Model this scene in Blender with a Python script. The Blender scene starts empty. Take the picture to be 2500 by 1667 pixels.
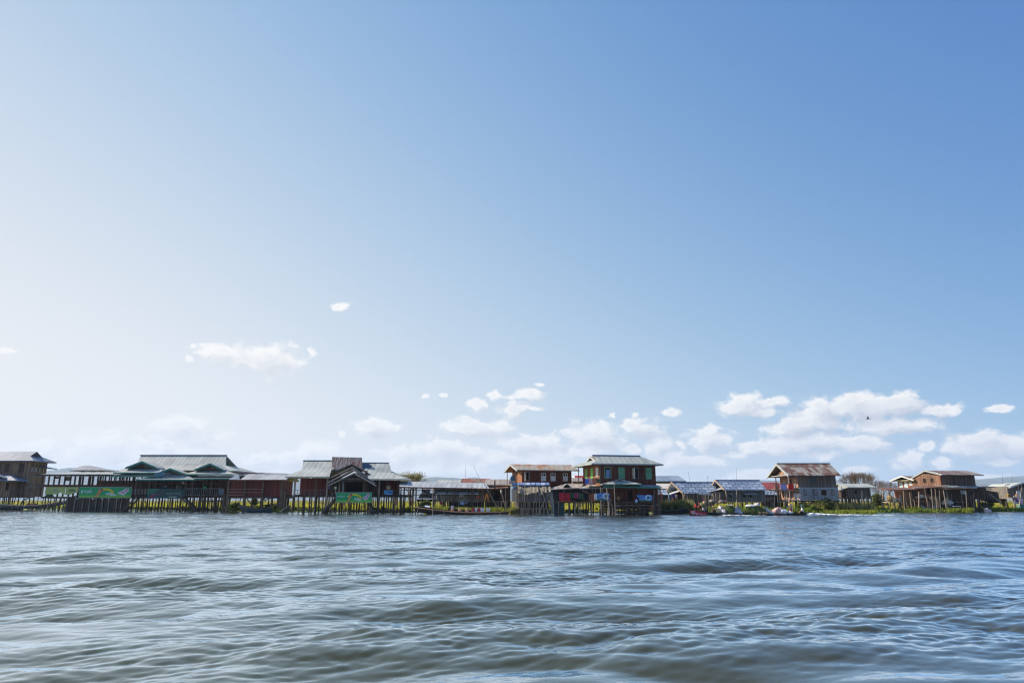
import bpy, math, random
import numpy as np
DENOISE = True
from mathutils import Vector, Matrix
R = math.radians
random.seed(7)
SC = bpy.context.scene
COL = SC.collection

# ------------------------------------------------------------------ camera
F_PX, CU, CV = 1667.0, 1250.0, 833.5          # focal length and centre in photo pixels (2500 x 1667)
HORIZON = 1219.0
PITCH = math.atan((HORIZON - CV) / F_PX)
CAM_H = 2.1
cam_d = bpy.data.cameras.new('camera'); cam = bpy.data.objects.new('camera', cam_d); COL.objects.link(cam)
cam.location = (0, 0, CAM_H); cam.rotation_euler = (R(90) + PITCH, 0, 0)
cam_d.sensor_width = 36.0; cam_d.lens = 36.0 * F_PX / 2500.0
cam_d.clip_start = 0.1; cam_d.clip_end = 60000
SC.camera = cam

def ray(u, v):
    a, b = (u - CU) / F_PX, (CV - v) / F_PX
    return Vector((a, math.cos(PITCH) - b * math.sin(PITCH), math.sin(PITCH) + b * math.cos(PITCH)))
def pt(u, v, Y):                               # world point at depth Y seen in direction (u, v)
    d = ray(u, v); s = Y / d.y
    return Vector((d.x * s, Y, CAM_H + d.z * s))
def UX(u, Y, v=1195): return pt(u, v, Y).x
def VZ(v, Y): return pt(CU, v, Y).z
def azel(u, v):
    d = ray(u, v).normalized()
    return math.atan2(d.x, d.y), math.asin(d.z)

# ------------------------------------------------------------------ light
EXPO = 0.7
SUN_AZ, SUN_EL = R(-66), R(38)                 # azimuth from +Y, negative = to the left
SUN_DIR = Vector((math.sin(SUN_AZ) * math.cos(SUN_EL), math.cos(SUN_AZ) * math.cos(SUN_EL), math.sin(SUN_EL)))
sd = bpy.data.lights.new('sun', 'SUN'); sd.energy = 4.6; sd.angle = R(0.5); sd.color = (1.0, 0.90, 0.76)
so = bpy.data.objects.new('sun', sd); COL.objects.link(so)
so.location = (-60, 20, 60); so.rotation_euler = SUN_DIR.to_track_quat('Z', 'Y').to_euler()

SC.view_settings.view_transform = 'Standard'; SC.view_settings.look = 'None'
SC.view_settings.gamma = 1; SC.view_settings.exposure = EXPO
SC.render.engine = 'CYCLES'
SC.cycles.use_denoising = DENOISE
SC.cycles.max_bounces = 6; SC.cycles.volume_bounces = 1; SC.cycles.filter_width = 1.2
SC.cycles.caustics_reflective = True; SC.cycles.sample_clamp_indirect = 3.0; SC.cycles.blur_glossy = 0.6; SC.cycles.use_adaptive_sampling = False; SC.cycles.caustics_refractive = False

# ------------------------------------------------------------------ node helpers
class NT:
    def __init__(s, tree): s.t = tree; s.n = tree.nodes; s.l = tree.links
    def new(s, typ, **kw):
        n = s.n.new(typ)
        for k, v in kw.items(): setattr(n, k, v)
        return n
    def put(s, sock, v):
        if isinstance(v, bpy.types.NodeSocket): s.l.new(v, sock)
        elif v is not None: sock.default_value = v
    def math(s, op, a, b=None, c=None, clamp=False):
        n = s.new('ShaderNodeMath', operation=op); n.use_clamp = clamp
        for i, v in enumerate((a, b, c)):
            if v is not None: s.put(n.inputs[i], v)
        return n.outputs[0]
    def vec(s, op, a, b=None, c=None):
        n = s.new('ShaderNodeVectorMath', operation=op)
        for i, v in enumerate((a, b, c)):
            if v is not None: s.put(n.inputs[i], v)
        return n.outputs['Value'] if op in ('LENGTH', 'DOT_PRODUCT') else n.outputs[0]
    def noise(s, vec, scale, detail=4, rough=0.5, dist=0.0):
        n = s.new('ShaderNodeTexNoise'); s.put(n.inputs['Vector'], vec)
        n.inputs['Scale'].default_value = scale; n.inputs['Detail'].default_value = detail
        n.inputs['Roughness'].default_value = rough; n.inputs['Distortion'].default_value = dist
        return n.outputs['Fac']
    def ramp(s, fac, stops):
        n = s.new('ShaderNodeValToRGB'); s.put(n.inputs[0], fac); e = n.color_ramp.elements
        while len(e) < len(stops): e.new(0.5)
        for el, (p, c) in zip(e, stops):
            el.position = p; el.color = tuple(c) + (1,) if len(c) == 3 else c
        return n.outputs[0]
    def mix(s, fac, a, b, blend='MIX'):
        n = s.new('ShaderNodeMix', data_type='RGBA', blend_type=blend)
        s.put(n.inputs[0], fac)
        for i, v in ((6, a), (7, b)):
            if isinstance(v, (tuple, list)): v = tuple(v) + (1,) if len(v) == 3 else v
            s.put(n.inputs[i], v)
        return n.outputs[2]
    def smooth(s, x, lo, hi):
        n = s.new('ShaderNodeMapRange', interpolation_type='SMOOTHSTEP')
        s.put(n.inputs[0], x); n.inputs[1].default_value = lo; n.inputs[2].default_value = hi
        return n.outputs[0]

# ------------------------------------------------------------------ sky
CLOUDS = [  # (u, v, half width, half height, thickness)
 (826,748,24,12,.75),(655,876,82,28,1),(530,864,38,17,.9),(758,859,18,11,.7),(8,853,26,8,.8),(468,848,12,5,.55),(465,874,12,5,.5),
 (440,1037,72,20,.9),(482,1063,64,12,.9),(390,1066,20,8,.7),(115,1075,22,8,.6),(260,1098,78,34,.95),(70,1108,70,18,.85),
 (405,1087,28,15,.85),(460,1108,90,25,.9),(628,1122,42,16,.8),(785,1102,58,23,.85),(712,1120,50,16,.8),(830,1060,12,8,.6),
 (915,1045,44,17,1),(957,1045,26,7,.8),(1040,968,9,5,.6),(1087,965,10,6,.6),(1164,990,22,13,.95),(1206,968,19,11,.95),
 (1296,963,32,12,.95),(1262,970,34,4,.6),(1314,938,12,5,.6),(1251,999,35,17,1),(1309,999,18,6,.8),(1168,1045,76,18,1),
 (1240,1050,22,9,.9),(1081,1095,60,24,1),(1146,1099,36,14,.9),(969,1112,46,21,.9),(1287,1081,82,18,.95),(1352,1077,20,15,.9),
 (1450,1064,68,27,1),(1565,1045,52,20,1),(1230,1120,72,25,.9),(1338,1117,84,20,.9),(1428,1102,62,14,.85),(1602,1091,34,19,.95),
 (1540,1099,22,10,.8),(1638,1007,24,9,.75),(1558,1014,14,6,.65),(1500,1015,14,5,.55),(1660,1126,62,18,.9),(1067,1148,150,16,.75),
 (1805,990,54,20,1),(1896,980,46,12,.95),(1867,1008,32,11,.9),(2011,1003,72,25,1),(2102,994,92,28,1),(2199,989,62,25,1),
 (2282,1001,60,16,.95),(1932,1045,62,20,1),(2174,1041,105,20,1),(2011,1032,55,15,.95),(1975,1077,112,20,1),(2102,1081,84,18,.95),
 (1849,1095,72,14,.95),(1787,1108,42,8,.8),(1733,1073,50,24,1),(1661,1088,14,12,.75),(1704,1126,72,15,.9),(2217,1124,38,19,.95),
 (2261,1090,22,15,.75),(2297,1133,32,13,.75),(2380,1084,82,26,1),(2463,1088,62,22,.95),(2452,1128,38,12,.75),(2441,1001,40,8,.6),
 (1993,1110,62,10,.75),(1838,1160,62,10,.7),(2102,1148,44,8,.65),(300,1150,260,18,.6),(760,1160,160,14,.6),(1450,1158,200,14,.6),
 (2330,1168,160,10,.5)]
world = bpy.data.worlds.new('World'); SC.world = world; world.use_nodes = True
W = NT(world.node_tree); W.n.clear()
grp = bpy.data.node_groups.new('cloud_shapes', 'ShaderNodeTree')
grp.interface.new_socket('Vector', in_out='INPUT', socket_type='NodeSocketVector')
grp.interface.new_socket('Shape', in_out='OUTPUT', socket_type='NodeSocketFloat')
G = NT(grp); gi = G.new('NodeGroupInput'); go = G.new('NodeGroupOutput')
acc = None
for (u, v, a, b, th) in CLOUDS:
    az, el = azel(u, v); ah = (azel(u + a, v)[0] - azel(u - a, v)[0]) / 2; bh = (azel(u, v - b)[1] - azel(u, v + b)[1]) / 2
    ah *= 1.14; bh *= 1.34
    if a < 24: th *= .86
    q = G.vec('MULTIPLY_ADD', gi.outputs[0], (1 / ah, 1 / bh, 0), (-az / ah, -el / bh, 0))
    ln = G.vec('LENGTH', q)
    m = G.math('MULTIPLY_ADD', ln, -1.0, 0.55 + 0.45 * th)
    acc = m if acc is None else G.math('SMOOTH_MAX', acc, m, 0.12)
G.l.new(acc, go.inputs[0])
tc = W.new('ShaderNodeTexCoord'); gen = tc.outputs['Generated']
sep = W.new('ShaderNodeSeparateXYZ'); W.l.new(gen, sep.inputs[0])
az = W.math('ARCTAN2', sep.outputs[0], sep.outputs[1]); el = W.math('ARCSINE', sep.outputs[2])
cmb = W.new('ShaderNodeCombineXYZ'); W.l.new(az, cmb.inputs[0]); W.l.new(el, cmb.inputs[1])
P0 = cmb.outputs[0]
wn = W.new('ShaderNodeTexNoise'); W.l.new(W.vec('MULTIPLY', P0, (1.0, 1.6, 1.0)), wn.inputs['Vector']); wn.inputs['Scale'].default_value = 30; wn.inputs['Detail'].default_value = 4; wn.inputs['Roughness'].default_value = .6
P = W.vec('MULTIPLY_ADD', W.vec('SUBTRACT', wn.outputs['Color'], (.5, .5, .5)), (.034, .016, 0), P0)
def cloud_density(vec):
    gn = W.new('ShaderNodeGroup'); gn.node_tree = grp; W.l.new(vec, gn.inputs[0])
    st = W.vec('MULTIPLY', vec, (1.0, 1.5, 1.0))
    n1 = W.noise(st, 42.0, 7, 0.58, 0.25)
    n2 = W.noise(st, 14.0, 3, 0.5)
    nn = W.math('ADD', W.math('MULTIPLY', n1, 2.2), W.math('MULTIPLY', n2, 0.7))
    return W.math('ADD', gn.outputs[0], W.math('ADD', nn, -1.27))
d0 = cloud_density(P)
d1 = cloud_density(W.vec('ADD', P, (-0.010, 0.011, 0.0)))
alpha = W.smooth(d0, -0.10, 0.58)
shade = W.math('MULTIPLY_ADD', W.math('SUBTRACT', d0, d1), 0.75, 0.58, clamp=True)
shade = W.math('SUBTRACT', shade, W.math('MULTIPLY', W.smooth(d0, 0.45, 1.2), 0.3), clamp=True)
sky = W.new('ShaderNodeTexSky', sky_type='NISHITA'); sky.sun_disc = False
sky.sun_elevation = SUN_EL; sky.sun_rotation = SUN_AZ
sky.altitude = 880; sky.air_density = 1.0; sky.dust_density = 0.2; sky.ozone_density = 1.0
# the camera's tone curve for the bright sky: brighter round the sun, soft shoulder to white
cosun = W.vec('DOT_PRODUCT', gen, tuple(SUN_DIR)); seln = W.math('MAXIMUM', sep.outputs[2], -0.05)
sc = W.new('ShaderNodeSeparateColor'); W.l.new(sky.outputs[0], sc.inputs[0]); cc = W.new('ShaderNodeCombineColor')
KS = 10.0 / 2 ** EXPO
for i, (c0, c1, c2) in enumerate(((-.08, 2.03, -2.94), (.235, 1.25, -1.764), (.62, .50, -.642))):
    e = W.math('EXPONENT', W.math('MULTIPLY_ADD', cosun, c1, W.math('MULTIPLY_ADD', seln, c2, c0)))
    x = W.math('MULTIPLY', e, W.math('POWER', W.math('MULTIPLY', sc.outputs[i], 0.1), 0.4))
    y = W.math('MULTIPLY', W.math('SUBTRACT', 1.0, W.math('EXPONENT', W.math('MULTIPLY', x, -1.0))), KS * 0.955 / 0.97)
    W.l.new(y, cc.inputs[i])
def ck(*c): return tuple(v * KS for v in c)
cl_col = W.ramp(shade, [(0.0, ck(.56, .59, .68)), (0.5, ck(.76, .78, .83)), (1.0, ck(1.03, 1.01, .98))])
cl_col = W.mix(W.math('MULTIPLY_ADD', cosun, 0.5, 0.0, clamp=True), cl_col, ck(1.0, .99, .98))
col = W.mix(W.math('MULTIPLY', alpha, 0.97), cc.outputs[0], cl_col)
bg = W.new('ShaderNodeBackground'); W.l.new(col, bg.inputs[0]); bg.inputs[1].default_value = 0.1
wo = W.new('ShaderNodeOutputWorld'); W.l.new(bg.outputs[0], wo.inputs[0])
world.cycles.sampling_method = 'MANUAL'; world.cycles.sample_map_resolution = 512

# ------------------------------------------------------------------ materials
def new_mat(name):
    m = bpy.data.materials.new(name); m.use_nodes = True
    t = NT(m.node_tree); b = t.n['Principled BSDF']
    return m, t, b

# ------------------------------------------------------------------ water
def wave_field(L, N, lo, hi, peak, ang, spread, seed, width=.5, tilt=1.0):
    """random sea in a square tile: heights and the two horizontal displacements"""
    rng = np.random.default_rng(seed)
    k1 = np.fft.fftfreq(N, L / N) * 2 * np.pi
    kx, ky = np.meshgrid(k1, k1, indexing='xy'); k = np.hypot(kx, ky); k[0, 0] = 1e-6
    lam = 2 * np.pi / k
    amp = np.exp(-((np.log(lam) - math.log(peak)) ** 2) / (2 * width ** 2)) * lam ** tilt
    amp *= ((lam > lo) & (lam < hi))
    th = np.arctan2(ky, kx)
    dirw = np.zeros_like(k)
    for (a, w, p) in ang: dirw += w * np.clip(np.cos(th - a), 0, 1) ** (2 * p)
    amp = amp * np.sqrt(dirw) + amp * spread
    ph = (rng.normal(size=(N, N)) + 1j * rng.normal(size=(N, N))) * amp
    h = np.fft.ifft2(ph).real; s = h.std()
    dx = np.fft.ifft2(ph * 1j * kx / k).real / s; dy = np.fft.ifft2(ph * 1j * ky / k).real / s
    return h / s, dx, dy
def sample(f, L, x, y):
    N = f.shape[0]; fx = (x / L * N) % N; fy = (y / L * N) % N
    i = np.floor(fx).astype(int); j = np.floor(fy).astype(int); a = fx - i; b = fy - j
    i1 = (i + 1) % N; j1 = (j + 1) % N; i %= N; j %= N
    return (f[j, i] * (1 - a) + f[j, i1] * a) * (1 - b) + (f[j1, i] * (1 - a) + f[j1, i1] * a) * b
def grid_mesh(name, V, nr, nc):
    me = bpy.data.meshes.new(name); n = nr * nc
    me.vertices.add(n); me.vertices.foreach_set('co', V.astype(np.float32).ravel())
    r, c = np.meshgrid(np.arange(nr - 1), np.arange(nc - 1), indexing='ij'); i = (r * nc + c).ravel()
    q = np.stack([i, i + 1, i + nc + 1, i + nc], 1).astype(np.int32)
    me.loops.add(q.size); me.loops.foreach_set('vertex_index', q.ravel())
    me.polygons.add(len(q)); me.polygons.foreach_set('loop_start', np.arange(0, q.size, 4, dtype=np.int32))
    me.polygons.foreach_set('loop_total', np.full(len(q), 4, np.int32))
    me.polygons.foreach_set('use_smooth', np.ones(len(q), bool))
    me.update(); me.validate()
    return me
rows = [-60.0, -30.0, -14.0, -6.0, -2.0, 0.5, 1.8, 3.0]
while rows[-1] < 135:
    y = rows[-1]; rows.append(y + (0.05 if y < 22 else 0.05 + (y - 22) * 0.0032))
near_n = len(rows)
rows += [150, 180, 230, 320, 480, 800, 1400, 2500, 4500, 9500]
rows = np.array(rows); NC = 1250
tt = np.linspace(-0.92, 0.92, NC)
yy, t2 = np.meshgrid(rows, tt, indexing='ij'); xx = (np.abs(yy) + 10.0) * t2
hA, ax_, ay_ = wave_field(83.0, 1024, 0.5, 12.0, 3.9, [(R(-80), 1.0, 9), (R(-108), .5, 8), (R(-58), .4, 6)], 0.005, 11, .50, 1.0)
hB, bx_, by_ = wave_field(21.0, 1024, 0.09, 1.3, 0.34, [(R(-66), 1.0, 10), (R(-100), .4, 8), (R(-40), .2, 6)], 0.008, 5, .55, 1.0)
hC, cx_, cy_ = wave_field(47.0, 1024, 0.3, 4.0, 1.25, [(R(-76), 1.0, 6), (R(-110), .6, 5), (R(-48), .4, 4)], 0.006, 23, .42, 1.0)
fade = np.clip((135 - yy) / 40, 0, 1) * (0.8 + 0.2 * np.clip((70 - yy) / 45, 0, 1))
fb = np.clip((60 - yy) / 30, 0, 1)
gust = 0.75 + 0.5 * (0.5 + 0.5 * np.sin(xx * 0.31 + 1.3 * np.sin(yy * 0.23)))
gust = np.clip(0.75 + 0.55 * sample(hA, 83.0, xx * .31 + 9, yy * .42 + 5), .25, 1.6)
A = 0.055 * fade; C_ = 0.0135 * fade * (.55 + .45 * gust); B = 0.0050 * fb * gust
zz = A * sample(hA, 83.0, xx, yy) + C_ * sample(hC, 47.0, xx, yy) + B * sample(hB, 21.0, xx, yy)
dx = -A * 0.85 * sample(ax_, 83.0, xx, yy) - C_ * 1.0 * sample(cx_, 47.0, xx, yy) - B * 0.7 * sample(bx_, 21.0, xx, yy)
dy = -A * 0.85 * sample(ay_, 83.0, xx, yy) - C_ * 1.0 * sample(cy_, 47.0, xx, yy) - B * 0.7 * sample(by_, 21.0, xx, yy)
wv = np.stack([xx + dx, yy + dy, zz], -1).reshape(-1, 3)
wm, T, B_ = new_mat('lake_water')
# murky olive body under a clear reflecting surface
T.n.remove(B_)
geo = T.new('ShaderNodeNewGeometry')
nb = T.noise(T.vec('MULTIPLY', geo.outputs['Position'], (1.0, 0.8, 1.0)), 3.8, 4, 0.62, 0.3)
sepw = T.new('ShaderNodeSeparateXYZ'); T.l.new(geo.outputs['Position'], sepw.inputs[0])
bp = T.new('ShaderNodeBump'); bp.inputs['Distance'].default_value = 0.12
T.l.new(T.math('MULTIPLY_ADD', T.smooth(sepw.outputs[1], 12.0, 60.0), 0.50, 0.06), bp.inputs['Strength'])
T.l.new(nb, bp.inputs['Height'])
df = T.new('ShaderNodeBsdfDiffuse'); df.inputs[0].default_value = (0.050, 0.0455, 0.004, 1); T.l.new(bp.outputs[0], df.inputs['Normal'])
gl = T.new('ShaderNodeBsdfGlossy'); gl.inputs['Color'].default_value = (0.84, 0.935, 1, 1); gl.inputs['Roughness'].default_value = 0.035; T.l.new(bp.outputs[0], gl.inputs['Normal'])
fr = T.new('ShaderNodeFresnel'); fr.inputs['IOR'].default_value = 1.345; T.l.new(bp.outputs[0], fr.inputs['Normal'])
mx = T.new('ShaderNodeMixShader'); T.l.new(T.math('MULTIPLY_ADD', fr.outputs[0], 1.95, 0.0, clamp=True), mx.inputs[0])
T.l.new(df.outputs[0], mx.inputs[1]); T.l.new(gl.outputs[0], mx.inputs[2]); T.l.new(mx.outputs[0], T.n['Material Output'].inputs[0])
water = bpy.data.objects.new('water', grid_mesh('water', wv, len(rows), NC)); COL.objects.link(water)
water.data.materials.append(wm); water['kind'] = 'structure'; water['label'] = 'rippled grey blue lake water'

# ------------------------------------------------------------------ mesh helpers
BASE = {}
DEFROT = None
class MB:
    """collects faces in world space; build() links them as ONE mesh object"""
    def __init__(s, rot=None): s.v = []; s.f = []; s.rot = rot or DEFROT
    def add(s, verts, faces):
        n = len(s.v)
        if s.rot:
            cx, cy, a = s.rot; c, q = math.cos(a), math.sin(a)
            verts = [(cx + (p[0] - cx) * c - (p[1] - cy) * q, cy + (p[0] - cx) * q + (p[1] - cy) * c, p[2]) for p in verts]
        s.v += [tuple(p) for p in verts]; s.f += [tuple(i + n for i in f) for f in faces]; return s
    def box(s, x0, x1, y0, y1, z0, z1):
        return s.add([(x0,y0,z0),(x1,y0,z0),(x1,y1,z0),(x0,y1,z0),(x0,y0,z1),(x1,y0,z1),(x1,y1,z1),(x0,y1,z1)],
                     [(0,3,2,1),(4,5,6,7),(0,1,5,4),(1,2,6,5),(2,3,7,6),(3,0,4,7)])
    def extrude(s, poly, vec):
        """closed prism from a 3-D polygon pushed along vec"""
        n = len(poly); a = [Vector(p) for p in poly]; b = [p + Vector(vec) for p in a]
        f = [tuple(range(n)), tuple(range(2 * n - 1, n - 1, -1))]
        f += [(i, i + n, (i + 1) % n + n, (i + 1) % n) for i in range(n)]
        return s.add(a + b, f)
    def slab(s, poly, th): return s.extrude(poly, (0, 0, -th))
    def tube(s, p0, p1, r0, r1=None, n=6, cap=True):
        r1 = r0 if r1 is None else r1; p0 = Vector(p0); p1 = Vector(p1); d = (p1 - p0).normalized()
        e = d.cross(Vector((0, 0, 1)) if abs(d.z) < .9 else Vector((1, 0, 0))).normalized(); g = d.cross(e)
        vs = []
        for p, r in ((p0, r0), (p1, r1)):
            for i in range(n):
                t = 2 * math.pi * i / n; vs.append(p + e * (r * math.cos(t)) + g * (r * math.sin(t)))
        fs = [(i, (i + 1) % n, (i + 1) % n + n, i + n) for i in range(n)]
        if cap: fs += [tuple(range(n - 1, -1, -1)), tuple(range(n, 2 * n))]
        return s.add(vs, fs)
    def bar(s, p0, p1, w, h):
        p0 = Vector(p0); p1 = Vector(p1); d = (p1 - p0).normalized()
        e = d.cross(Vector((0, 0, 1)))
        e = Vector((1, 0, 0)) if e.length < 1e-4 else e.normalized(); g = e.cross(d)
        c = [(-w/2, -h/2), (w/2, -h/2), (w/2, h/2), (-w/2, h/2)]
        vs = [p + e * a + g * b for p in (p0, p1) for a, b in c]
        return s.add(vs, [(3,2,1,0),(4,5,6,7),(0,1,5,4),(1,2,6,5),(2,3,7,6),(3,0,4,7)])
    def lathe(s, c, prof, n=10, sx=1.0, sy=1.0):
        vs = []; fs = []; m = len(prof)
        for (r, z) in prof:
            for i in range(n):
                t = 2 * math.pi * i / n; vs.append((c[0] + r * sx * math.cos(t), c[1] + r * sy * math.sin(t), c[2] + z))
        for k in range(m - 1):
            for i in range(n):
                j = (i + 1) % n; fs.append((k*n+i, k*n+j, (k+1)*n+j, (k+1)*n+i))
        fs += [tuple(range(n - 1, -1, -1)), tuple(range((m - 1) * n, m * n))]
        return s.add(vs, fs)
    def blob(s, c, rx, ry, rz, seed=0, bump=.15, nu=12, nv=7, flat=-1.0):
        rg = random.Random(seed); vs = []; fs = []
        ph = [rg.uniform(0, 6.28) for _ in range(6)]
        for k in range(nv + 1):
            a = -math.pi / 2 + math.pi * k / nv
            for i in range(nu):
                t = 2 * math.pi * i / nu
                q = 1 + bump * (math.sin(3 * t + ph[0] + 2 * a) * .5 + math.sin(5 * t + ph[1] - 3 * a) * .3 + math.sin(2 * a * 2 + ph[2]) * .3)
                z = max(math.sin(a) * q, flat)
                vs.append((c[0] + rx * q * math.cos(a) * math.cos(t), c[1] + ry * q * math.cos(a) * math.sin(t), c[2] + rz * z))
        for k in range(nv):
            for i in range(nu):
                j = (i + 1) % nu; fs.append((k*nu+i, k*nu+j, (k+1)*nu+j, (k+1)*nu+i))
        return s.add(vs, fs)
    def build(s, name, mat, parent=None, label=None, smooth=False, base=None):
        if parent is not None: b = BASE[parent.name]
        elif base is not None: b = Vector(base)
        else:
            a = np.array(s.v); b = Vector(((a[:,0].min()+a[:,0].max())/2, (a[:,1].min()+a[:,1].max())/2, a[:,2].min()))
        me = bpy.data.meshes.new(name)
        me.from_pydata([(p[0]-b.x, p[1]-b.y, p[2]-b.z) for p in s.v], [], s.f)
        if smooth: me.polygons.foreach_set('use_smooth', [True] * len(s.f))
        o = bpy.data.objects.new(name, me); COL.objects.link(o)
        o.data.materials.append(M[mat] if isinstance(mat, str) else mat)
        if parent is not None: o.parent = parent
        else: o.location = b
        BASE[o.name] = b
        if label: o['label'] = label
        return o
def tag(o, label=None, cat=None, group=None, kind=None):
    if label: o['label'] = label
    if cat: o['category'] = cat
    if group: o['group'] = group
    if kind: o['kind'] = kind
    return o
def thing(name, label, cat, loc, group=None):
    o = bpy.data.objects.new(name, None); COL.objects.link(o); o.location = loc; o.empty_display_size = .5
    BASE[o.name] = Vector(loc)
    return tag(o, label, cat, group)

# ------------------------------------------------------------------ materials
M = {}
def pcol(name, base, var=.25, scale=3.0, rough=.75, spec=.3, metal=0.0, stretch=(1,1,1), hi=None, trans=0.0):
    m, t, b = new_mat(name)
    g = t.new('ShaderNodeTexCoord'); v = t.vec('MULTIPLY', g.outputs['Object'], stretch)
    n = t.noise(v, scale, 4, .6)
    lo = tuple(c * (1 - var) for c in base); hi = hi or tuple(min(1, c * (1 + var)) for c in base)
    t.l.new(t.ramp(n, [(.3, lo), (.7, hi)]), b.inputs['Base Color'])
    b.inputs['Roughness'].default_value = rough; b.inputs['Specular IOR Level'].default_value = spec; b.inputs['Metallic'].default_value = metal
    if trans:
        tr = t.new('ShaderNodeBsdfTranslucent'); t.l.new(t.ramp(n, [(.3, lo), (.7, hi)]), tr.inputs[0])
        mx = t.new('ShaderNodeMixShader'); mx.inputs[0].default_value = trans
        t.l.new(b.outputs[0], mx.inputs[1]); t.l.new(tr.outputs[0], mx.inputs[2]); t.l.new(mx.outputs[0], t.n['Material Output'].inputs[0])
    M[name] = m; return m
def wood(name, c1, c2, c3=None, plank=4.5, horiz=False, rough=.85):
    """boards: each its own shade, streaked along the grain, dark joints"""
    m, t, b = new_mat(name)
    g = t.new('ShaderNodeTexCoord'); sp = t.new('ShaderNodeSeparateXYZ'); t.l.new(g.outputs['Object'], sp.inputs[0])
    a = t.math('MULTIPLY', t.math('ADD', sp.outputs[0], t.math('MULTIPLY', sp.outputs[1], 1.03)), plank)
    if horiz: a = t.math('MULTIPLY', sp.outputs[2], plank)
    fl = t.math('FLOOR', a); wn = t.new('ShaderNodeTexWhiteNoise', noise_dimensions='1D'); t.l.new(fl, wn.inputs['W'])
    st = (3.2, 3.2, .35) if not horiz else (.35, .35, 3.2)
    n1 = t.noise(t.vec('MULTIPLY', g.outputs['Object'], st), 2.2, 5, .65)
    n2 = t.noise(g.outputs['Object'], .55, 3, .6)
    f = t.math('ADD', t.math('MULTIPLY', wn.outputs[0], .38), t.math('ADD', t.math('MULTIPLY', n1, .5), t.math('MULTIPLY', n2, .35)))
    c3 = c3 or tuple(x * .55 for x in c1)
    c = t.ramp(f, [(.28, c3), (.55, c1), (.85, c2)])
    fr = t.math('FRACT', a); j = t.math('MULTIPLY', t.math('LESS_THAN', fr, .09), .5)
    t.l.new(t.mix(j, c, tuple(x * .3 for x in c1)), b.inputs['Base Color'])
    b.inputs['Roughness'].default_value = rough; b.inputs['Specular IOR Level'].default_value = .2
    M[name] = m; return m
def tin(name, base, rust=None, amount=.0, ribs=1.25, along='X', rough=.5, patch=.6, stain=.25, metal=.0, streak=False, sheets=1.15):
    """corrugated sheet roofing: ribs down the slope, sheet-by-sheet tone, rust in patches"""
    m, t, b = new_mat(name)
    g = t.new('ShaderNodeTexCoord'); sp = t.new('ShaderNodeSeparateXYZ'); t.l.new(g.outputs['Object'], sp.inputs[0])
    ax = sp.outputs[0 if along == 'X' else 1]
    sh = t.math('FLOOR', t.math('MULTIPLY', ax, sheets)); row = t.math('FLOOR', t.math('MULTIPLY', sp.outputs[2], 1.1))
    wn = t.new('ShaderNodeTexWhiteNoise', noise_dimensions='2D'); cb = t.new('ShaderNodeCombineXYZ')
    t.l.new(sh, cb.inputs[0]); t.l.new(row, cb.inputs[1]); t.l.new(cb.outputs[0], wn.inputs['Vector'])
    st = (1, .22, .3) if along == 'X' else (.22, 1, .3)
    n1 = t.noise(t.vec('MULTIPLY', g.outputs['Object'], tuple(q * (2.6 if streak and q == 1 else 1) for q in st)), 2.4, 5, .65)
    n2 = t.noise(g.outputs['Object'], patch, 4, .6)
    f = t.math('ADD', t.math('MULTIPLY', wn.outputs[0], .5), t.math('MULTIPLY', n1, .7))
    lo = tuple(c * (1 - stain) for c in base); hi = tuple(min(.9, c * 1.08) for c in base)
    c = t.ramp(f, [(.25, lo), (.75, hi)])
    if rust and streak:
        rf = t.math('ADD', t.math('MULTIPLY', n1, 1.15), t.math('ADD', t.math('MULTIPLY', n2, .3), t.math('MULTIPLY', wn.outputs[0], .12)))
        c = t.mix(t.smooth(rf, 1.02 - amount * .75, 1.16 - amount * .75), c, t.ramp(n1, [(.3, tuple(x * .5 for x in rust)), (.7, rust)]))
    elif rust:
        rf = t.math('ADD', t.math('MULTIPLY', wn.outputs[0], .42), t.math('ADD', t.math('MULTIPLY', n2, .55), t.math('MULTIPLY', n1, .35)))
        c = t.mix(t.smooth(rf, 1.02 - amount * .75, 1.16 - amount * .75), c, t.ramp(n1, [(.3, tuple(x * .5 for x in rust)), (.7, rust)]))
    wv = t.math('SINE', t.math('MULTIPLY', ax, ribs * 6.283))
    c = t.mix(t.math('MULTIPLY', t.math('GREATER_THAN', wv, .55), .30), c, tuple(x * .4 for x in base))
    t.l.new(c, b.inputs['Base Color']); b.inputs['Roughness'].default_value = rough; b.inputs['Specular IOR Level'].default_value = .12
    M[name] = m; return m
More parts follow.
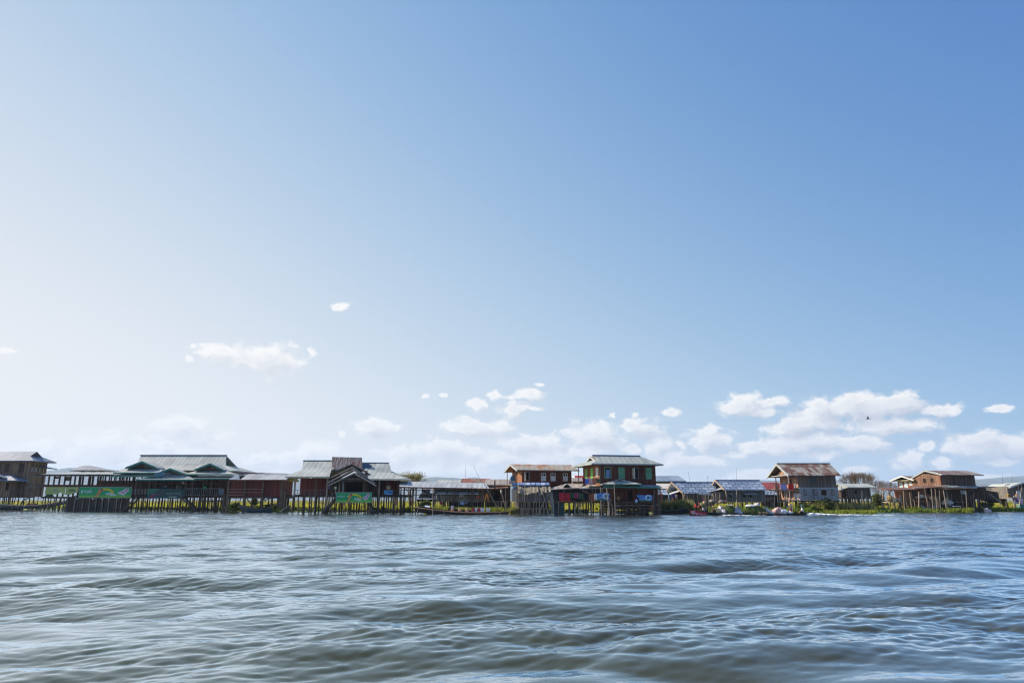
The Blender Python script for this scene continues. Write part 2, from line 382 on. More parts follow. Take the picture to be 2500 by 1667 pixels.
def checker_roof(name, c1, c2, line, su=.62, sv=1.05):
    """sheets tied down under battens: blue-grey squares with dark lines between"""
    m, t, b = new_mat(name)
    g = t.new('ShaderNodeTexCoord'); sp = t.new('ShaderNodeSeparateXYZ'); t.l.new(g.outputs['Object'], sp.inputs[0])
    a = t.math('MULTIPLY', sp.outputs[0], su); z = t.math('MULTIPLY', sp.outputs[2], sv)
    wn = t.new('ShaderNodeTexWhiteNoise', noise_dimensions='2D'); cb = t.new('ShaderNodeCombineXYZ')
    zf = t.math('FLOOR', z); a2 = t.math('ADD', a, t.math('MULTIPLY', zf, .37))
    t.l.new(t.math('FLOOR', a2), cb.inputs[0]); t.l.new(zf, cb.inputs[1]); t.l.new(cb.outputs[0], wn.inputs['Vector'])
    n = t.noise(g.outputs['Object'], 2.0, 5, .7)
    f = t.math('ADD', t.math('MULTIPLY', wn.outputs[0], .6), t.math('MULTIPLY', n, .6))
    c = t.ramp(f, [(.25, c2), (.85, c1)])
    l = t.math('MAXIMUM', t.math('LESS_THAN', t.math('FRACT', a2), .16), t.math('LESS_THAN', t.math('FRACT', z), .24))
    t.l.new(t.mix(t.math('MULTIPLY', l, .75), c, line), b.inputs['Base Color'])
    b.inputs['Roughness'].default_value = .55; b.inputs['Specular IOR Level'].default_value = .2; M[name] = m; return m

wood('grey_brown_boards', (0.253,0.155,0.098), (0.391,0.259,0.167), (0.127,0.075,0.046))
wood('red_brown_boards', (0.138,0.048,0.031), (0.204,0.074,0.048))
wood('dark_red_boards', (0.162,0.043,0.034), (0.228,0.066,0.050))
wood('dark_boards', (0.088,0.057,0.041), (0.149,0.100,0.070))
wood('brown_boards', (0.180,0.108,0.070), (0.288,0.180,0.118))
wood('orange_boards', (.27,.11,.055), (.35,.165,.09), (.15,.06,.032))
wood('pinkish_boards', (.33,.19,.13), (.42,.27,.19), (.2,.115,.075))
wood('weathered_boards', (0.260,0.247,0.254), (0.377,0.358,0.351), (0.169,0.156,0.156))
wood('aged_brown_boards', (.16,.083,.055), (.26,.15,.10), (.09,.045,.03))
wood('shade_brown_boards', (0.111,0.072,0.056), (0.182,0.130,0.104), (0.058,0.036,0.029))  # darker copy of the aged boards: front wall's shade in the colour
wood('pale_grey_boards', (.30,.285,.29), (.40,.385,.385), (.20,.185,.185))
wood('grey_boards', (0.172,0.149,0.132), (0.270,0.236,0.207))
wood('bamboo_mat', (0.208,0.163,0.111), (0.325,0.260,0.182), plank=7)
wood('pale_mat', (.38,.33,.26), (.48,.43,.35), plank=6)
wood('deck_boards', (0.175,0.125,0.094), (0.275,0.213,0.163), horiz=True)
wood('stair_boards', (0.111,0.078,0.058), (0.182,0.137,0.104))
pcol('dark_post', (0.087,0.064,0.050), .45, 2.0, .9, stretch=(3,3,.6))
pcol('brown_post', (0.163,0.111,0.075), .4, 2.0, .9, stretch=(3,3,.6))
pcol('pale_post', (.36,.27,.20), .35, 2.0, .85, stretch=(3,3,.6))
pcol('bamboo', (.47,.35,.24), .35, 1.6, .7, stretch=(3,3,.5))
pcol('grey_bamboo', (.30,.24,.185), .35, 1.6, .8, stretch=(3,3,.5))
pcol('inside_dark', (.012,.010,.009), .3, 2.0, .95)  # near-black: darkness of unlit interiors put into the colour
pcol('glass_dark', (.02,.025,.03), .3, 2.0, .15, .6)
pcol('white_paint', (.72,.71,.68), .12, 2.0, .6)
pcol('cream_paint', (.62,.55,.42), .12, 2.0, .6)
pcol('grey_paint', (.36,.37,.36), .2, 2.0, .7)
pcol('teal_trim', (.045,.20,.155), .25, 2.0, .5)
pcol('dark_trim', (.05,.06,.06), .25, 2.0, .6)
pcol('green_shutter', (.16,.36,.20), .2, 2.5, .6)
pcol('bright_green', (.30,.60,.16), .2, 2.5, .6)
pcol('pale_blue_paint', (.45,.58,.68), .12, 2.5, .6)
tin('pale_tin', (0.415, 0.435, 0.40), stain=.25)
tin('grey_tin', (0.335, 0.35, 0.335), stain=.3)
tin('blue_tin', (0.205, 0.24, 0.30), stain=.3)
tin('grey_green_tin', (0.315, 0.345, 0.32), stain=.25)
tin('light_tin', (0.358, 0.360, 0.365), stain=.3, rough=.42)
tin('shed_tin', (0.396, 0.406, 0.412), (.3,.2,.13), .18, stain=.3, rough=.4)
tin('rusty_tin', (0.268, 0.236, 0.200), (.25,.09,.045), .74, stain=.3)
tin('rusty_patch_tin', (0.40, 0.365, 0.32), (.20,.105,.07), .62, patch=1.3, stain=.4, sheets=1.7)
tin('orange_rust_tin', (0.383, 0.341, 0.271), (.50,.20,.075), .45, patch=.5, stain=.2)
tin('red_rust_tin', (0.268, 0.186, 0.141), (.33,.11,.06), .72)
tin('pinkish_tin', (0.358, 0.310, 0.271), (.5,.3,.24), .25)
tin('pale_red_rust_tin', (0.33, 0.28, 0.24), (.19,.085,.052), .62, stain=.4, sheets=1.4)
tin('blue_sheet', (0.230, 0.291, 0.365), stain=.25)
tin('red_sheet', (0.319, 0.034, 0.038), stain=.2)
tin('faded_red_sheet', (0.319, 0.081, 0.071), stain=.3)
tin('old_brown_tin', (0.192, 0.124, 0.088), (.2,.09,.05), .5)
checker_roof('blue_checker', (.34,.41,.50), (.15,.21,.30), (.045,.065,.11), .95, 2.5)
checker_roof('blue_checker_small', (.34,.41,.50), (.15,.21,.31), (.05,.07,.12), 1.0, 2.2)
checker_roof('patched_sheet', (.55,.58,.62), (.34,.38,.44), (.12,.13,.15), .6, 1.2)
pcol('thatch', (0.270,0.223,0.155), .6, 5.0, .95, stretch=(1,1,.5))
pcol('tarp_blue', (.16,.26,.50), .35, 1.6, .4)
pcol('tarp_pale', (.46,.48,.48), .25, 1.2, .5)
pcol('tarp_grey', (.30,.32,.36), .25, 1.2, .5)

# ------------------------------------------------------------------ building helpers
def gable_roof(mb, x0, x1, y0, y1, ze, zr, th=.14, axis='x', ym=None, ze1=None):
    """two slopes; ridge runs along axis; y0/y1 (or x0/x1) are the eaves"""
    ze1 = ze if ze1 is None else ze1
    if axis == 'x':
        m = (y0 + y1) / 2 if ym is None else ym
        mb.slab([(x0,y0,ze),(x1,y0,ze),(x1,m,zr),(x0,m,zr)], th); mb.slab([(x0,m,zr),(x1,m,zr),(x1,y1,ze1),(x0,y1,ze1)], th)
    else:
        m = (x0 + x1) / 2 if ym is None else ym
        mb.slab([(x0,y0,ze),(m,y0,zr),(m,y1,zr),(x0,y1,ze)], th); mb.slab([(m,y0,zr),(x1,y0,ze1),(x1,y1,ze1),(m,y1,zr)], th)
    return mb
def hip_roof(mb, x0, x1, y0, y1, ze, zr, r0, r1, gl=0.0, gr=0.0, th=.14):
    """hip roof, ridge from r0 to r1; gl/gr = share of the height at which a small gable stands on that end"""
    ym = (y0 + y1) / 2
    def at(f): return ze + (zr - ze) * f, y0 + (ym - y0) * f, y1 + (ym - y1) * f
    zl, la, lb = at(gl); zq, ra, rb = at(gr)
    xl = r0 if gl else r0; xr = r1
    front = [(x0,y0,ze),(x1,y0,ze)]; back = [(x1,y1,ze),(x0,y1,ze)]
    if gr: front += [(xr,ra,zq)]
    front += [(xr,ym,zr),(xl,ym,zr)]
    if gl: front += [(xl,la,zl)]
    if gl: back += [(xl,lb,zl)]
    back += [(xl,ym,zr),(xr,ym,zr)]
    if gr: back += [(xr,rb,zq)]
    mb.slab(front, th); mb.slab(back, th)
    for (xe, xi, g, zz, a, b) in ((x0, xl, gl, zl, la, lb), (x1, xr, gr, zq, ra, rb)):
        if g: mb.slab([(xe,y0,ze),(xi,a,zz),(xi,b,zz),(xe,y1,ze)], th)
        else: mb.slab([(xe,y0,ze),(xi,ym,zr),(xe,y1,ze)], th)
    return mb
def gable_wall(mb, x0, x1, y0, y1, z0, ze, zr, axis='x', ym=None):
    """solid block with gable ends"""
    if axis == 'x':
        m = (y0 + y1) / 2 if ym is None else ym
        mb.extrude([(x0,y0,z0),(x0,y1,z0),(x0,y1,ze),(x0,m,zr),(x0,y0,ze)], (x1 - x0, 0, 0))
    else:
        m = (x0 + x1) / 2 if ym is None else ym
        mb.extrude([(x0,y0,z0),(x1,y0,z0),(x1,y0,ze),(m,y0,zr),(x0,y0,ze)], (0, y1 - y0, 0))
    return mb
def stilts(root, pts, ztop, r=.09, mat='dark_post', zb=-.6, lean=.19, n=6, rot=None):
    """every stilt a mesh of its own"""
    for i, (x, y) in enumerate(pts):
        k = random.uniform(.75, 1.25)
        mb = MB(rot); mb.tube((x + random.uniform(-lean, lean), y + random.uniform(-lean, lean), zb), (x, y, ztop), r * k, r * k * .85, n)
        mb.build('stilt', random.choice(mat) if isinstance(mat, (list, tuple)) else mat, root)
def rowpts(x0, x1, n, y, jx=.25, jy=.1):
    return [(x0 + (x1 - x0) * (i + .5) / n + random.uniform(-jx, jx), y + random.uniform(-jy, jy)) for i in range(n)]
def window(root, x0, x1, z0, z1, y, frame='white_paint', pane='glass_dark', side='front', shutter=None, fw=.09, d=.05, rot=None, bars=1, label=None):
    """frame ring + pane as sub-part (+ shutter leaf as sub-part); side = front (-Y face) / left (-X face) / right (+X face)"""
    mb = MB(rot); mp = MB(rot); ms = MB(rot)
    def bx(m, a0, a1, b0, b1, o0, o1):
        if side == 'front': m.box(a0, a1, y - o1, y - o0, b0, b1)
        elif side == 'left': m.box(y - o1, y - o0, a0, a1, b0, b1)
        else: m.box(y + o0, y + o1, a0, a1, b0, b1)
    bx(mb, x0, x0 + fw, z0, z1, -.02, d); bx(mb, x1 - fw, x1, z0, z1, -.02, d)
    bx(mb, x0 + fw, x1 - fw, z0, z0 + fw, -.02, d); bx(mb, x0 + fw, x1 - fw, z1 - fw, z1, -.02, d)
    for i in range(bars):
        xm = x0 + (x1 - x0) * (i + 1) / (bars + 1); bx(mb, xm - fw * .35, xm + fw * .35, z0 + fw, z1 - fw, -.01, d * .8)
    w = mb.build('window', frame, root, label)
    bx(mp, x0 + fw, x1 - fw, z0 + fw, z1 - fw, -.02, .012); mp.build('pane', pane, w)
    if shutter:
        bx(ms, x0 + fw, x1 - fw, z0 + fw, z0 + (z1 - z0) * .62, .016, d * .75); ms.build('shutter', shutter, w)
    return w
def railing(root, p0, p1, h=.95, step=.35, mat='grey_paint', r=.025, name='railing'):
    mb = MB(); p0 = Vector(p0); p1 = Vector(p1); L = (p1 - p0).length; n = max(2, int(L / step))
    up = Vector((0, 0, 1))
    mb.bar(p0 + up * h, p1 + up * h, .07, .07); mb.bar(p0 + up * .12, p1 + up * .12, .05, .05)
    for i in range(n + 1):
        q = p0.lerp(p1, i / n); mb.tube(q + up * .10, q + up * (h - .02), r, r, 4)
    return mb.build(name, mat, root)
def xfn(Y):
    """pixel -> metres on the plane at depth Y"""
    return (lambda u: UX(u, Y)), (lambda v: VZ(v, Y))

# ================================================================== far left: two-storey timber house
Y = 150.0; X, Z = xfn(Y)
h = thing('timber_house', 'two-storey brown timber stilt house with blue-grey hip roof, cut off at the left edge', 'house', (X(10), Y + 3, 0))
x0, x1 = X(-90), X(64); yb = Y + 5.6
MB().box(x0, x1, Y, yb, Z(1212), Z(1125)).build('wall', 'grey_brown_boards', h)
r = hip_roof(MB(), x0 - 1, X(79), Y - 1.0, yb + 1.0, Z(1124.5), VZ(1102, Y + 2.8), x0 + 2, UX(76, Y + 2.8), gr=.5, th=.2).build('roof', 'blue_tin', h)
MB().extrude([(UX(75.4, Y+2.8), Y + 1.4, Z(1114)), (UX(75.4, Y+2.8), Y + 4.2, Z(1114)), (UX(75.4, Y+2.8), Y + 2.8, VZ(1104.5, Y + 2.8))], (.14, 0, 0)).build('gable_end', 'dark_boards', r)
MB().slab([(x1 + .05, Y + 3.2, Z(1137)), (x1 + 2.0, Y + 3.2, Z(1141)), (x1 + 2.0, yb + .5, Z(1141)), (x1 + .05, yb + .5, Z(1137))], .15).build('side_canopy', 'blue_tin', h)
for u in (-20, 2, 38):
    window(h, X(u), X(u + 13), Z(1153), Z(1131), Y, 'brown_boards', 'dark_boards')
for i in range(4):
    ya = Y + .5 + i * 1.25
    window(h, ya, ya + .55, Z(1152), Z(1132), x1, 'brown_boards', 'dark_boards', side='right', shutter='pale_blue_paint')
for i in range(2):
    ya = Y + .5 + i * 2.3
    window(h, ya, ya + 1.3, Z(1198), Z(1179), x1, 'brown_boards', 'glass_dark', side='right')
p0 = X(-90)
MB().box(p0, X(48), Y - 3, Y - .05, Z(1212), Z(1172)).build('porch', 'grey_brown_boards', h)
for u in (5, 37):
    window(h, X(u), X(u + (17 if u == 5 else 9)), VZ(1197, Y-3), VZ(1177, Y-3), Y - 3, 'brown_boards', 'inside_dark', bars=0)
pr = hip_roof(MB(), p0 - 1, X(69), Y - 4.2, Y - .1, VZ(1172, Y - 4), VZ(1158, Y - 2), X(0), X(34), th=.18).build('porch_roof', 'blue_tin', h)
gm = MB(); gable_roof(gm, X(-14), X(42), Y - 4.4, Y - 2, VZ(1166, Y - 4.4), VZ(1156, Y - 4.4), .16, 'y'); gm.build('porch_gable', 'blue_tin', pr)
stilts(h, rowpts(x0, x1, 16, Y + .2) + rowpts(x0, x1, 12, yb - .3) + rowpts(p0, X(48), 9, Y - 2.8), Z(1212) , .12, ['dark_post', 'brown_post'])
MB().box(x0, X(110), Y - 3.1, Y - 2.9, Z(1214.5), Z(1211.8)).build('floor_beam', 'dark_post', h)

# ================================================================== restaurant pavilion (open sided)
Y = 134.0; X, Z = xfn(Y)
h = thing('open_pavilion', 'long open-sided pavilion on stilts with thin flat roof, behind the green banner', 'pavilion', (X(210), Y + 4, 0))
MB().slab([(X(86), Y - 1, Z(1158.5)), (X(336), Y - 1, Z(1160)), (X(336), Y + 9, VZ(1152, Y + 9)), (X(108), Y + 9, VZ(1152.5, Y + 9))], .28).build('roof', 'grey_tin', h)
MB().box(X(88), X(336), Y - 1.12, Y - 1.0, Z(1161.5), Z(1157.8)).build('fascia', 'dark_trim', h)
MB().box(X(102), X(336), Y, Y + 8.6, Z(1216), Z(1212)).build('floor', 'dark_boards', h)
MB().box(X(172), X(336), Y + 8.3, Y + 8.55, Z(1212), VZ(1173, Y + 8.4)).build('back_wall', 'brown_boards', h)
for u in (100, 116, 129, 142, 155, 169, 180, 199, 214, 223, 236, 254, 277, 290, 297, 306, 313, 322):
    MB().box(X(u) - .11, X(u) + .11, Y - .12, Y + .10, Z(1212), Z(1161)).build('post', 'dark_post', h)
for u in (122, 150, 178, 205, 228, 246, 265, 285, 305, 325):
    MB().box(X(u) - .1, X(u) + .1, Y + 8.56, Y + 8.75, Z(1212), VZ(1157, Y + 8.4)).build('post', 'dark_post', h)
MB().bar((X(104), Y, Z(1185.5)), (X(336), Y, Z(1186.5)), .16, .45).build('handrail', 'red_brown_boards', h)
for (u, v0, v1) in ((129, 1163, 1168), (156, 1163, 1173)):
    MB().box(X(u), X(u + 12), Y + .12, Y + .2, Z(v1), Z(v0)).build('blind', 'brown_boards', h)
mb = MB()
for i in range(9): mb.box(X(225) + i * .55, X(225) + i * .55 + .08, Y + 7.6, Y + 7.7, Z(1173), Z(1161.5))
for z in (1163, 1167.5): mb.box(X(224.5), X(252), Y + 7.55, Y + 7.65, Z(z + .8), Z(z))
mb.build('lattice', 'dark_post', h)
stilts(h, rowpts(X(102), X(170), 10, Y + .2) + rowpts(X(108), X(336), 16, Y + 8.2), Z(1214), .11, ['dark_post', 'brown_post', 'grey_bamboo'])
# wall of planks under the banner, standing in the water
pw = thing('plank_wall', 'dark upright plank wall standing in the water under the long green banner', 'wall', (X(246), Y - .3, 0))
mb = MB()
for i in range(44):
    a = X(171) + (X(322) - X(171)) * i / 44
    mb.box(a, a + .25, Y - .35 + random.uniform(0, .05), Y - .25, -.5, Z(1214.5) + random.uniform(-.25, .2))
mb.build('planks', 'dark_boards', pw)
for u in (172, 191, 210, 226, 242, 258, 273, 292, 304): MB().tube((X(u + random.uniform(-1, 1)), Y - .5, -.5), (X(u), Y - .45, Z(1209)), .09).build('stake', random.choice(['pale_post', 'brown_post', 'grey_bamboo']), pw)
# gazebo behind
Yg = 150.0
g = thing('gazebo', 'small open hut with pale hip roof rising behind the flat-roofed pavilion', 'hut', (UX(205, Yg), Yg + 2, 0))
hip_roof(MB(), UX(166, Yg), UX(248, Yg), Yg - .5, Yg + 4.5, VZ(1147.5, Yg), VZ(1135.5, Yg + 2), UX(196, Yg + 2), UX(212, Yg + 2), th=.18).build('roof', 'light_tin', g)
for u in (191, 197, 222, 238):
    for d in (0.3, 3.8): MB().box(UX(u, Yg) - .1, UX(u, Yg) + .1, Yg + d, Yg + d + .2, 0.2, VZ(1148.5, Yg)).build('post', 'dark_post', g)
MB().box(UX(180, Yg), UX(240, Yg), Yg, Yg + 4.2, VZ(1213, Yg), VZ(1210, Yg)).build('floor', 'dark_boards', g)

# ================================================================== restaurant main hall
h = thing('restaurant_hall', 'large stilted restaurant hall with pale grey roofs edged in green and three front gables', 'restaurant', (X(430), Y + 6, 0))
yb = Y + 13
MB().box(X(330), X(562), Y + 7.2, Y + 7.4, Z(1212), Z(1158)).build('back_wall', 'dark_boards', h)
MB().box(X(480), X(536), Y + 5.2, Y + 5.4, Z(1212), Z(1160)).build('room_wall', 'red_brown_boards', h)
MB().box(X(330), X(566), Y - .5, Y + 12, Z(1214), Z(1210)).build('floor', 'dark_boards', h)
# main roof
zr = VZ(1111.5, Y + 7); ze = VZ(1149, Y + 2)
rf = MB(); ym = Y + 7
xa, xb = UX(334, ym), UX(540, ym); ea, eb = UX(284, Y + 2), UX(577, Y + 2)
zu = VZ(1136, Y + 4.6)                                             # upper pitch ends, hip skirt begins
yu = Y + 4.2; yv = Y + 9.8
rf.slab([(UX(326, yu), yu, zu), (UX(546, yu), yu, zu), (xb + .4, ym, zr), (xa, ym, zr)], .2)
rf.slab([(UX(546, yu), yv, zu), (UX(326, yu), yv, zu), (xa, ym, zr), (xb + .4, ym, zr)], .2)
rf.slab([(ea, Y + 1.4, ze), (eb, Y + 1.4, ze), (UX(546, yu), yu, zu), (UX(326, yu), yu, zu)], .2)
rf.slab([(eb, yb, ze), (ea, yb, ze), (UX(326, yu), yv, zu), (UX(546, yu), yv, zu)], .2)
rf.slab([(eb, Y + 1.4, ze), (eb, yb, ze), (UX(546, yu), yv, zu), (UX(546, yu), yu, zu)], .2)
rf.slab([(ea, yb, ze), (ea, Y + 1.4, ze), (UX(326, yu), yu, zu), (UX(326, yu), yv, zu)], .2)
R0 = rf.build('roof', 'pale_tin', h)
MB().bar((xa - .1, ym, zr + .05), (xb + .5, ym, zr + .05), .35, .18).build('ridge_cap', 'grey_tin', R0)
MB().extrude([(xb + .1, yu + .2, zu), (xb + .1, yv - .2, zu), (xb + .1, ym, zr - .25)], (.15, 0, 0)).build('gable_end', 'teal_trim', R0)
MB().box(UX(388, Y + 1), UX(470, Y + 1), Y + 1.2, Y + 1.38, VZ(1150.5, Y + 1), VZ(1147.5, Y + 1)).build('dark_fascia', 'dark_boards', R0)
# front gables (peak, left eave, right eave, gable foot row, skirt: left, right, row)
def front_gable(pk, vp, ul, ur, vf, sl, sr, vs, y, dep, vt):
    g_ = MB(); z0 = VZ(vf, y); zp = VZ(vp, y); xp = UX(pk, y)
    gable_roof(g_, UX(ul, y), UX(ur, y), y, y + dep, z0, zp, .22, 'y', ym=xp)
    o = g_.build('gable_roof', 'pale_tin', h)
    b = MB(); w = .16
    for (a, c) in ((UX(ul, y), xp), (UX(ur, y), xp)):
        b.extrude([(a, y - w, z0 + .05), (c, y - w, zp + .05), (c, y - w, zp - .32), (a, y - w, z0 - .32)], (0, w - .01, 0))
    b.build('barge_board', 'teal_trim', o)
    k = .62
    q = MB(); q.extrude([(xp + (UX(ul, y) - xp) * k, y + .9, z0 + .02), (xp + (UX(ur, y) - xp) * k, y + .9, z0 + .02), (xp, y + .9, zp - .6)], (0, .12, 0)); q.build('gable_panel', 'brown_boards', o)
    s_ = MB(); zs = VZ(vs, y - 1.6); zt = z0 - .15
    s_.slab([(UX(sl, y - 1.6), y - 1.6, zs), (UX(sr, y - 1.6), y - 1.6, zs), (UX(ur, y), y + 1.2, zt), (UX(ul, y), y + 1.2, zt)], .16)
    s_.slab([(UX(sr, y - 1.6), y - 1.6, zs), (UX(sr, y - 1.6) + .3, y + dep, zs), (UX(ur, y), y + dep, zt), (UX(ur, y), y + 1.2, zt)], .16)
    s_.slab([(UX(sl, y - 1.6) - .3, y + dep, zs), (UX(sl, y - 1.6), y - 1.6, zs), (UX(ul, y), y + 1.2, zt), (UX(ul, y), y + dep, zt)], .16)
    k_ = s_.build('skirt_roof', 'pale_tin', o)
    MB().box(UX(sl, y - 1.6), UX(sr, y - 1.6), y - 1.74, y - 1.61, zs - .24, zs + .03).build('fascia', 'teal_trim', o)
    if vt:
        t_ = MB(); zt2 = VZ(vt, y - 2.6); zs2 = zs - .34
        t_.slab([(UX(sl - 4, y - 2.6), y - 2.6, zt2), (UX(sr - 1, y - 2.6), y - 2.6, zt2), (UX(sr - 1, y - 2.6), y + .4, zs2), (UX(sl - 4, y - 2.6), y + .4, zs2)], .14)
        t_.build('lower_roof', 'pale_tin', o)
        MB().box(UX(sl - 4, y - 2.6), UX(sr - 1, y - 2.6), y - 2.74, y - 2.61, zt2 - .26, zt2 + .02).build('fascia', 'teal_trim', o)
    return o
front_gable(338.5, 1126, 300, 377, 1141, 272, 390, 1153, Y - .5, 4.5, 1161)
front_gable(507, 1131, 470, 541, 1146, 445, 565, 1157, Y - .5, 4.5, 1167)
front_gable(410, 1143, 381, 441, 1154, 333, 471, 1170, Y - 2.2, 3.5, None)
sg = thing('gable_sign', 'blue painted sign board hung in the middle front gable of the restaurant', 'sign', (X(402), Y - 2.6, Z(1162)))
MB().box(X(391), X(413.5), Y - 2.75, Y - 2.62, VZ(1161.5, Y - 2.7), VZ(1152.5, Y - 2.7)).build('board', pcol('sign_blue', (.10,.23,.30), .2, 3), sg)
mb = MB()
for k, (a, b, v) in enumerate(((393, 399, 1154.8), (400, 404, 1154.8), (405, 411.5, 1154.8), (394, 402, 1157.4), (403.5, 411, 1157.4))):
    mb.box(UX(a, Y - 2.8), UX(b, Y - 2.8), Y - 2.775, Y - 2.755, VZ(v + .7, Y - 2.8), VZ(v, Y - 2.8))
mb.build('lettering', 'pale_blue_paint', sg)
for u in (333, 345, 365, 380, 398, 420, 436, 454, 470, 498, 515, 537, 548, 556):
    MB().box(X(u) - .12, X(u) + .12, Y - .3, Y - .06, Z(1212), Z(1169)).build('post', random.choice(['dark_post', 'brown_post']), h)
# veranda rail, left solid rail, corner panel, stairs
railing(h, (X(455), Y - .45, Z(1210)), (X(540), Y - .45, Z(1210)), Z(1192) - Z(1210), .34, 'grey_paint', .035)
MB().box(X(538), X(549), Y - .48, Y - .38, Z(1210.5), Z(1192)).build('corner_panel', pcol('blue_grey_panel', (.17,.21,.25), .15, 2), h)
mb = MB()
for i, u in enumerate((324, 332, 340, 348, 356)): mb.box(X(u), X(u + 5), Y - .5, Y - .44, Z(1207), Z(1193))
mb.build('balustrade', 'grey_boards', h)
def steps(root, p0, p1, w, n, mat='stair_boards'):
    mb = MB(); p0 = Vector(p0); p1 = Vector(p1)
    for s in (0, w): mb.bar(p0 + Vector((0, s, 0)), p1 + Vector((0, s, 0)), .12, .3)
    for i in range(n):
        q = p0.lerp(p1, (i + .5) / n); mb.box(q.x - .22, q.x + .22, q.y, q.y + w, q.z - .03, q.z + .05)
    return mb.build('stairs', mat, root)
steps(h, (X(318), Y - 2.2, -.2), (X(352), Y - 2.2, Z(1210)), 1.4, 10)
steps(h, (X(497), Y - 2.0, -.1), (X(452), Y - 2.0, Z(1211)), 1.4, 11)
n_ = rowpts(X(326), X(564), 46, Y - .2, .25, .35)
stilts(h, n_, Z(1212), .085, ['dark_post', 'dark_post', 'brown_post'])
stilts(h, rowpts(X(330), X(560), 26, Y + 5, .4, 1.5), Z(1212), .09, ['dark_post', 'brown_post'])
stilts(h, rowpts(X(498), X(562), 12, Y - 1.2, .2, .4), Z(1206), .10, ['brown_post', 'dark_post'])
MB().box(X(500), X(560), Y - 1.5, Y - 1.3, Z(1224), Z(1221)).build('cross_beam', 'dark_post', h)
MB().box(X(326), X(500), Y - 1.1, Y - .95, Z(1240), Z(1238)).build('cross_beam', 'dark_post', h)
# things on the veranda
def plain(name, label, cat, mb, mat, group=None):
    return tag(mb.build(name, mat), label, cat, group)
plain('plastic_bucket', 'small green plastic tub on the restaurant veranda rail', 'tub', MB().lathe((X(505), Y - .9, Z(1193.5)), [(.16, 0), (.3, .12), (.34, .5), (.3, .52)], 10), pcol('green_plastic', (.03,.36,.13), .1, 2, .4))
fz = thing('white_cabinet', 'pale upright cabinet standing on the veranda behind the dark banner', 'cabinet', (X(429), Y + 1, Z(1210)))
MB().box(X(425.5), X(433.5), Y + .7, Y + 1.5, Z(1210), Z(1184)).build('body', pcol('cabinet_cream', (.36,.35,.29), .1, 2), fz)
MB().box(X(426.2), X(432.8), Y + .66, Y + .70, Z(1197), Z(1184.8)).build('door', 'grey_paint', fz)
tb = thing('blue_cooler', 'blue box with a pale lid on the veranda behind the dark banner', 'box', (X(400), Y + .6, Z(1210)))
MB().box(X(396.5), X(403.5), Y + .3, Y + 1.1, Z(1197), Z(1188)).build('box', pcol('cooler_blue', (.05,.17,.30), .1, 2), tb)
MB().box(X(396), X(404.5), Y + .25, Y + 1.15, Z(1188), Z(1186)).build('lid', 'white_paint', tb)
lamp = thing('globe_lamp', 'white globe lamp hanging under the restaurant roof', 'lamp', (X(442), Y + .5, Z(1176)))
MB().blob((X(442), Y + .5, Z(1178)), .28, .28, .28, 1, 0).build('globe', 'white_paint', lamp, smooth=True)
MB().tube((X(442), Y + .5, Z(1175.5)), (X(442), Y + .5, Z(1170)), .03).build('rod', 'dark_trim', lamp)
MB().box(X(336), X(562), Y + 3, Y + 3.2, Z(1181), Z(1178.5)).build('inner_rail', 'brown_boards', h)
# ------------------------------------------------------------------ banners
def text_obj(name, body, root, x, y, z, size, mat, rz=0.0, shear=0.0, ext=.01, width=None):
    c = bpy.data.curves.new(name, 'FONT'); c.body = body; c.size = size; c.extrude = ext; c.shear = shear
    c.align_x = 'CENTER'; c.align_y = 'CENTER'
    o = bpy.data.objects.new(name, c); COL.objects.link(o)
    o.parent = root; b = BASE[root.name]; o.location = (x - b.x, y - b.y, z - b.z); o.rotation_euler = (R(90), 0, 0)
    o.rotation_euler = (Matrix.Rotation(R(90), 3, 'X') @ Matrix.Rotation(rz, 3, 'Z')).to_euler()
    bpy.context.view_layer.update()
    if width and o.dimensions.x > 0: o.scale = (width / o.dimensions.x,) * 3
    me = bpy.data.meshes.new_from_object(o.evaluated_get(bpy.context.evaluated_depsgraph_get()))
    m2 = bpy.data.objects.new(name, me); COL.objects.link(m2); m2.parent = root
    m2.location = o.location; m2.rotation_euler = o.rotation_euler; m2.scale = o.scale
    bpy.data.objects.remove(o); me.materials.clear(); me.materials.append(M[mat]); return m2
pcol('banner_green', (.016,.37,.13), .12, .5, .5); pcol('banner_lime', (.20,.48,.06), .15, .8, .5)
pcol('banner_pale_green', (.44,.50,.16), .2, .7, .6); pcol('banner_teal', (.03,.10,.10), .25, .8, .5)
pcol('banner_white', (.88,.9,.88), .05, 2, .5); pcol('banner_pink', (.52,.10,.28), .2, 2, .5); pcol('banner_orange', (.62,.30,.10), .2, 2, .5)
pcol('banner_yellow', (.60,.55,.06), .2, 2, .5); pcol('banner_grey', (.28,.31,.28), .15, 2, .5); pcol('banner_green_mid', (.03,.19,.13), .2, 1.5, .5)
pcol('banner_cream', (.62,.60,.46), .1, 2, .5); pcol('banner_magenta', (.45,.02,.10), .1, 2, .5); pcol('banner_ink', (.05,.07,.06), .1, 2, .5)
pcol('banner_red', (.50,.08,.07), .2, 2, .5)
def arc_poly(cx, cz, r0, r1, a0, a1, y, n=14, ex=1.0):
    p = [(cx + ex * r0 * math.cos(a0 + (a1 - a0) * i / n), y, cz + r0 * math.sin(a0 + (a1 - a0) * i / n)) for i in range(n + 1)]
    q = [(cx + ex * r1 * math.cos(a0 + (a1 - a0) * i / n), y, cz + r1 * math.sin(a0 + (a1 - a0) * i / n)) for i in range(n + 1)]
    return p, q
def strip(mb, p, q, th):
    for i in range(len(p) - 1): mb.extrude([p[i], p[i+1], q[i+1], q[i]], (0, th, 0))
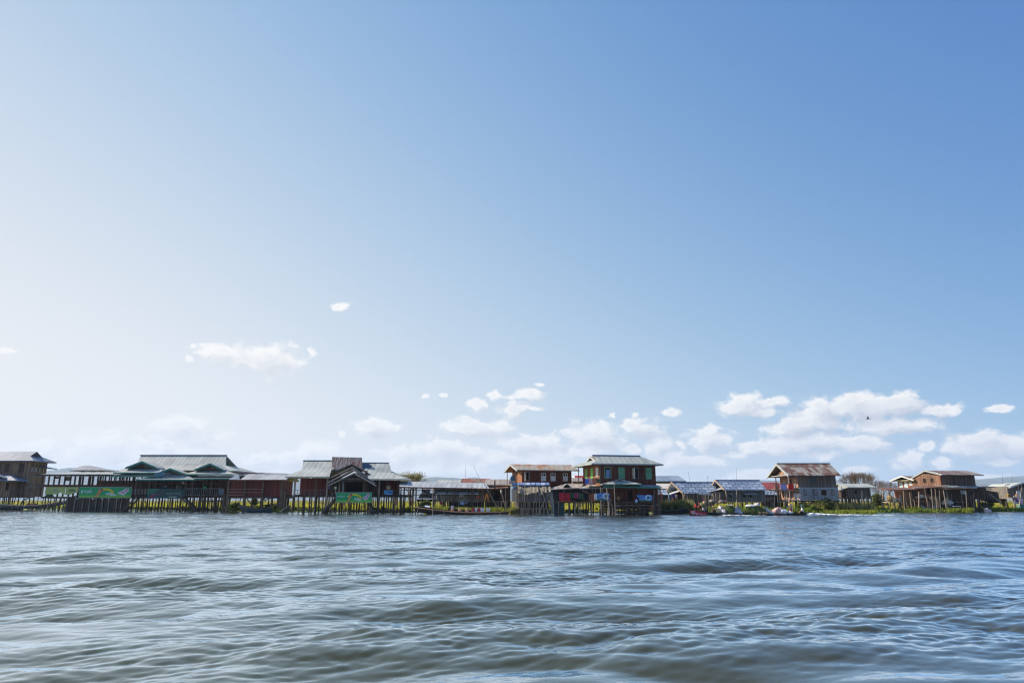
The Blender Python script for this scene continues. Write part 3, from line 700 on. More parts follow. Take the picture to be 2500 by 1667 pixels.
def green_banner(label, Y, u0, u1, v0, v1, words, group):
    X, Z = xfn(Y); xa, xb, za, zb = X(u0), X(u1), Z(v1), Z(v0); w = xb - xa; hh = zb - za
    b = thing('advertising_banner', label, 'banner', ((xa + xb) / 2, Y, za), group)
    MB().box(xa, xb, Y, Y + .06, za, zb).build('sheet', 'banner_green', b)
    MB().box(xa, xb, Y - .010, Y - .004, za, za + hh * .22).build('grass_band', 'banner_lime', b)
    f = MB(); t = .09
    f.box(xa - t, xb + t, Y - .02, Y + .05, zb, zb + t); f.box(xa - t, xb + t, Y - .02, Y + .05, za - t, za)
    f.box(xa - t, xa, Y - .02, Y + .05, za, zb); f.box(xb, xb + t, Y - .02, Y + .05, za, zb); f.build('frame', 'banner_grey', b)
    text_obj('headline', words, b, xa + w * .135, Y - .02, za + hh * .62, hh * .5, 'banner_white', width=w * .215)
    m = MB(); p, q = arc_poly(xa + w * .50, za + hh * .30, hh * .40, hh * .62, R(10), R(150), Y - .024, ex=1.5); strip(m, p, q, .008); m.build('rainbow', 'banner_yellow', b)
    m = MB(); m.extrude([(xa + w * .30, Y - .036, za + hh * .02), (xa + w * .36, Y - .036, za + hh * .04), (xa + w * .455, Y - .036, za + hh * .78), (xa + w * .40, Y - .036, za + hh * .86)], (0, .008, 0)); m.build('hand_picture', 'banner_orange', b)
    m = MB(); m.blob((xa + w * .43, Y - .046, za + hh * .74), w * .022, .012, hh * .15, 3, .1); m.build('red_spot', 'banner_red', b)
    m = MB(); m.blob((xa + w * .365, Y - .046, za + hh * .80), w * .018, .010, hh * .18, 4, .15); m.build('pale_cup', 'banner_grey', b)
    m = MB(); m.extrude([(xa + w * .75, Y - .03, za + hh * .36), (xa + w * .86, Y - .03, za + hh * .22), (xa + w * .955, Y - .03, za + hh * .66), (xa + w * .95, Y - .03, za + hh * .90), (xa + w * .87, Y - .03, za + hh * .86), (xa + w * .84, Y - .03, za + hh * .64), (xa + w * .76, Y - .03, za + hh * .56)], (0, .01, 0)); lg = m.build('emblem', 'banner_white', b)
    m = MB()
    for (a, c, rr) in ((.785, .44, .085), (.825, .44, .10), (.865, .50, .10), (.905, .62, .10), (.93, .76, .09), (.885, .74, .07), (.855, .36, .06)):
        p, q = arc_poly(xa + w * a, za + hh * c, hh * rr * .55, hh * rr * 1.25, R(-40), R(270), Y - .044, 9); strip(m, p, q, .008)
    m.build('emblem_letters', 'banner_pink', lg)
    m = MB()
    for (a, c, l) in ((.50, .34, .13), (.53, .24, .16), (.60, .17, .13)):
        m.extrude([(xa + w * a, Y - .03, za + hh * c), (xa + w * (a + l), Y - .03, za + hh * (c + .07)), (xa + w * (a + l), Y - .03, za + hh * (c + .12)), (xa + w * a, Y - .03, za + hh * (c + .06))], (0, .01, 0))
    m.build('small_print', 'banner_white', b)
    return b
green_banner('long green advertising banner with white writing, hung above the dark plank wall', 133.3, 195, 321, 1189, 1214, 'ရွှေပုစွန်း', 'green advertising banners')
for (u0, u1, v0, v1, lb) in ((115, 163, 1188.5, 1206, 'pale olive banner with small grey print, left of the two on the pavilion rail'), (164.5, 195, 1188.5, 1206.5, 'pale olive banner with a torn lower edge, beside the long green banner')):
    b = thing('olive_banner', lb, 'banner', (X((u0 + u1) / 2), Y - .4, Z(v1)), 'pale olive banners on the pavilion')
    mb = MB(); y = Y - .45
    if u0 > 150: mb.extrude([(X(u0), y, Z(v1 + 1)), (X(u0 + 12), y, Z(v1)), (X(u0 + 24), y, Z(v1 - 4)), (X(u1), y, Z(v1 - 5)), (X(u1), y, Z(v0)), (X(u0), y, Z(v0))], (0, .05, 0))
    else: mb.extrude([(X(u0), y, Z(v1 + .5)), (X(u0 + 30), y, Z(v1)), (X(u0 + 38), y, Z(v1 - 5)), (X(u0 + 43), y, Z(v1)), (X(u1), y, Z(v1)), (X(u1), y, Z(v0)), (X(u0), y, Z(v0))], (0, .05, 0))
    mb.build('sheet', 'banner_pale_green', b)
    c = (u0 + u1) / 2 + (0 if u0 > 150 else 1)
    mb = MB()
    for k in range(5): mb.box(X(c - 7 + k * 2.9), X(c - 7 + k * 2.9 + 2.2), y - .012, y - .003, Z(1198.6), Z(1195.4))
    mb.box(X(c - 7), X(c + 7), y - .012, y - .003, Z(1200.4), Z(1199.6)); mb.box(X(c - 7), X(c + 7), y - .012, y - .003, Z(1194.6), Z(1193.9))
    mb.build('print', 'banner_grey' if u0 < 150 else 'banner_ink', b)
plain('green_net', 'dark green net tied under the pale olive banners', 'net', MB().extrude([(X(112), Y - .3, Z(1212)), (X(136), Y - .3, Z(1212)), (X(132), Y - .3, Z(1206)), (X(122), Y - .3, Z(1206))], (0, .1, 0)), pcol('net_green', (.02,.08,.05), .3, 6))
# dark banner
Yb = Y - .75
b = thing('dark_banner', 'dark teal advertising banner with pink script and cream writing on the restaurant veranda', 'banner', (UX(405, Yb), Yb, VZ(1216, Yb)))
MB().extrude([(UX(360, Yb), Yb, VZ(1215, Yb)), (UX(452, Yb), Yb, VZ(1217, Yb)), (UX(452, Yb), Yb, VZ(1193.5, Yb)), (UX(360, Yb), Yb, VZ(1192, Yb))], (0, .06, 0)).build('sheet', 'banner_teal', b)
MB().extrude([(UX(360, Yb), Yb - .012, VZ(1204, Yb)), (UX(376, Yb), Yb - .012, VZ(1206, Yb)), (UX(390, Yb), Yb - .012, VZ(1193, Yb)), (UX(360, Yb), Yb - .012, VZ(1192.4, Yb))], (0, .009, 0)).build('green_corner', 'banner_green_mid', b)
MB().extrude([(UX(369, Yb), Yb - .02, VZ(1214, Yb)), (UX(373, Yb), Yb - .02, VZ(1214, Yb)), (UX(382, Yb), Yb - .02, VZ(1209, Yb)), (UX(369, Yb), Yb - .02, VZ(1210.5, Yb))], (0, .012, 0)).build('swash', 'banner_magenta', b)
text_obj('script_logo', 'Myanmar', b, UX(382, Yb), Yb - .03, VZ(1206.3, Yb), 1.0, 'banner_pink', rz=R(9), shear=.25, ext=.012, width=2.0)
text_obj('headline', 'ကျေးဇူးတင်ပါသည်', b, UX(424.5, Yb), Yb - .03, VZ(1204.2, Yb), 1.0, 'banner_cream', width=2.75)
MB().box(UX(414.5, Yb), UX(433, Yb), Yb - .03, Yb - .012, VZ(1213.2, Yb), VZ(1211.6, Yb)).build('small_print', 'banner_cream', b)

# ================================================================== dark red hall
Y = 124.5; X, Z = xfn(Y)
h = thing('dark_red_hall', 'long dark red plank hall with pale tin roof on braced stilts, right of the restaurant', 'house', (X(620), Y + 3, 0))
MB().box(X(559), X(688), Y, Y + 6, Z(1213), Z(1173)).build('wall', 'dark_red_boards', h)
r = gable_roof(MB(), X(588), X(700), Y - 1.0, Y + 7, Z(1171.5), VZ(1155.5, Y + 3), .16).build('roof', 'shed_tin', h)
MB().bar((UX(577, Y+3), Y + 3, VZ(1155, Y + 3)), (UX(699, Y+3), Y + 3, VZ(1157.5, Y + 3)), .4, .28).build('ridge_cap', pcol('maroon_cap', (.24,.10,.12), .3, 2), r)
MB().slab([(X(562), Y - 1.0, Z(1170.5)), (X(589), Y - 1.0, Z(1171)), (UX(579, Y+3), Y + 3, VZ(1156, Y + 3)), (UX(577, Y+3), Y + 3, VZ(1156, Y + 3))], .16).build('hip_panel', 'blue_tin', r)
MB().box(X(558), X(700), Y - 1.12, Y - 1.0, Z(1174.5), Z(1171)).build('fascia', 'red_brown_boards', h)
for u in (558, 599, 643, 688): MB().box(X(u) - .14, X(u) + .14, Y - .34, Y - .1, -.6, Z(1174)).build('post', 'brown_post', h)
for (v, u0, u1) in ((1193.5, 560, 644), (1201, 560, 642), (1208, 560, 600)): MB().tube((X(u0), Y - .45, Z(v)), (X(u1), Y - .42, Z(v + (1 if v == 1201 else 0))), .05).build('rail', 'grey_bamboo', h)
MB().box(X(548), X(690), Y - .3, Y + 6, Z(1216), Z(1212)).build('floor_beam', 'dark_post', h)
stilts(h, [(X(u), Y) for u in (600, 643, 666, 684, 691)], Z(1214), .22, 'brown_post')
stilts(h, [(X(u), Y + 5.5) for u in (568, 590, 612, 632, 655, 676)], Z(1214), .13, 'dark_post')
stilts(h, [(X(u), Y) for u in (549, 553, 557, 561, 563)], Z(1206), .10, ['dark_post', 'brown_post'])
for (a, va, b_, vb) in ((603, 1217, 620, 1237), (621, 1236, 647, 1216), (644, 1233, 686, 1229), (644, 1240, 668, 1240), (645, 1222, 664, 1214)):
    MB().bar((X(a), Y + .3, Z(va)), (X(b_), Y + .3, Z(vb)), .14, .16).build('brace', 'dark_post', h)
j = thing('jetty', 'narrow plank jetty joining the dark red hall and the gabled hall', 'jetty', (X(704), Y, 0))
MB().box(X(686), X(722), Y - .2, Y + 1.2, Z(1212), Z(1208)).build('walkway', 'dark_boards', j)
MB().box(X(672), X(722), Y - .3, Y - .2, Z(1215.5), Z(1213)).build('beam', 'dark_post', j)
for u in (692, 698): MB().box(X(u) - .16, X(u) + .16, Y - .5, Y - .3, -.6, Z(1195 if u == 692 else 1200)).build('post', 'brown_post', j)
for (u, yy_) in ((706, Y), (716, Y + 1), (700, Y + 1)): MB().tube((X(u), yy_, -.6), (X(u), yy_, Z(1209)), .13).build('post', 'dark_post', j)

# ================================================================== gabled hall
Y = 110.0; X, Z = xfn(Y)
h = thing('gabled_hall', 'stilted restaurant hall with a rusty raised roof and three stacked gables in front', 'restaurant', (X(845), Y + 5, 0))
MB().box(X(716), X(796), Y + 3.4, Y + 3.6, Z(1207), Z(1166)).build('left_wall', 'dark_red_boards', h)
MB().box(X(926), X(970), Y + 2.2, Y + 2.4, Z(1207), Z(1172)).build('right_wall', 'dark_red_boards', h)
mb = MB(); mb.box(X(800), X(842), Y + 1.0, Y + 1.2, Z(1212), Z(1166)); mb.box(X(886), X(926), Y + 1.0, Y + 1.2, Z(1212), Z(1166)); mb.box(X(842), X(886), Y + 1.0, Y + 1.2, Z(1174), Z(1160)); mb.build('front_wall', 'dark_boards', h)
MB().box(X(798), X(928), Y + 4, Y + 4.2, Z(1212), Z(1168)).build('back_wall', 'inside_dark', h)  # near-black sheet, the hall's interior shade put into its colour
MB().box(X(716), X(985), Y, Y + 11, Z(1213), Z(1207)).build('floor', 'dark_boards', h)
ym = Y + 6; zl = VZ(1124.5, ym); zk = VZ(1130, ym)
rl = MB()
e0, e1 = Z(1163.5), VZ(1145, Y + 3.2)
rl.slab([(X(700), Y - 1, e0), (X(806), Y - 1, Z(1164.5)), (UX(806, Y + 3), Y + 3.2, e1), (UX(733, Y + 3), Y + 3.2, e1)], .16)
rl.slab([(UX(733, Y + 3), Y + 3.2, e1), (UX(812, Y + 3), Y + 3.2, e1), (UX(812, ym), ym, zl), (UX(736, ym), ym, zl)], .16)
rl.slab([(UX(812, ym), ym, zl), (UX(736, ym), ym, zl), (UX(736, ym), Y + 12, e0), (UX(812, ym), Y + 12, e0)][::-1], .16)
rl.slab([(X(700), Y - 1, e0), (UX(733, Y + 3), Y + 3.2, e1), (UX(735, Y + 8), Y + 8.8, e1), (X(700) + .3, Y + 12, e0)], .16)
L = rl.build('left_roof', 'pale_tin', h)
MB().box(X(700), X(806), Y - 1.1, Y - 1.0, Z(1166.5), Z(1163)).build('fascia', 'cream_paint', L)
MB().bar((UX(735, ym), ym, zl + .04), (UX(812, ym), ym, zl + .04), .3, .12).build('ridge_cap', 'grey_tin', L)
rr = MB(); e2 = Z(1169)
rr.slab([(X(900), Y - 1, e2), (X(993), Y - 1, e2 - .02), (UX(951, Y + 3), Y + 3.2, VZ(1152, Y + 3)), (UX(895, Y + 3), Y + 3.2, VZ(1148, Y + 3))], .16)
rr.slab([(UX(886, Y + 3), Y + 3.2, VZ(1148, Y + 3)), (UX(953, Y + 3), Y + 3.2, VZ(1152, Y + 3)), (UX(947, ym), ym, zk), (UX(880, ym), ym, zk)], .16)
rr.slab([(UX(947, ym), ym, zk), (UX(880, ym), ym, zk), (UX(880, ym), Y + 12, e2), (UX(947, ym), Y + 12, e2)][::-1], .16)
rr.slab([(X(993), Y - 1, e2), (X(993), Y + 5, e2), (UX(955, Y + 7), Y + 7, VZ(1150, Y + 7)), (UX(951, Y + 3), Y + 3.2, VZ(1152, Y + 3))], .16)
Q = rr.build('right_roof', 'pale_tin', h)
MB().box(X(905), X(994), Y - 1.1, Y - 1.0, Z(1172.5), Z(1169)).build('fascia', 'cream_paint', Q)
MB().bar((UX(882, ym), ym, zk + .04), (UX(947, ym), ym, zk + .04), .3, .12).build('ridge_cap', 'grey_tin', Q)
ys = Y + 4.2
MB().extrude([(UX(882, ys), ys, VZ(1146.5, ys)), (UX(908, ys), ys, VZ(1139, ys)), (UX(897, ys), ys, VZ(1131, ys)), (UX(882, ys), ys, VZ(1130, ys))], (0, .12, 0)).build('side_gable', pcol('slate_blue', (.11,.16,.24), .15, 2), h)
c_ = MB(); yc = Y + 5.2
c_.slab([(UX(807, Y + 3.4), Y + 3.4, VZ(1145.5, Y + 3.4)), (UX(883, Y + 3.4), Y + 3.4, VZ(1147, Y + 3.4)), (UX(880, yc), yc, VZ(1116.5, yc)), (UX(806, yc), yc, VZ(1115, yc))], .18)
c_.slab([(UX(806, yc), yc, VZ(1115, yc)), (UX(880, yc), yc, VZ(1116.5, yc)), (UX(883, Y + 7), Y + 7, VZ(1146, Y + 3.4)), (UX(807, Y + 7), Y + 7, VZ(1146, Y + 3.4))], .18)
c_.build('raised_roof', tin('rust_streak_tin', (.36,.32,.29), (.20,.075,.045), .36, ribs=1.6, stain=.5, patch=1.6, streak=True), h)
# three stacked front gables, lowest in front
for k, (pk, vp, ul, vl, ur, vr, y, dep) in enumerate(((855, 1132.5, 791, 1162, 914, 1163.5, Y + 1.2, 5), (857, 1139, 797, 1169, 912, 1172, Y + .1, 2), (859.5, 1145.5, 799, 1177, 915, 1177, Y - 1.0, 2), (863, 1153.5, 800.5, 1183.5, 918, 1184, Y - 2.1, 2))):
    g_ = MB(); zp = VZ(vp, y)
    g_.slab([(UX(ul, y), y, VZ(vl, y)), (UX(pk, y), y, zp), (UX(pk, y), y + dep, zp), (UX(ul, y), y + dep, VZ(vl, y))], .12)
    g_.slab([(UX(pk, y), y, zp), (UX(ur, y), y, VZ(vr, y)), (UX(ur, y), y + dep, VZ(vr, y)), (UX(pk, y), y + dep, zp)], .12)
    o = g_.build('front_gable', 'old_brown_tin', h)
    b = MB()
    for (a, va) in ((ul, vl), (ur, vr)):
        b.extrude([(UX(a, y), y - .12, VZ(va, y) + .03), (UX(pk, y), y - .12, zp + .03), (UX(pk, y), y - .12, zp - .2), (UX(a, y), y - .12, VZ(va, y) - .2)], (0, .11, 0))
    b.build('barge_board', 'pale_mat' if k else 'dark_trim', o)
MB().extrude([(UX(822, Y-1.4), Y - 1.4, VZ(1176, Y-1.4)), (UX(900, Y-1.4), Y - 1.4, VZ(1176, Y-1.4)), (UX(862, Y-1.4), Y - 1.4, VZ(1157, Y-1.4))], (0, .12, 0)).build('gable_panel', 'dark_boards', h)
MB().box(X(843), X(886), Y - 1.6, Y - 1.42, Z(1170.5), Z(1168)).build('lintel', 'grey_boards', h)
for u in (720, 772, 799, 812, 829, 838, 888, 893, 926, 947, 972): MB().box(X(u) - .11, X(u) + .11, Y - .25, Y - .03, -.6 if u in (772, 799, 926) else Z(1212), Z(1166)).build('post', random.choice(['brown_post', 'pale_post', 'dark_post']) if u != 838 else 'grey_paint', h)
railing(h, (X(720), Y - .2, Z(1207)), (X(800), Y - .2, Z(1207)), Z(1196.5) - Z(1207), .5, 'grey_boards', .03)
railing(h, (X(926), Y - .2, Z(1208)), (X(980), Y - .2, Z(1208)), Z(1197) - Z(1208), .5, 'brown_boards', .03)
steps(h, (X(796), Y - 2, -.1), (X(835), Y - 2, Z(1207)), 1.2, 10)
steps(h, (X(922), Y - 2, -.1), (X(898), Y - 2, Z(1208)), 1.2, 9)
stilts(h, [(X(u), Y + .1) for u in (717, 729, 741, 745, 762, 770, 774, 790)], Z(1210), .14, ['dark_post', 'brown_post'])
stilts(h, rowpts(X(720), X(800), 7, Y + 6, .4, 1), Z(1210), .13, 'dark_post')
stilts(h, rowpts(X(800), X(985), 44, Y - .6, .2, .7), Z(1211), .075, ['dark_post', 'brown_post', 'dark_post', 'grey_bamboo'])
stilts(h, rowpts(X(805), X(980), 22, Y + 5, .4, 1.6), Z(1211), .09, ['dark_post', 'brown_post'])
MB().box(X(800), X(985), Y - 1.3, Y - 1.15, Z(1249), Z(1246.5)).build('cross_beam', 'dark_post', h)
MB().box(X(724), X(800), Y - .1, Y, Z(1245), Z(1243.5)).build('cross_beam', 'dark_post', h)
green_banner('smaller green advertising banner in front of the hall with stacked gables', Y - 2.6, 822.5, 907.5, 1202.5, 1225.5, 'ရွှေမြန်မာဝင်', 'green advertising banners')
for (u, v) in ((823, 1225), (907, 1226)): plain('banner_pole', 'thin pole holding up the %s end of the smaller green banner' % ('left' if u < 850 else 'right'), 'pole', MB().tube((X(u), Y - 2.45, -.5), (X(u), Y - 2.45, Z(1203)), .07), 'brown_post', 'poles of the smaller green banner')
b = thing('blue_sign', 'small blue sign with rounded lower corners on the rail of the gabled hall', 'sign', (X(950), Y - .6, Z(1208)))
yy_ = Y - .6
MB().extrude([(X(939.5), yy_, Z(1204)), (X(942), yy_, Z(1206.5)), (X(946), yy_, Z(1207.3)), (X(958), yy_, Z(1207.3)), (X(960.5), yy_, Z(1205.5)), (X(960.5), yy_, Z(1196.5)), (X(939.5), yy_, Z(1196.5))], (0, .06, 0)).build('board', pcol('sign_sky', (.14,.36,.62), .12, 2), b)
MB().extrude([(X(946), yy_ - .012, Z(1199.5)), (X(960.3), yy_ - .012, Z(1200.5)), (X(960.3), yy_ - .012, Z(1202.6)), (X(948), yy_ - .012, Z(1201.8))], (0, .009, 0)).build('lettering', pcol('sign_navy', (.02,.05,.12), .1, 2), b)
MB().tube((X(950), yy_ + .2, -.4), (X(950), yy_ + .2, Z(1205)), .06).build('post', 'brown_post', b)
plain('woven_tray', 'round tan woven tray propped on the rail above the small blue sign', 'tray', MB().lathe((X(949), Y - .35, Z(1190)), [(.02, .06), (.3, .03), (.36, 0)], 14).add([], []), pcol('woven_tan', (.40,.27,.13), .3, 8))
o = bpy.data.objects['woven_tray']; o.rotation_euler = (R(80), 0, 0)
lamp = thing('globe_lamp', 'cream globe lamp on a short post by the left stairs of the gabled hall', 'lamp', (X(828), Y - 2.2, Z(1204)))
MB().blob((X(827.5), Y - 2.2, Z(1191.5)), .22, .22, .24, 1, 0).build('globe', 'cream_paint', lamp, smooth=True)
MB().tube((X(828), Y - 2.2, Z(1206)), (X(827.5), Y - 2.2, Z(1194)), .06).build('post', 'bamboo', lamp)
plain('blue_cloth', 'small blue cloth hanging left of the hall\'s stacked gables', 'cloth', MB().extrude([(X(803), Y - .5, Z(1193)), (X(808), Y - .5, Z(1193)), (X(806.5), Y - .5, Z(1187)), (X(804), Y - .5, Z(1187.5))], (0, .1, 0)), pcol('cloth_blue', (.06,.14,.28), .2, 3))

# ================================================================== long market shed, centre
Y = 108.0; X, Z = xfn(Y)
h = thing('market_shed', 'long low open shed with sagging pale tin roof, behind the long dark boat', 'shed', (X(1085), Y + 3, 0))
mb = MB(); us = (976, 1010, 1066, 1071, 1130, 1196); ev = (1187.5, 1188.5, 1190.5, 1191, 1191.5, 1192); rv = (1174.5, 1175.5, 1177, 1177, 1177.5, 1178.5)
for i in range(5):
    if i == 2: continue
    mb.slab([(X(us[i]), Y - .6, Z(ev[i])), (X(us[i+1]), Y - .6, Z(ev[i+1])), (UX(us[i+1] - (12 if i == 4 else 0), Y + 3), Y + 3, VZ(rv[i+1], Y + 3)), (UX(us[i], Y + 3), Y + 3, VZ(rv[i], Y + 3))], .10)
    mb.slab([(UX(us[i], Y + 3), Y + 3, VZ(rv[i], Y + 3)), (UX(us[i+1] - (12 if i == 4 else 0), Y + 3), Y + 3, VZ(rv[i+1], Y + 3)), (X(us[i+1]), Y + 6.6, Z(ev[i+1])), (X(us[i]), Y + 6.6, Z(ev[i]))], .10)
mb.slab([(X(1066), Y - .62, Z(1190.8)), (X(1072), Y - .62, Z(1191)), (UX(1070, Y+3), Y + 3, VZ(1176.8, Y+3)), (UX(1064, Y+3), Y + 3, VZ(1176.6, Y+3))], .16)
mb.build('roof', 'shed_tin', h)
MB().bar((X(976), Y - .64, Z(1189.3)), (X(1196), Y - .64, Z(1193.2)), .06, .14).build('eave_batten', 'dark_red_boards', h)
for u in (979, 987, 1009, 1016, 1060, 1063, 1109, 1152, 1155, 1176, 1188): MB().tube((X(u), Y, -.6), (X(u), Y, Z(1189)), random.uniform(.08, .14)).build('post', random.choice(['dark_post', 'dark_post', 'brown_post']), h)
for u in (990, 1020, 1050, 1080, 1110, 1140, 1170): MB().tube((X(u), Y + 5.5, -.6), (X(u), Y + 5.5, Z(1190)), .09).build('post', 'dark_post', h)
for v in (1196, 1208): MB().tube((X(978), Y - .1, Z(v)), (X(1180), Y - .05, Z(v + 1)), .045).build('rail', 'dark_post', h)
# hut under the shed
w = thing('woven_hut', 'brown woven bamboo hut with a patched bright sheet roof, under the long market shed', 'hut', (X(1118), Y + 2.5, 0))
MB().box(X(1067), X(1181), Y + .6, Y + 4.5, Z(1221.5), Z(1203)).build('wall', 'bamboo_mat', w)
mb = MB(); mb.slab([(X(1062), Y + .1, Z(1204)), (X(1170), Y + .1, Z(1204.5)), (UX(1164, Y + 2.5), Y + 2.5, VZ(1191, Y + 2.5)), (UX(1064, Y + 2.5), Y + 2.5, VZ(1190.5, Y + 2.5))], .10)
mb.build('roof', 'patched_sheet', w)
MB().box(X(1066), X(1182), Y + .3, Y + 4.8, Z(1224), Z(1221.5)).build('floor', 'deck_boards', w)
MB().box(X(1092), X(1178), Y + 4.2, Y + 4.3, .1, Z(1224.5)).build('under_darkener', 'dark_boards', w)  # added dark sheet that darkens the open space under the hut
for u in (1066, 1084, 1110, 1149, 1180): MB().tube((X(u), Y + .4, Z(1222)), (X(u), Y + .4, Z(1203)), .07).build('post', random.choice(['bamboo', 'brown_post']), w)
stilts(w, rowpts(X(1064), X(1182), 22, Y + .6, .2, .3) + rowpts(X(1066), X(1182), 12, Y + 3.5, .3, .8), Z(1222), .07, ['brown_post', 'dark_post', 'grey_bamboo', 'pale_post'])
for (u0, u1, v0, v1, mt, lb) in ((1121, 1131, 1207, 1212, (.62,.52,.52), 'small pale cloth hung on the wall of the woven hut'), (1164.5, 1170, 1206, 1216.5, (.60,.12,.07), 'red cloth hanging at the right end of the woven hut')):
    plain('hanging_cloth', lb, 'cloth', MB().box(X(u0), X(u1), Y + .25, Y + .33, Z(v1), Z(v0)), pcol('cloth_%d' % u0, mt, .2, 3), 'cloths hanging at the market shed')
for (u0, v0, u1, v1, col, lb) in ((1123, 1220.5, 1133, 1232, (.42,.50,.62), 'pale blue sheet hanging under the woven hut'), (1134, 1221, 1143, 1229, (.26,.22,.32), 'grey violet sheet hanging under the woven hut')):
    plain('hanging_cloth', lb, 'cloth', MB().box(X(u0), X(u1), Y + .42, Y + .48, Z(v1), Z(v0)), pcol('sheet_%d' % u0, col, .2, 3), 'cloths hanging at the market shed')
plain('orange_trousers', 'orange trousers hanging upside down from a line beside the woven hut', 'trousers', MB().extrude([(X(1182.5), Y - .4, Z(1223)), (X(1185), Y - .4, Z(1205)), (X(1192), Y - .4, Z(1205)), (X(1194.5), Y - .4, Z(1223)), (X(1191.5), Y - .4, Z(1223.5)), (X(1188.3), Y - .4, Z(1210)), (X(1186), Y - .4, Z(1222.5))], (0, .1, 0)), pcol('cloth_orange', (.62,.22,.05), .15, 3))
# huddle of blue-white sheets left of the hut
t = thing('sheet_lean_to', 'lean-to covered with blue-white plastic sheets, left of the woven hut', 'lean-to', (X(1035), Y + 4, 0))
MB().slab([(X(1016), Y + 3, Z(1214.5)), (X(1054), Y + 3, Z(1215)), (X(1054), Y + 5.5, VZ(1203, Y + 5.5)), (X(1016), Y + 5.5, VZ(1204, Y + 5.5))], .1).build('lower_sheet', 'patched_sheet', t)
MB().slab([(X(1022), Y + 5.5, VZ(1202, Y + 5.5)), (X(1040), Y + 5.5, VZ(1202, Y + 5.5)), (X(1036), Y + 6.8, VZ(1197, Y + 6.8)), (X(1026), Y + 6.8, VZ(1197.5, Y + 6.8))], .1).build('upper_sheet', 'blue_sheet', t)
MB().box(X(1012), X(1056), Y + 3.1, Y + 6, Z(1224), Z(1218)).build('wall', 'dark_boards', t)
stilts(t, rowpts(X(1010), X(1056), 9, Y + 3.2), Z(1219), .08, ['brown_post', 'dark_post'])
MB().box(X(1018), X(1038), Y + 6.6, Y + 6.8, Z(1200), Z(1192)).build('back_wall', 'dark_red_boards', t)

# ================================================================== roofs behind the shed
def plain_house(name, label, u0, u1, ul, ur, v_ridge, v_eave, v_floor, Y, dep, roof, wall, lit=None, trim='cream_paint', over=.9, nst=12, rl=None, rr=None, group=None):
    """gable house, ridge along x; ul/ur = wall ends, u0/u1 = roof ends on the front eave"""
    X, Z = xfn(Y); h = thing(name, label, 'house', ((X(ul) + X(ur)) / 2, Y + dep / 2, 0), group)
    ze, zr = Z(v_eave) , VZ(v_ridge, Y + dep / 2)
    mb = MB(); gable_wall(mb, X(ul), X(ur), Y, Y + dep, Z(v_floor), ze + (zr - ze) * over / (dep / 2 + over) - .16, zr - .2); mb.build('wall', wall, h)
    r = gable_roof(MB(), X(u0), X(u1), Y - over, Y + dep + over, ze, zr, .14).build('roof', roof, h)
    b = MB(); xa = X(u0)
    for (ya, yb) in ((Y - over - .05, Y + dep / 2), (Y + dep / 2, Y + dep + over)):
        za, zb = (ze, zr) if ya < Y else (zr, ze)
        b.extrude([(xa - .1, ya, za + .03), (xa - .1, yb, zb + .03), (xa - .1, yb, zb - .28), (xa - .1, ya, za - .28)], (.09, 0, 0))
    b.build('barge_board', trim, r)
    if nst: stilts(h, rowpts(X(ul), X(ur), nst, Y + .2) , Z(v_floor), .10, ['dark_post', 'brown_post'])
    return h
plain_house('tin_roof_house', 'low house with plain pale ridge showing behind the market shed roof', 1069, 1132, 1075, 1128, 1171.5, 1178, 1215, 128.0, 6, 'pale_tin', 'dark_boards')
plain_house('rusty_roof_house', 'low house with streaked rusty red roof behind the market shed', 1126, 1195, 1131, 1188, 1168, 1177.5, 1215, 124.0, 6, 'red_rust_tin', 'dark_boards', trim='old_brown_tin')
h2 = plain_house('pale_roof_house', 'house with pinkish pale roof and small left gable, beside the rusty roof', 1186, 1250, 1190, 1246, 1169.5, 1182.5, 1222, 119.0, 6, 'pinkish_tin', 'dark_boards', trim='cream_paint')
d = thing('dark_shack', 'dark plank shack in shadow between the woven hut and the thatched shack', 'shack', (X(1215), Y + 3, 0))
MB().box(X(1183), X(1244), Y + 1.5, Y + 5, Z(1222), Z(1184)).build('wall', 'dark_boards', d)
MB().slab([(X(1180), Y, Z(1194)), (X(1240), Y, Z(1190)), (X(1243), Y + 4, VZ(1182, Y + 4)), (X(1186), Y + 4, VZ(1184, Y + 4))], .12).build('roof', 'old_brown_tin', d)
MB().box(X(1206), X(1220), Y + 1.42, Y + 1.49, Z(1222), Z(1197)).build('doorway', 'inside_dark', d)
stilts(d, rowpts(X(1183), X(1246), 22, Y + 1.2, .25, .8), Z(1222), .08, ['brown_post', 'dark_post', 'pale_post'])
MB().box(X(1183), X(1246), Y + .9, Y + 5, Z(1224.5), Z(1222)).build('floor', 'deck_boards', d)
MB().box(X(1183), X(1246), Y + 4, Y + 4.1, .2, Z(1225)).build('under_darkener', 'dark_boards', d)  # added dark sheet to darken the space below the floor

def pole(label, u0, v0, u1, v1, Y, r=.05, mat='bamboo', group='bamboo poles', name='bamboo_pole', zb=None, cat='pole', dy=0.0):
    """a pole from its foot (u0, v0) to its top (u1, v1)"""
    a = pt(u0, v0, Y); b = pt(u1, v1, Y + dy)
    if zb is not None: a.z = zb
    return tag(MB().tube(a, b, r, r * .7).build(name, mat), label, cat, group)
pole('tall thin antenna mast rising behind the rusty red roof', 1136.5, 1168, 1136.5, 1136, 124, .022, 'dark_trim', 'masts above the roofs', 'mast', cat='mast')
pole('long thin pole leaning left above the market shed roof', 1176, 1178, 1155, 1136, 107, .028, 'grey_bamboo', 'leaning boat poles')
pole('long bamboo pole leaning from the shed roof down to the long boat', 1218, 1246, 1182, 1180, 103.5, .065, 'grey_bamboo', 'leaning boat poles')
pole('bamboo pole leaning left in front of the dark shack', 1236, 1247, 1223, 1197, 103, .07, 'bamboo', 'leaning boat poles')
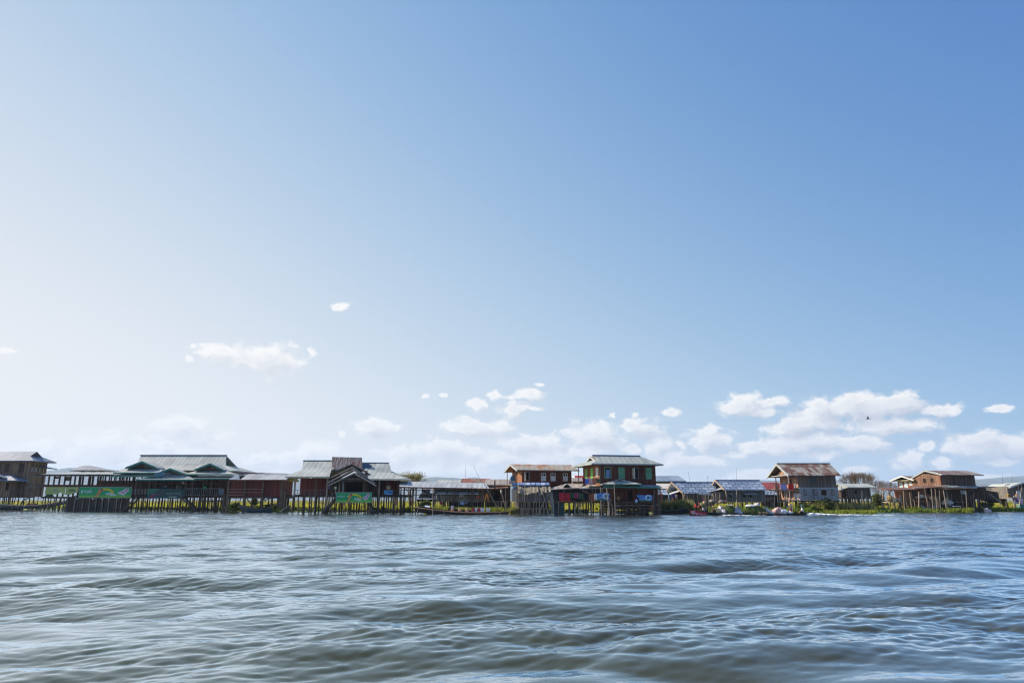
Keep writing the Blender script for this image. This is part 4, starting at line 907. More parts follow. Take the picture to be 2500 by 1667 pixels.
pole('upright bamboo pole in front of the dark shack', 1235, 1247, 1234, 1189, 103.6, .055, 'grey_bamboo', 'leaning boat poles')
pole('bamboo pole leaning right with its foot beside the dark shack', 1222, 1247, 1226.5, 1222, 103, .045, 'grey_bamboo', 'leaning boat poles')
pole('straight bamboo pole standing in the water before the long boat', 1056, 1257, 1057, 1191, 99.8, .06, 'bamboo', 'poles beside the long boat', zb=-.5)
pole('short forked stick in the water at the bow of the long boat', 1016, 1257, 1022, 1236, 99.8, .05, 'grey_bamboo', 'poles beside the long boat', zb=-.5)
pole('thin pole leaning left in the reeds under the woven hut', 1081, 1226, 1075, 1207, 106, .045, 'bamboo', 'poles beside the long boat')
plain('log_post', 'weathered upright log post on the dark shack roof edge', 'post', MB().tube((X(1208), Y - .2, Z(1192)), (X(1208), Y - .2, Z(1172)), .14, .11), 'dark_post')
plain('white_bundle', 'pale bundle tied on top of a leaning bamboo pole', 'bundle', MB().blob(tuple(pt(1223.5, 1199, 103)), .14, .14, .3, 2, .2), 'cream_paint')
plain('red_bucket', 'small red and white bucket hanging under the woven hut', 'bucket', MB().lathe((X(1078), Y - .2, Z(1231)), [(.17, 0), (.24, .34), (.25, .4)], 10), pcol('bucket_red', (.5,.05,.06), .2, 3))

# ================================================================== brown house with orange roof
Y = 108.0; X, Z = xfn(Y)
DEFROT = (X(1277), Y, R(15))
h = plain_house('orange_roof_house', 'long brown plank house with pale roof streaked orange and white-framed windows', 1258, 1419, 1277, 1403, 1133, 1147, 1183, Y, 6.0, 'orange_rust_tin', 'red_brown_boards', over=1.0, nst=0, trim='grey_paint')
MB().box(X(1276.5), X(1276.5) + .08, Y + .05, Y + 5.9, Z(1183), Z(1150)).build('gable_wall', 'orange_boards', h).location.x -= .12  # sun-facing end of the brown house, sunlight put into orange boards
MB().box(X(1277), X(1399), Y + .3, Y + 6, Z(1222), Z(1183)).build('lower_wall', 'dark_red_boards', h)
MB().box(X(1256), X(1277), Y + .2, Y + 5.8, Z(1185), Z(1182.5)).build('balcony_floor', 'deck_boards', h)
MB().tube((X(1262), Y + .6, Z(1183)), (X(1262), Y + .6, Z(1149)), .07).build('porch_post', 'dark_post', h)
MB().tube((X(1260), Y + 5.6, Z(1183)), (X(1260), Y + 5.6, VZ(1150, Y + 5.6)), .06).build('porch_post', 'dark_post', h)
for u in (1323, 1348, 1380): window(h, X(u), X(u + 13), Z(1173.5), Z(1153.5), Y, 'white_paint', 'glass_dark', shutter='white_paint', fw=.10)
window(h, X(1280), X(1293), Z(1173.5), Z(1151), Y, 'grey_paint', 'inside_dark', bars=0, fw=.08)
MB().box(X(1280.5), X(1282.5), Y - .5, Y - .1, Z(1173), Z(1155)).build('open_shutter', 'cream_paint', h)
for d_ in (.7, 3.4): window(h, Y + d_, Y + d_ + .9, Z(1182.5), Z(1152), X(1276) , 'cream_paint', 'cream_paint', side='left', bars=0)
DEFROT = None
dish = thing('blue_dish', 'blue rounded dish leaning on the balcony under the orange roof gable', 'dish', (UX(1252, Y + 4), Y + 4, Z(1173)))
MB().blob((UX(1252, Y + 4), Y + 4, VZ(1168, Y + 4)), .45, .2, .5, 1, .03, 14, 8).build('bowl', pcol('dish_blue', (.06,.16,.28), .15, 3), dish)
MB().tube((UX(1252, Y + 4), Y + 4.1, VZ(1176, Y + 4)), (UX(1252, Y + 4), Y + 4.1, VZ(1170, Y + 4)), .04).build('stand', 'dark_trim', dish)
plain('red_cloth', 'red and white cloths hung over the balcony rail left of the orange roof house', 'cloth', MB().box(X(1243), X(1256), Y + .1, Y + .22, Z(1181), Z(1173.5)), pcol('red_white_cloth', (.60,.12,.12), .7, 6, hi=(.75,.6,.6)))
# ------------------------------------------------------------------ thatched shack in front
Y = 101.5; X, Z = xfn(Y)
h = thing('thatched_shack', 'ragged thatched shack with blue sheeting along its ridge, on pale bamboo stilts', 'shack', (X(1300), Y + 2, 0))
mb = MB()
for i in range(16):
    a = X(1264) + (X(1344) - X(1264)) * i / 16; b_ = X(1264) + (X(1344) - X(1264)) * (i + 1) / 16
    vb = 1203 + random.uniform(-4, 5)
    mb.slab([(a, Y - .8 - random.uniform(0, .15), Z(vb)), (b_, Y - .8 - random.uniform(0, .15), Z(vb + random.uniform(-2, 2))), (b_ + .02, Y + 1.6, VZ(1181.5, Y + 1.6)), (a, Y + 1.6, VZ(1181.5, Y + 1.6))], .14)
mb.slab([(X(1262), Y + 1.6, VZ(1181.2, Y + 1.6)), (X(1344), Y + 1.6, VZ(1181.2, Y + 1.6)), (X(1344), Y + 4, Z(1200)), (X(1262), Y + 4, Z(1200))], .16)
mb.build('roof', 'thatch', h)
mb = MB()
for i in range(7):
    a = X(1263) + (X(1343) - X(1263)) * i / 7; b_ = X(1263) + (X(1343) - X(1263)) * (i + 1) / 7 - (0.05)
    mb.slab([(a, Y + .9, VZ(1184 + random.uniform(-.8, .8), Y + .9)), (b_, Y + .9, VZ(1184 + random.uniform(-.8, .8), Y + .9)), (b_, Y + 1.7, VZ(1177.5, Y + 1.7)), (a, Y + 1.7, VZ(1177.5, Y + 1.7))], .05)
mb.build('ridge_sheet', checker_roof('blue_ridge', (.42,.52,.68), (.12,.20,.40), (.05,.08,.16), 1.3, 1.0), h)
MB().extrude([(X(1248), Y + .3, Z(1177.5)), (X(1264), Y + .3, Z(1177.5)), (X(1259.5), Y + .1, Z(1190)), (X(1256), Y + .05, Z(1199))], (0, .06, 0)).build('gable_sheet', 'blue_checker_small', h)
MB().box(X(1265), X(1340), Y, Y + 3.4, Z(1223), Z(1197)).build('wall', 'grey_boards', h)
MB().box(X(1249), X(1265), Y + .4, Y + 3.2, Z(1224), Z(1192)).build('end_wall', 'pale_mat', h)
MB().extrude([(X(1281), Y - .12, Z(1223)), (X(1283), Y - .12, Z(1204)), (X(1266), Y - .12, Z(1202)), (X(1266), Y - .12, Z(1221))], (0, .1, 0)).build('slat_panel', 'grey_boards', h)
MB().box(X(1262), X(1342), Y - .3, Y + 3.4, Z(1225), Z(1223)).build('floor', 'deck_boards', h)
MB().box(X(1262), X(1338), Y - .9, Y + .6, Z(1242), Z(1240.5)).build('landing', 'pale_post', h)
MB().box(X(1262), X(1342), Y + 3, Y + 3.1, .05, Z(1225.5)).build('under_darkener', 'dark_boards', h)  # dark backing added to darken the gap under the shack
stilts(h, rowpts(X(1249), X(1342), 26, Y - .2, .2, .4), Z(1224), .07, ['pale_post', 'bamboo', 'brown_post', 'grey_bamboo'])
stilts(h, rowpts(X(1262), X(1340), 18, Y - .8, .2, .2), Z(1241), .06, ['pale_post', 'bamboo'])
stilts(h, rowpts(X(1262), X(1342), 14, Y + 2.5, .3, .6), Z(1224), .08, ['dark_post', 'brown_post'])
for (u0, v0, u1, v1) in ((1267, 1224, 1266, 1190), (1276, 1224, 1275, 1198), (1258, 1255, 1259, 1198)): MB().tube(pt(u0, v0, Y - .25), pt(u1, v1, Y - .25), .05).build('bamboo_post', 'bamboo', h)
for i, (u0, v0, u1, v1) in enumerate(((1340, 1257, 1323, 1195), (1312.5, 1257, 1330, 1222), (1352.5, 1257, 1341, 1219), (1281, 1222, 1280.5, 1150))):
    pole(('thick bamboo prop leaning left against the thatched shack', 'bamboo prop crossing low before the thatched shack', 'curved prop at the right corner of the thatched shack', 'thin upright pole rising before the open window of the orange roof house')[i], u0, v0, u1, v1, Y - 1.0 - .1 * i, .075 if i < 3 else .045, 'bamboo' if i % 2 else 'grey_bamboo', 'props of the thatched shack')
plain('thatch_panel', 'pale curved thatch panel standing at the right end of the thatched shack', 'panel', MB().extrude([(X(1340.5), Y - .1, Z(1200)), (X(1348.5), Y - .1, Z(1200)), (X(1351.5), Y - .1, Z(1226)), (X(1352.5), Y - .1, Z(1250)), (X(1349.5), Y - .1, Z(1248)), (X(1344), Y - .1, Z(1226)), (X(1341), Y - .1, Z(1215))], (0, .35, 0)), 'pale_mat')

# ================================================================== low annex with washing
Y = 102.0; X, Z = xfn(Y)
h = thing('low_annex', 'low dark annex with washing lines between the thatched shack and red house', 'house', (X(1400), Y + 3, 0))
MB().box(X(1351), X(1468), Y + 1.6, Y + 5.5, Z(1224), Z(1190)).build('wall', 'dark_boards', h)
MB().box(X(1343), X(1362), Y + .6, Y + 1.5, Z(1224), Z(1194)).build('left_wall', pcol('mauve_boards', (.13,.095,.10), .25, 3, stretch=(3,3,.4)), h)
mb = MB()
mb.slab([(X(1328), Y - .6, Z(1195)), (X(1418), Y - .6, Z(1190)), (UX(1424, Y + 3), Y + 3.2, VZ(1180.5, Y + 3)), (UX(1384, Y + 3), Y + 3.2, VZ(1180, Y + 3))], .12)
mb.build('roof', 'pinkish_tin', h)
gable_roof(MB(), X(1376), X(1392), Y - .2, Y + 2.8, Z(1186), VZ(1180, Y), .10, 'y').build('roof_gable', 'pale_tin', h)
MB().slab([(X(1412), Y - .9, Z(1191.3)), (X(1497), Y - .9, Z(1190.5)), (UX(1488, Y + 2), Y + 2.2, VZ(1182, Y + 2)), (UX(1438, Y + 2), Y + 2.2, VZ(1182.5, Y + 2))], .12).build('porch_roof', 'pale_tin', h)
for u in (1364, 1377, 1446, 1454): MB().tube((X(u), Y - .2, Z(1224)), (X(u), Y - .2, Z(1191)), .06).build('post', random.choice(['brown_post', 'pale_post']), h)
MB().box(X(1350), X(1468), Y - .6, Y + 5.5, Z(1227.5), Z(1224.5)).build('floor', 'dark_boards', h)
stilts(h, [(X(u), Y - .3) for u in (1363, 1388, 1403, 1410, 1416, 1431, 1443)], Z(1226), .11, ['brown_post', 'dark_post', 'pale_post'])
stilts(h, rowpts(X(1355), X(1462), 13, Y + 3, .3, 1), Z(1226), .10, 'dark_post')
MB().box(X(1352), X(1378), Y + .4, Y + .6, -.4, Z(1227)).build('skirt_sheet', pcol('teal_grey_sheet', (.10,.15,.145), .3, 2), h)
# washing on the lines (each piece its own thing)
def hang(label, name, u0, u1, v0, v1, Y, col, group, v1b=None, y_th=.07, wob=.06, cat=None):
    """a cloth hung from a line: wavy sheet with thickness and an uneven hem"""
    X, Z = xfn(Y); n = 7; top = []; bot = []; rg = random.Random(int(u0 * 7 + v0))
    v1b = v1 if v1b is None else v1b; mb = MB(); ph = rg.uniform(0, 6)
    P_ = []
    for i in range(n + 1):
        t = i / n; x = X(u0) + (X(u1) - X(u0)) * t; y = Y + wob * math.sin(t * 9 + ph)
        P_.append(((x, y, Z(v0) - .04 * math.sin(math.pi * t)), (x + rg.uniform(-.03, .03), y + wob * .6 * math.cos(t * 7 + ph), Z(v1 + (v1b - v1) * t) + rg.uniform(-.05, .05))))
    for i in range(n):
        a, b = P_[i], P_[i+1]; mb.extrude([a[0], b[0], b[1], a[1]], (0, y_th, 0))
    m = pcol('fabric_%s_%d' % (name, int(u0)), col, .28, 4, .85)
    return plain(name, label, cat or name.split('_')[-1], mb, m, group)
G_ = 'washing on the low annex line'
Yl = Y - .8
hang('red patterned shirt hanging left on the annex washing line', 'red_shirt', 1365, 1380, 1202, 1223, Yl, (.52,.03,.05), G_)
hang('second red shirt with a dark front on the annex washing line', 'red_shirt', 1380, 1392, 1203, 1224, Yl, (.42,.03,.04), G_)
hang('green shirt on the annex washing line', 'green_shirt', 1393, 1400, 1203, 1215, Yl, (.03,.12,.06), G_)
hang('pink shirt on the annex washing line', 'pink_shirt', 1401, 1411, 1203, 1216, Yl, (.35,.05,.12), G_)
hang('dark green cloth on the annex washing line', 'green_cloth', 1412, 1424, 1203, 1219, Yl, (.06,.10,.06), G_)
hang('black cloth on the annex washing line beside the rust sheet', 'black_cloth', 1424.5, 1438, 1203, 1223, Yl, (.015,.017,.022), G_)
hang('large rust-brown sheet hanging left of the white strip and blue banner', 'rust_sheet', 1437, 1457, 1204, 1222, Yl - .1, (.30,.09,.045), G_, v1b=1225)
hang('narrow white towel with green mark beside the left blue banner', 'white_towel', 1450, 1457, 1204, 1220, Yl - .3, (.75,.76,.72), G_, wob=.01)
mb = MB(); mb.tube((X(1362), Yl, Z(1202)), (X(1460), Yl - .1, Z(1203)), .025); plain('washing_line', 'washing line stretched across the low annex', 'line', mb, 'dark_trim')
pole('slanting bamboo rod above the annex washing line', 1422, 1197, 1437, 1203, Yl - .2, .05, 'bamboo', 'rods at the low annex')
pole('straight bamboo post at the front of the low annex', 1364, 1257, 1364, 1224, Yl - .3, .07, 'pale_post', 'rods at the low annex', zb=-.4)
pole('grey post leaning beside the hanging rust sheet', 1442, 1257, 1444, 1218, Yl - .3, .08, 'grey_bamboo', 'rods at the low annex', zb=-.4)
# far red roof
plain_house('far_red_house', 'far small house with crimson roof and white gable trim between the brown and red houses', 1406, 1440, 1410, 1440, 1160.5, 1173.5, 1200, 135.0, 6, 'red_sheet', 'cream_paint', trim='white_paint', nst=0)
plain_house('far_pale_house', 'far house with pale roof showing just left of the crimson roof', 1396, 1424, 1399, 1424, 1166, 1174.5, 1215, 130.0, 5, 'pinkish_tin', 'grey_boards', trim='white_paint', nst=6)

# ================================================================== red two-storey house
Y = 101.5; X, Z = xfn(Y); yb = Y + 7.6
h = thing('red_house', 'tall dark red two-storey house with grey hip roof and green shutters', 'house', (X(1535), Y + 4, 0))
DEFROT = (X(1467), Y, R(13))
MB().box(X(1467), X(1613), Y, yb, Z(1188), Z(1132)).build('upper_wall', 'red_brown_boards', h)
MB().box(X(1467) - .07, X(1467) - .01, Y + .02, yb - .02, Z(1187), Z(1133)).build('side_wall', 'orange_boards', h)  # brighter boards on the sunny side: sunlight put into the colour
r = hip_roof(MB(), X(1464) - 1.5, X(1627), Y - 1.0, yb + 1.0, Z(1132), VZ(1112, Y + 3.8), UX(1462, Y + 3.8), UX(1588, Y + 3.8), gl=.5, th=.18).build('roof', 'grey_green_tin', h)
MB().extrude([(UX(1461.3, Y+3.8), Y + 1.6, Z(1122)), (UX(1461.3, Y+3.8), Y + 6, Z(1122)), (UX(1461.3, Y+3.8), Y + 3.8, VZ(1114, Y + 3.8))], (-.1, 0, 0)).build('gablet', 'dark_boards', r)
b = MB(); gx = UX(1461.3, Y+3.8) - .35
for (ya, yb_) in ((Y + 1.3, Y + 3.8), (Y + 3.8, Y + 6.3)):
    za, zb = (Z(1123.5), VZ(1112.5, Y + 3.8)); za, zb = (za, zb) if ya < Y + 2 else (zb, za)
    b.extrude([(gx, ya, za), (gx, yb_, zb), (gx, yb_, zb - .3), (gx, ya, za - .3)], (.12, 0, 0))
b.build('gablet_trim', 'grey_paint', r)
MB().bar((UX(1462, Y+3.8), Y + 3.8, VZ(1112, Y+3.8) + .06), (UX(1588, Y+3.8), Y + 3.8, VZ(1112, Y+3.8) + .06), .35, .16).build('ridge_cap', pcol('cap_blue', (.16,.22,.33), .2, 2), r)
MB().box(X(1464) - 1.5, X(1627), Y - 1.1, Y - 1.0, Z(1134.5), Z(1131.8)).build('fascia', 'grey_paint', r)
MB().box(X(1465) - .1, X(1465) + .1, Y - .2, Y - .02, Z(1190), Z(1133)).build('corner_post', 'brown_post', h)
window(h, X(1477), X(1495), Z(1167), Z(1139), Y, 'green_shutter', 'inside_dark', bars=0, fw=.14)
MB().box(X(1481), X(1490), Y - .16, Y - .09, Z(1166), Z(1146)).build('curtain', pcol('curtain_blue', (.20,.30,.48), .3, 3), h)
window(h, X(1514), X(1530.5), Z(1168), Z(1139.5), Y, 'green_shutter', 'green_shutter', fw=.12)
window(h, X(1550), X(1567), Z(1168), Z(1140), Y, 'grey_boards', 'inside_dark', bars=0, fw=.12)
MB().box(X(1550), X(1553), Y - .7, Y - .1, Z(1168), Z(1142)).build('open_shutter', 'cream_paint', h)
window(h, X(1586), X(1602), Z(1168.5), Z(1140), Y, 'green_shutter', 'green_shutter', fw=.12, bars=2)
for (d_, m_) in ((.7, 'white_paint'), (3.0, 'bright_green'), (5.6, 'bright_green')):
    window(h, Y + d_, Y + d_ + 1.0, Z(1168 if d_ > 1 else 1162), Z(1140), X(1467) - .07, m_, m_, side='left', fw=.1)
MB().box(X(1462) - 1.6, X(1467) - .1, Y - .6, yb - .2, Z(1189), Z(1186)).build('balcony', 'deck_boards', h)
MB().tube((X(1447), Y + 6.5, Z(1188)), (X(1447), Y + 6.5, Z(1135)), .07).build('balcony_post', 'brown_post', h)
DEFROT = None
MB().box(X(1478), X(1606), Y + .5, yb, Z(1225), Z(1186.5)).build('lower_wall', 'red_brown_boards', h)
# porch: gable on a long skirt roof
o = MB(); zt = VZ(1186.5, Y - 2.2)
o.slab([(X(1474), Y - 2.2, zt), (X(1609), Y - 2.2, VZ(1189, Y - 2.2)), (X(1609), Y + .5, Z(1183.5)), (X(1478), Y + .5, Z(1181))], .12); o = o.build('porch_roof', 'grey_tin', h)
MB().bar((UX(1474, Y-2.3), Y - 2.27, zt - .06), (UX(1610, Y-2.3), Y - 2.27, VZ(1189.5, Y - 2.2) - .06), .1, .22).build('fascia', 'teal_trim', o)
g_ = MB(); yg = Y - 2.4; zp = VZ(1168.5, yg)
g_.slab([(UX(1470, yg), yg, VZ(1181.5, yg)), (UX(1516, yg), yg + .8, zp), (UX(1516, yg), yg + 2.6, zp), (UX(1470, yg), yg + 2.6, VZ(1181, yg))], .12)
g_.slab([(UX(1516, yg), yg + .8, zp), (UX(1567, yg), yg, VZ(1180.5, yg)), (UX(1567, yg), yg + 2.6, VZ(1180.5, yg)), (UX(1516, yg), yg + 2.6, zp)], .12)
g_.slab([(UX(1472, yg), yg - .6, VZ(1182, yg - .6)), (UX(1567, yg), yg - .6, VZ(1181.5, yg - .6)), (UX(1532, yg), yg + .9, VZ(1174, yg + .9)), (UX(1500, yg), yg + .9, VZ(1174, yg + .9))], .1)
go_ = g_.build('porch_gable', 'pale_tin', h)
MB().extrude([(UX(1502, yg), yg + .75, VZ(1174.2, yg)), (UX(1529, yg), yg + .75, VZ(1174.2, yg)), (UX(1516, yg), yg + .75, VZ(1169.5, yg))], (0, .08, 0)).build('gable_panel', 'dark_boards', go_)
MB().box(UX(1472, yg), UX(1567, yg), yg - .72, yg - .61, VZ(1183.5, yg), VZ(1181.3, yg)).build('fascia', 'teal_trim', go_)
MB().box(X(1462), X(1606), Y - 1.8, yb, Z(1228), Z(1224.5)).build('floor', 'dark_boards', h)
for (u, m_) in ((1463, 'grey_bamboo'), (1468, 'brown_post'), (1555, 'dark_post'), (1592, 'dark_post'), (1600, 'brown_post'), (1605, 'dark_post')): MB().tube((X(u), Y - 1.7, -.5), (X(u), Y - 1.7, Z(1190)), .10).build('post', m_, h)
window(h, X(1533), X(1546), Z(1222), Z(1196), Y + .5, 'red_brown_boards', 'inside_dark', bars=0)
stilts(h, rowpts(X(1468), X(1606), 24, Y - 1, .25, .6), Z(1226), .09, ['dark_post', 'brown_post', 'dark_post', 'pale_post'])
stilts(h, rowpts(X(1468), X(1606), 16, Y + 4, .25, 1.5), Z(1226), .11, 'dark_post')
for v in (1233, 1241, 1248.5): MB().tube((X(1465), Y - 1.75, Z(v)), (X(1598), Y - 1.75, Z(v + .4)), .055).build('rail', random.choice(['brown_post', 'grey_bamboo']), h)
MB().box(X(1470), X(1604), Y + 3, Y + 3.1, .9, Z(1228.5)).build('under_darkener', 'dark_boards', h)  # added dark backing, keeps the open underside dark
fw = thing('firewood_stack', 'dark stack of firewood and timber stored under the red house', 'woodpile', (X(1520), Y + .5, 0))
for i in range(46):
    u = random.uniform(1470, 1582); v = random.uniform(1231, 1256); l = random.uniform(.8, 2.2); a_ = random.uniform(-.35, .35)
    p = Vector((X(u), Y + random.uniform(-.6, 1.8), max(.02, Z(v)))); q_ = p + Vector((l * math.cos(a_), random.uniform(-.5, .5), l * math.sin(a_) * .6))
    MB().tube(p, q_, random.uniform(.06, .12), n=5).build('log', random.choice(['dark_post', 'dark_post', 'brown_post', 'pale_post', 'stair_boards']), fw)
for i, (u0, u1, v0, v1, d_) in enumerate(((1582, 1588.5, 1233, 1246, 0), (1592, 1600.5, 1234, 1246, .3))):
    b = thing('orange_barrel', ('orange barrel partly hidden by a post under the red house', 'orange barrel at the right end under the red house')[i], 'barrel', ((X(u0) + X(u1)) / 2, Y - .8 + d_, Z(v1)), 'orange barrels under the red house')
    c = ((X(u0) + X(u1)) / 2, Y - .8 + d_, Z(v1)); hh = Z(v0) - Z(v1); rr_ = (X(u1) - X(u0)) / 2
    MB().lathe(c, [(rr_ * .9, 0), (rr_, .06), (rr_, hh * .5), (rr_ * 1.04, hh * .52), (rr_, hh * .56), (rr_, hh * .92), (rr_ * .9, hh)], 14).build('drum', pcol('barrel_orange_%d' % i, (.62,.17,.06), .15, 3, .5), b)
    MB().lathe((c[0], c[1], c[2] + hh), [(rr_ * .85, 0), (rr_ * .8, .04)], 14).build('lid', pcol('barrel_lid_%d' % i, (.5,.12,.05), .15, 3), b)
def plank_bundle(): pass
l = thing('landing_ladder', 'pale bamboo landing ladder with short steps in front of the red house', 'ladder', (X(1492), Y - 3, 0))
for (u0, v0, u1, v1) in ((1484, 1257, 1486, 1224), (1488, 1257, 1487, 1238), (1496, 1257, 1496, 1238), (1502, 1257, 1501.5, 1230)): MB().tube(pt(u0, v0, Y - 2.9), pt(u1, v1, Y - 2.9), .065).build('rail', 'bamboo', l)
for (u0, u1, v) in ((1495, 1502, 1235), (1495, 1503, 1241.5), (1487, 1499, 1250)): MB().box(X(u0), X(u1), Y - 3.0, Y - 2.5, Z(v + 1), Z(v)).build('step', 'pale_post', l)
pole('tall bamboo mooring pole leaning by the left blue banner', 1488, 1257, 1481, 1191, Y - 2.7, .09, 'bamboo', 'mooring poles of the red house', zb=-.5)
pole('tall bamboo mooring pole before the porch gable of the red house', 1502.5, 1257, 1499, 1175, Y - 3.1, .085, 'bamboo', 'mooring poles of the red house', zb=-.5)
pole('short stick leaning behind the landing ladder of the red house', 1488, 1231, 1491, 1217, Y - 2.3, .05, 'bamboo', 'mooring poles of the red house')
pole('pale pole at the right front corner of the red house', 1595, 1224, 1598, 1196, Y - 1.9, .05, 'pale_post', 'mooring poles of the red house')
plain('round_basket', 'round tan basket hanging on the dark front wall of the red house', 'basket', MB().blob((X(1510), Y + .3, Z(1216)), .28, .2, .36, 5, .1), 'woven_tan')
# blue banners
pcol('picture_blue', (.05,.17,.55), .35, .9, .4, hi=(.18,.36,.72)); pcol('picture_sky', (.42,.56,.80), .2, 1.5, .4); pcol('picture_green', (.05,.16,.07), .4, 3, .4)
for (u0, u1, v0, v1, y, lb) in ((1457.5, 1487, 1203.5, 1221, Y - 2.3, 'blue advertising banner with a green base, left of the two on the red house'), (1553.5, 1592.5, 1208, 1224, Y - 2.2, 'blue advertising banner with a folded left corner, hung on the porch of the red house')):
    x0, x1, z0, z1 = UX(u0, y), UX(u1, y), VZ(v1, y), VZ(v0, y); w = x1 - x0; hh = z1 - z0
    b = thing('blue_banner', lb, 'banner', ((x0 + x1) / 2, y, z0), 'blue banners on the red house')
    if u0 < 1500: MB().box(x0, x1, y, y + .05, z0, z1).build('sheet', 'picture_blue', b)
    else: MB().extrude([(x0 + w * .20, y, z0), (x1 - w * .05, y, z0 + hh * .05), (x1, y, z1 - hh * .05), (x0 + w * .03, y, z1), (x0, y, z1 - hh * .15), (x0 + w * .12, y, z1 - hh * .5)], (0, .05, 0)).build('sheet', 'picture_blue', b)
    MB().extrude([(x0 + w * (.02 if u0 < 1500 else .2), y - .012, z0 + hh * .02), (x1 - w * .07, y - .012, z0 + hh * .06), (x1 - w * .05, y - .012, z0 + hh * .24), (x0 + w * (.01 if u0 < 1500 else .17), y - .012, z0 + hh * .22)], (0, .009, 0)).build('green_base', 'picture_green', b)
    m = MB(); p, q = arc_poly(x0 + w * .74, z0 + hh * .62, hh * .22, hh * .44, R(20), R(330), y - .026, 16, 1.25); strip(m, p, q, .009); m.build('cloud_ring', 'picture_sky', b)
    MB().blob((x0 + w * .70, y - .028, z0 + hh * .55), w * .06, .012, hh * .20, 4, .3).build('emblem_leaf', 'picture_green', b)
    MB().extrude([(x0 + w * .74, y - .04, z0 + hh * .66), (x0 + w * .86, y - .04, z0 + hh * .80), (x0 + w * .84, y - .04, z0 + hh * .62)], (0, .008, 0)).build('emblem_mark', 'banner_grey', b)
    m = MB()
    for k in range(8):
        xk = x0 + w * (.16 + .055 * k); m.extrude([(xk, y - .022, z0 + hh * .25), (xk + w * .03, y - .022, z0 + hh * .25), (xk + w * .015, y - .022, z0 + hh * (.45 + .08 * (k % 3)))], (0, .008, 0))
    m.build('picture_peaks', 'picture_sky', b)
    if u0 > 1500: MB().blob((x0 - w * .03, y - .1, z0 + hh * .08), .2, .1, .25, 3, .2).build('folded_corner', 'picture_sky', b)
# washing on the balcony of the red house
G_ = 'washing on the balcony of the red house'; Yl = Y - .75
for (u0, u1, v0, v1, c, nm, lb) in ((1423, 1429, 1166, 1180, (.20,.03,.06), 'maroon_cloth', 'maroon cloth at the left end of the red house balcony'),
    (1429, 1439, 1167.5, 1182, (.14,.20,.55), 'blue_shirt', 'blue and white shirt on the red house balcony'), (1439.5, 1448, 1167, 1184, (.66,.42,.36), 'pink_towel', 'pale pink towel on the red house balcony'),
    (1448, 1456.5, 1166.5, 1183, (.55,.20,.13), 'salmon_cloth', 'salmon patterned cloth on the red house balcony'), (1456.5, 1466.5, 1167.5, 1179, (.07,.12,.06), 'green_cloth', 'dark green cloth at the right end of the red house balcony')):
    hang(lb, nm, u0, u1, v0, v1, Yl, c, G_)
mb = MB(); mb.tube((X(1421), Yl + .04, Z(1166.5)), (X(1466), Yl + .04, Z(1167)), .025); plain('balcony_line', 'line of washing across the red house balcony', 'line', mb, 'dark_trim')

# ================================================================== huts right of the red house
plain_house('blue_roof_house', 'house with smooth pale blue roof behind the checkered huts', 1590, 1672, 1596, 1660, 1161, 1174.5, 1222, 128.0, 8, 'blue_sheet', 'grey_boards', trim='grey_paint', over=1.4)
Y = 118.0; X, Z = xfn(Y)
h = thing('cream_hut', 'low hut with a cream sheet roof edge beside the red house', 'hut', (X(1630), Y + 2, 0))
MB().slab([(X(1600), Y, Z(1192)), (X(1660), Y, Z(1192.5)), (X(1662), Y + 3, VZ(1180, Y + 3)), (X(1600), Y + 3, VZ(1180, Y + 3))], .12).build('roof', pcol('cream_sheet', (.52,.50,.44), .15, 1.2), h)
MB().box(X(1604), X(1656), Y + .6, Y + 4, Z(1222), Z(1193)).build('wall', 'brown_boards', h)
stilts(h, rowpts(X(1604), X(1656), 6, Y + .8), Z(1222), .1)
Y = 112.0; X, Z = xfn(Y)
h = thing('small_checker_hut', 'small hut with blue checkered roof tucked between the red house and the grey tarpaulin', 'hut', (X(1618), Y + 2, 0))
MB().slab([(X(1603), Y - .4, Z(1207)), (X(1632), Y - .4, Z(1207)), (X(1632), Y + 2.4, VZ(1195, Y + 2.4)), (X(1603), Y + 2.4, VZ(1195, Y + 2.4))], .1).build('roof', 'blue_checker_small', h)
MB().box(X(1605), X(1630), Y + .6, Y + 3, Z(1228), Z(1206)).build('wall', 'dark_boards', h)
MB().box(X(1607), X(1634), Y - .8, Y + 3, Z(1232), Z(1230)).build('deck', 'deck_boards', h)
stilts(h, rowpts(X(1606), X(1634), 9, Y - .4), Z(1231), .07, ['brown_post', 'dark_post', 'pale_post'])
plain('red_umbrella', 'folded red umbrella with pink top hanging beside the red house', 'umbrella', MB().lathe((X(1611), Y - .9, Z(1228)), [(.05, 0), (.20, .3), (.26, 1.0), (.30, 1.35), (.18, 1.5), (.04, 1.62)], 10), pcol('umbrella_red', (.42,.06,.05), .3, 2, hi=(.60,.30,.26)))
G_ = 'washing between the red house and the checkered hut'
hang('dark purple cloth hanging low between the red house and the hut', 'purple_cloth', 1615.5, 1624.5, 1221, 1229, Y - 1, (.08,.045,.16), G_)
hang('green framed cloth hanging left of the blue checkered hut', 'green_cloth', 1615, 1624, 1209, 1219, Y - 1, (.05,.09,.06), G_)
hang('white and violet cloth tied low beside the teal cloth', 'white_cloth', 1627.5, 1634, 1218, 1227, Y - 1.1, (.66,.68,.78), G_)
hang('teal cloth tied beside the white cloth', 'teal_cloth', 1634, 1638, 1218, 1227, Y - 1.1, (.04,.28,.28), G_)
hang('violet cloth under the grey tarpaulin', 'violet_cloth', 1638.5, 1649, 1205, 1216, Y - 1.0, (.14,.10,.26), G_)
hang('pale pink cloth under the right edge of the grey tarpaulin', 'pink_cloth', 1648, 1653, 1208, 1217, Y - 1.2, (.66,.42,.36), G_)
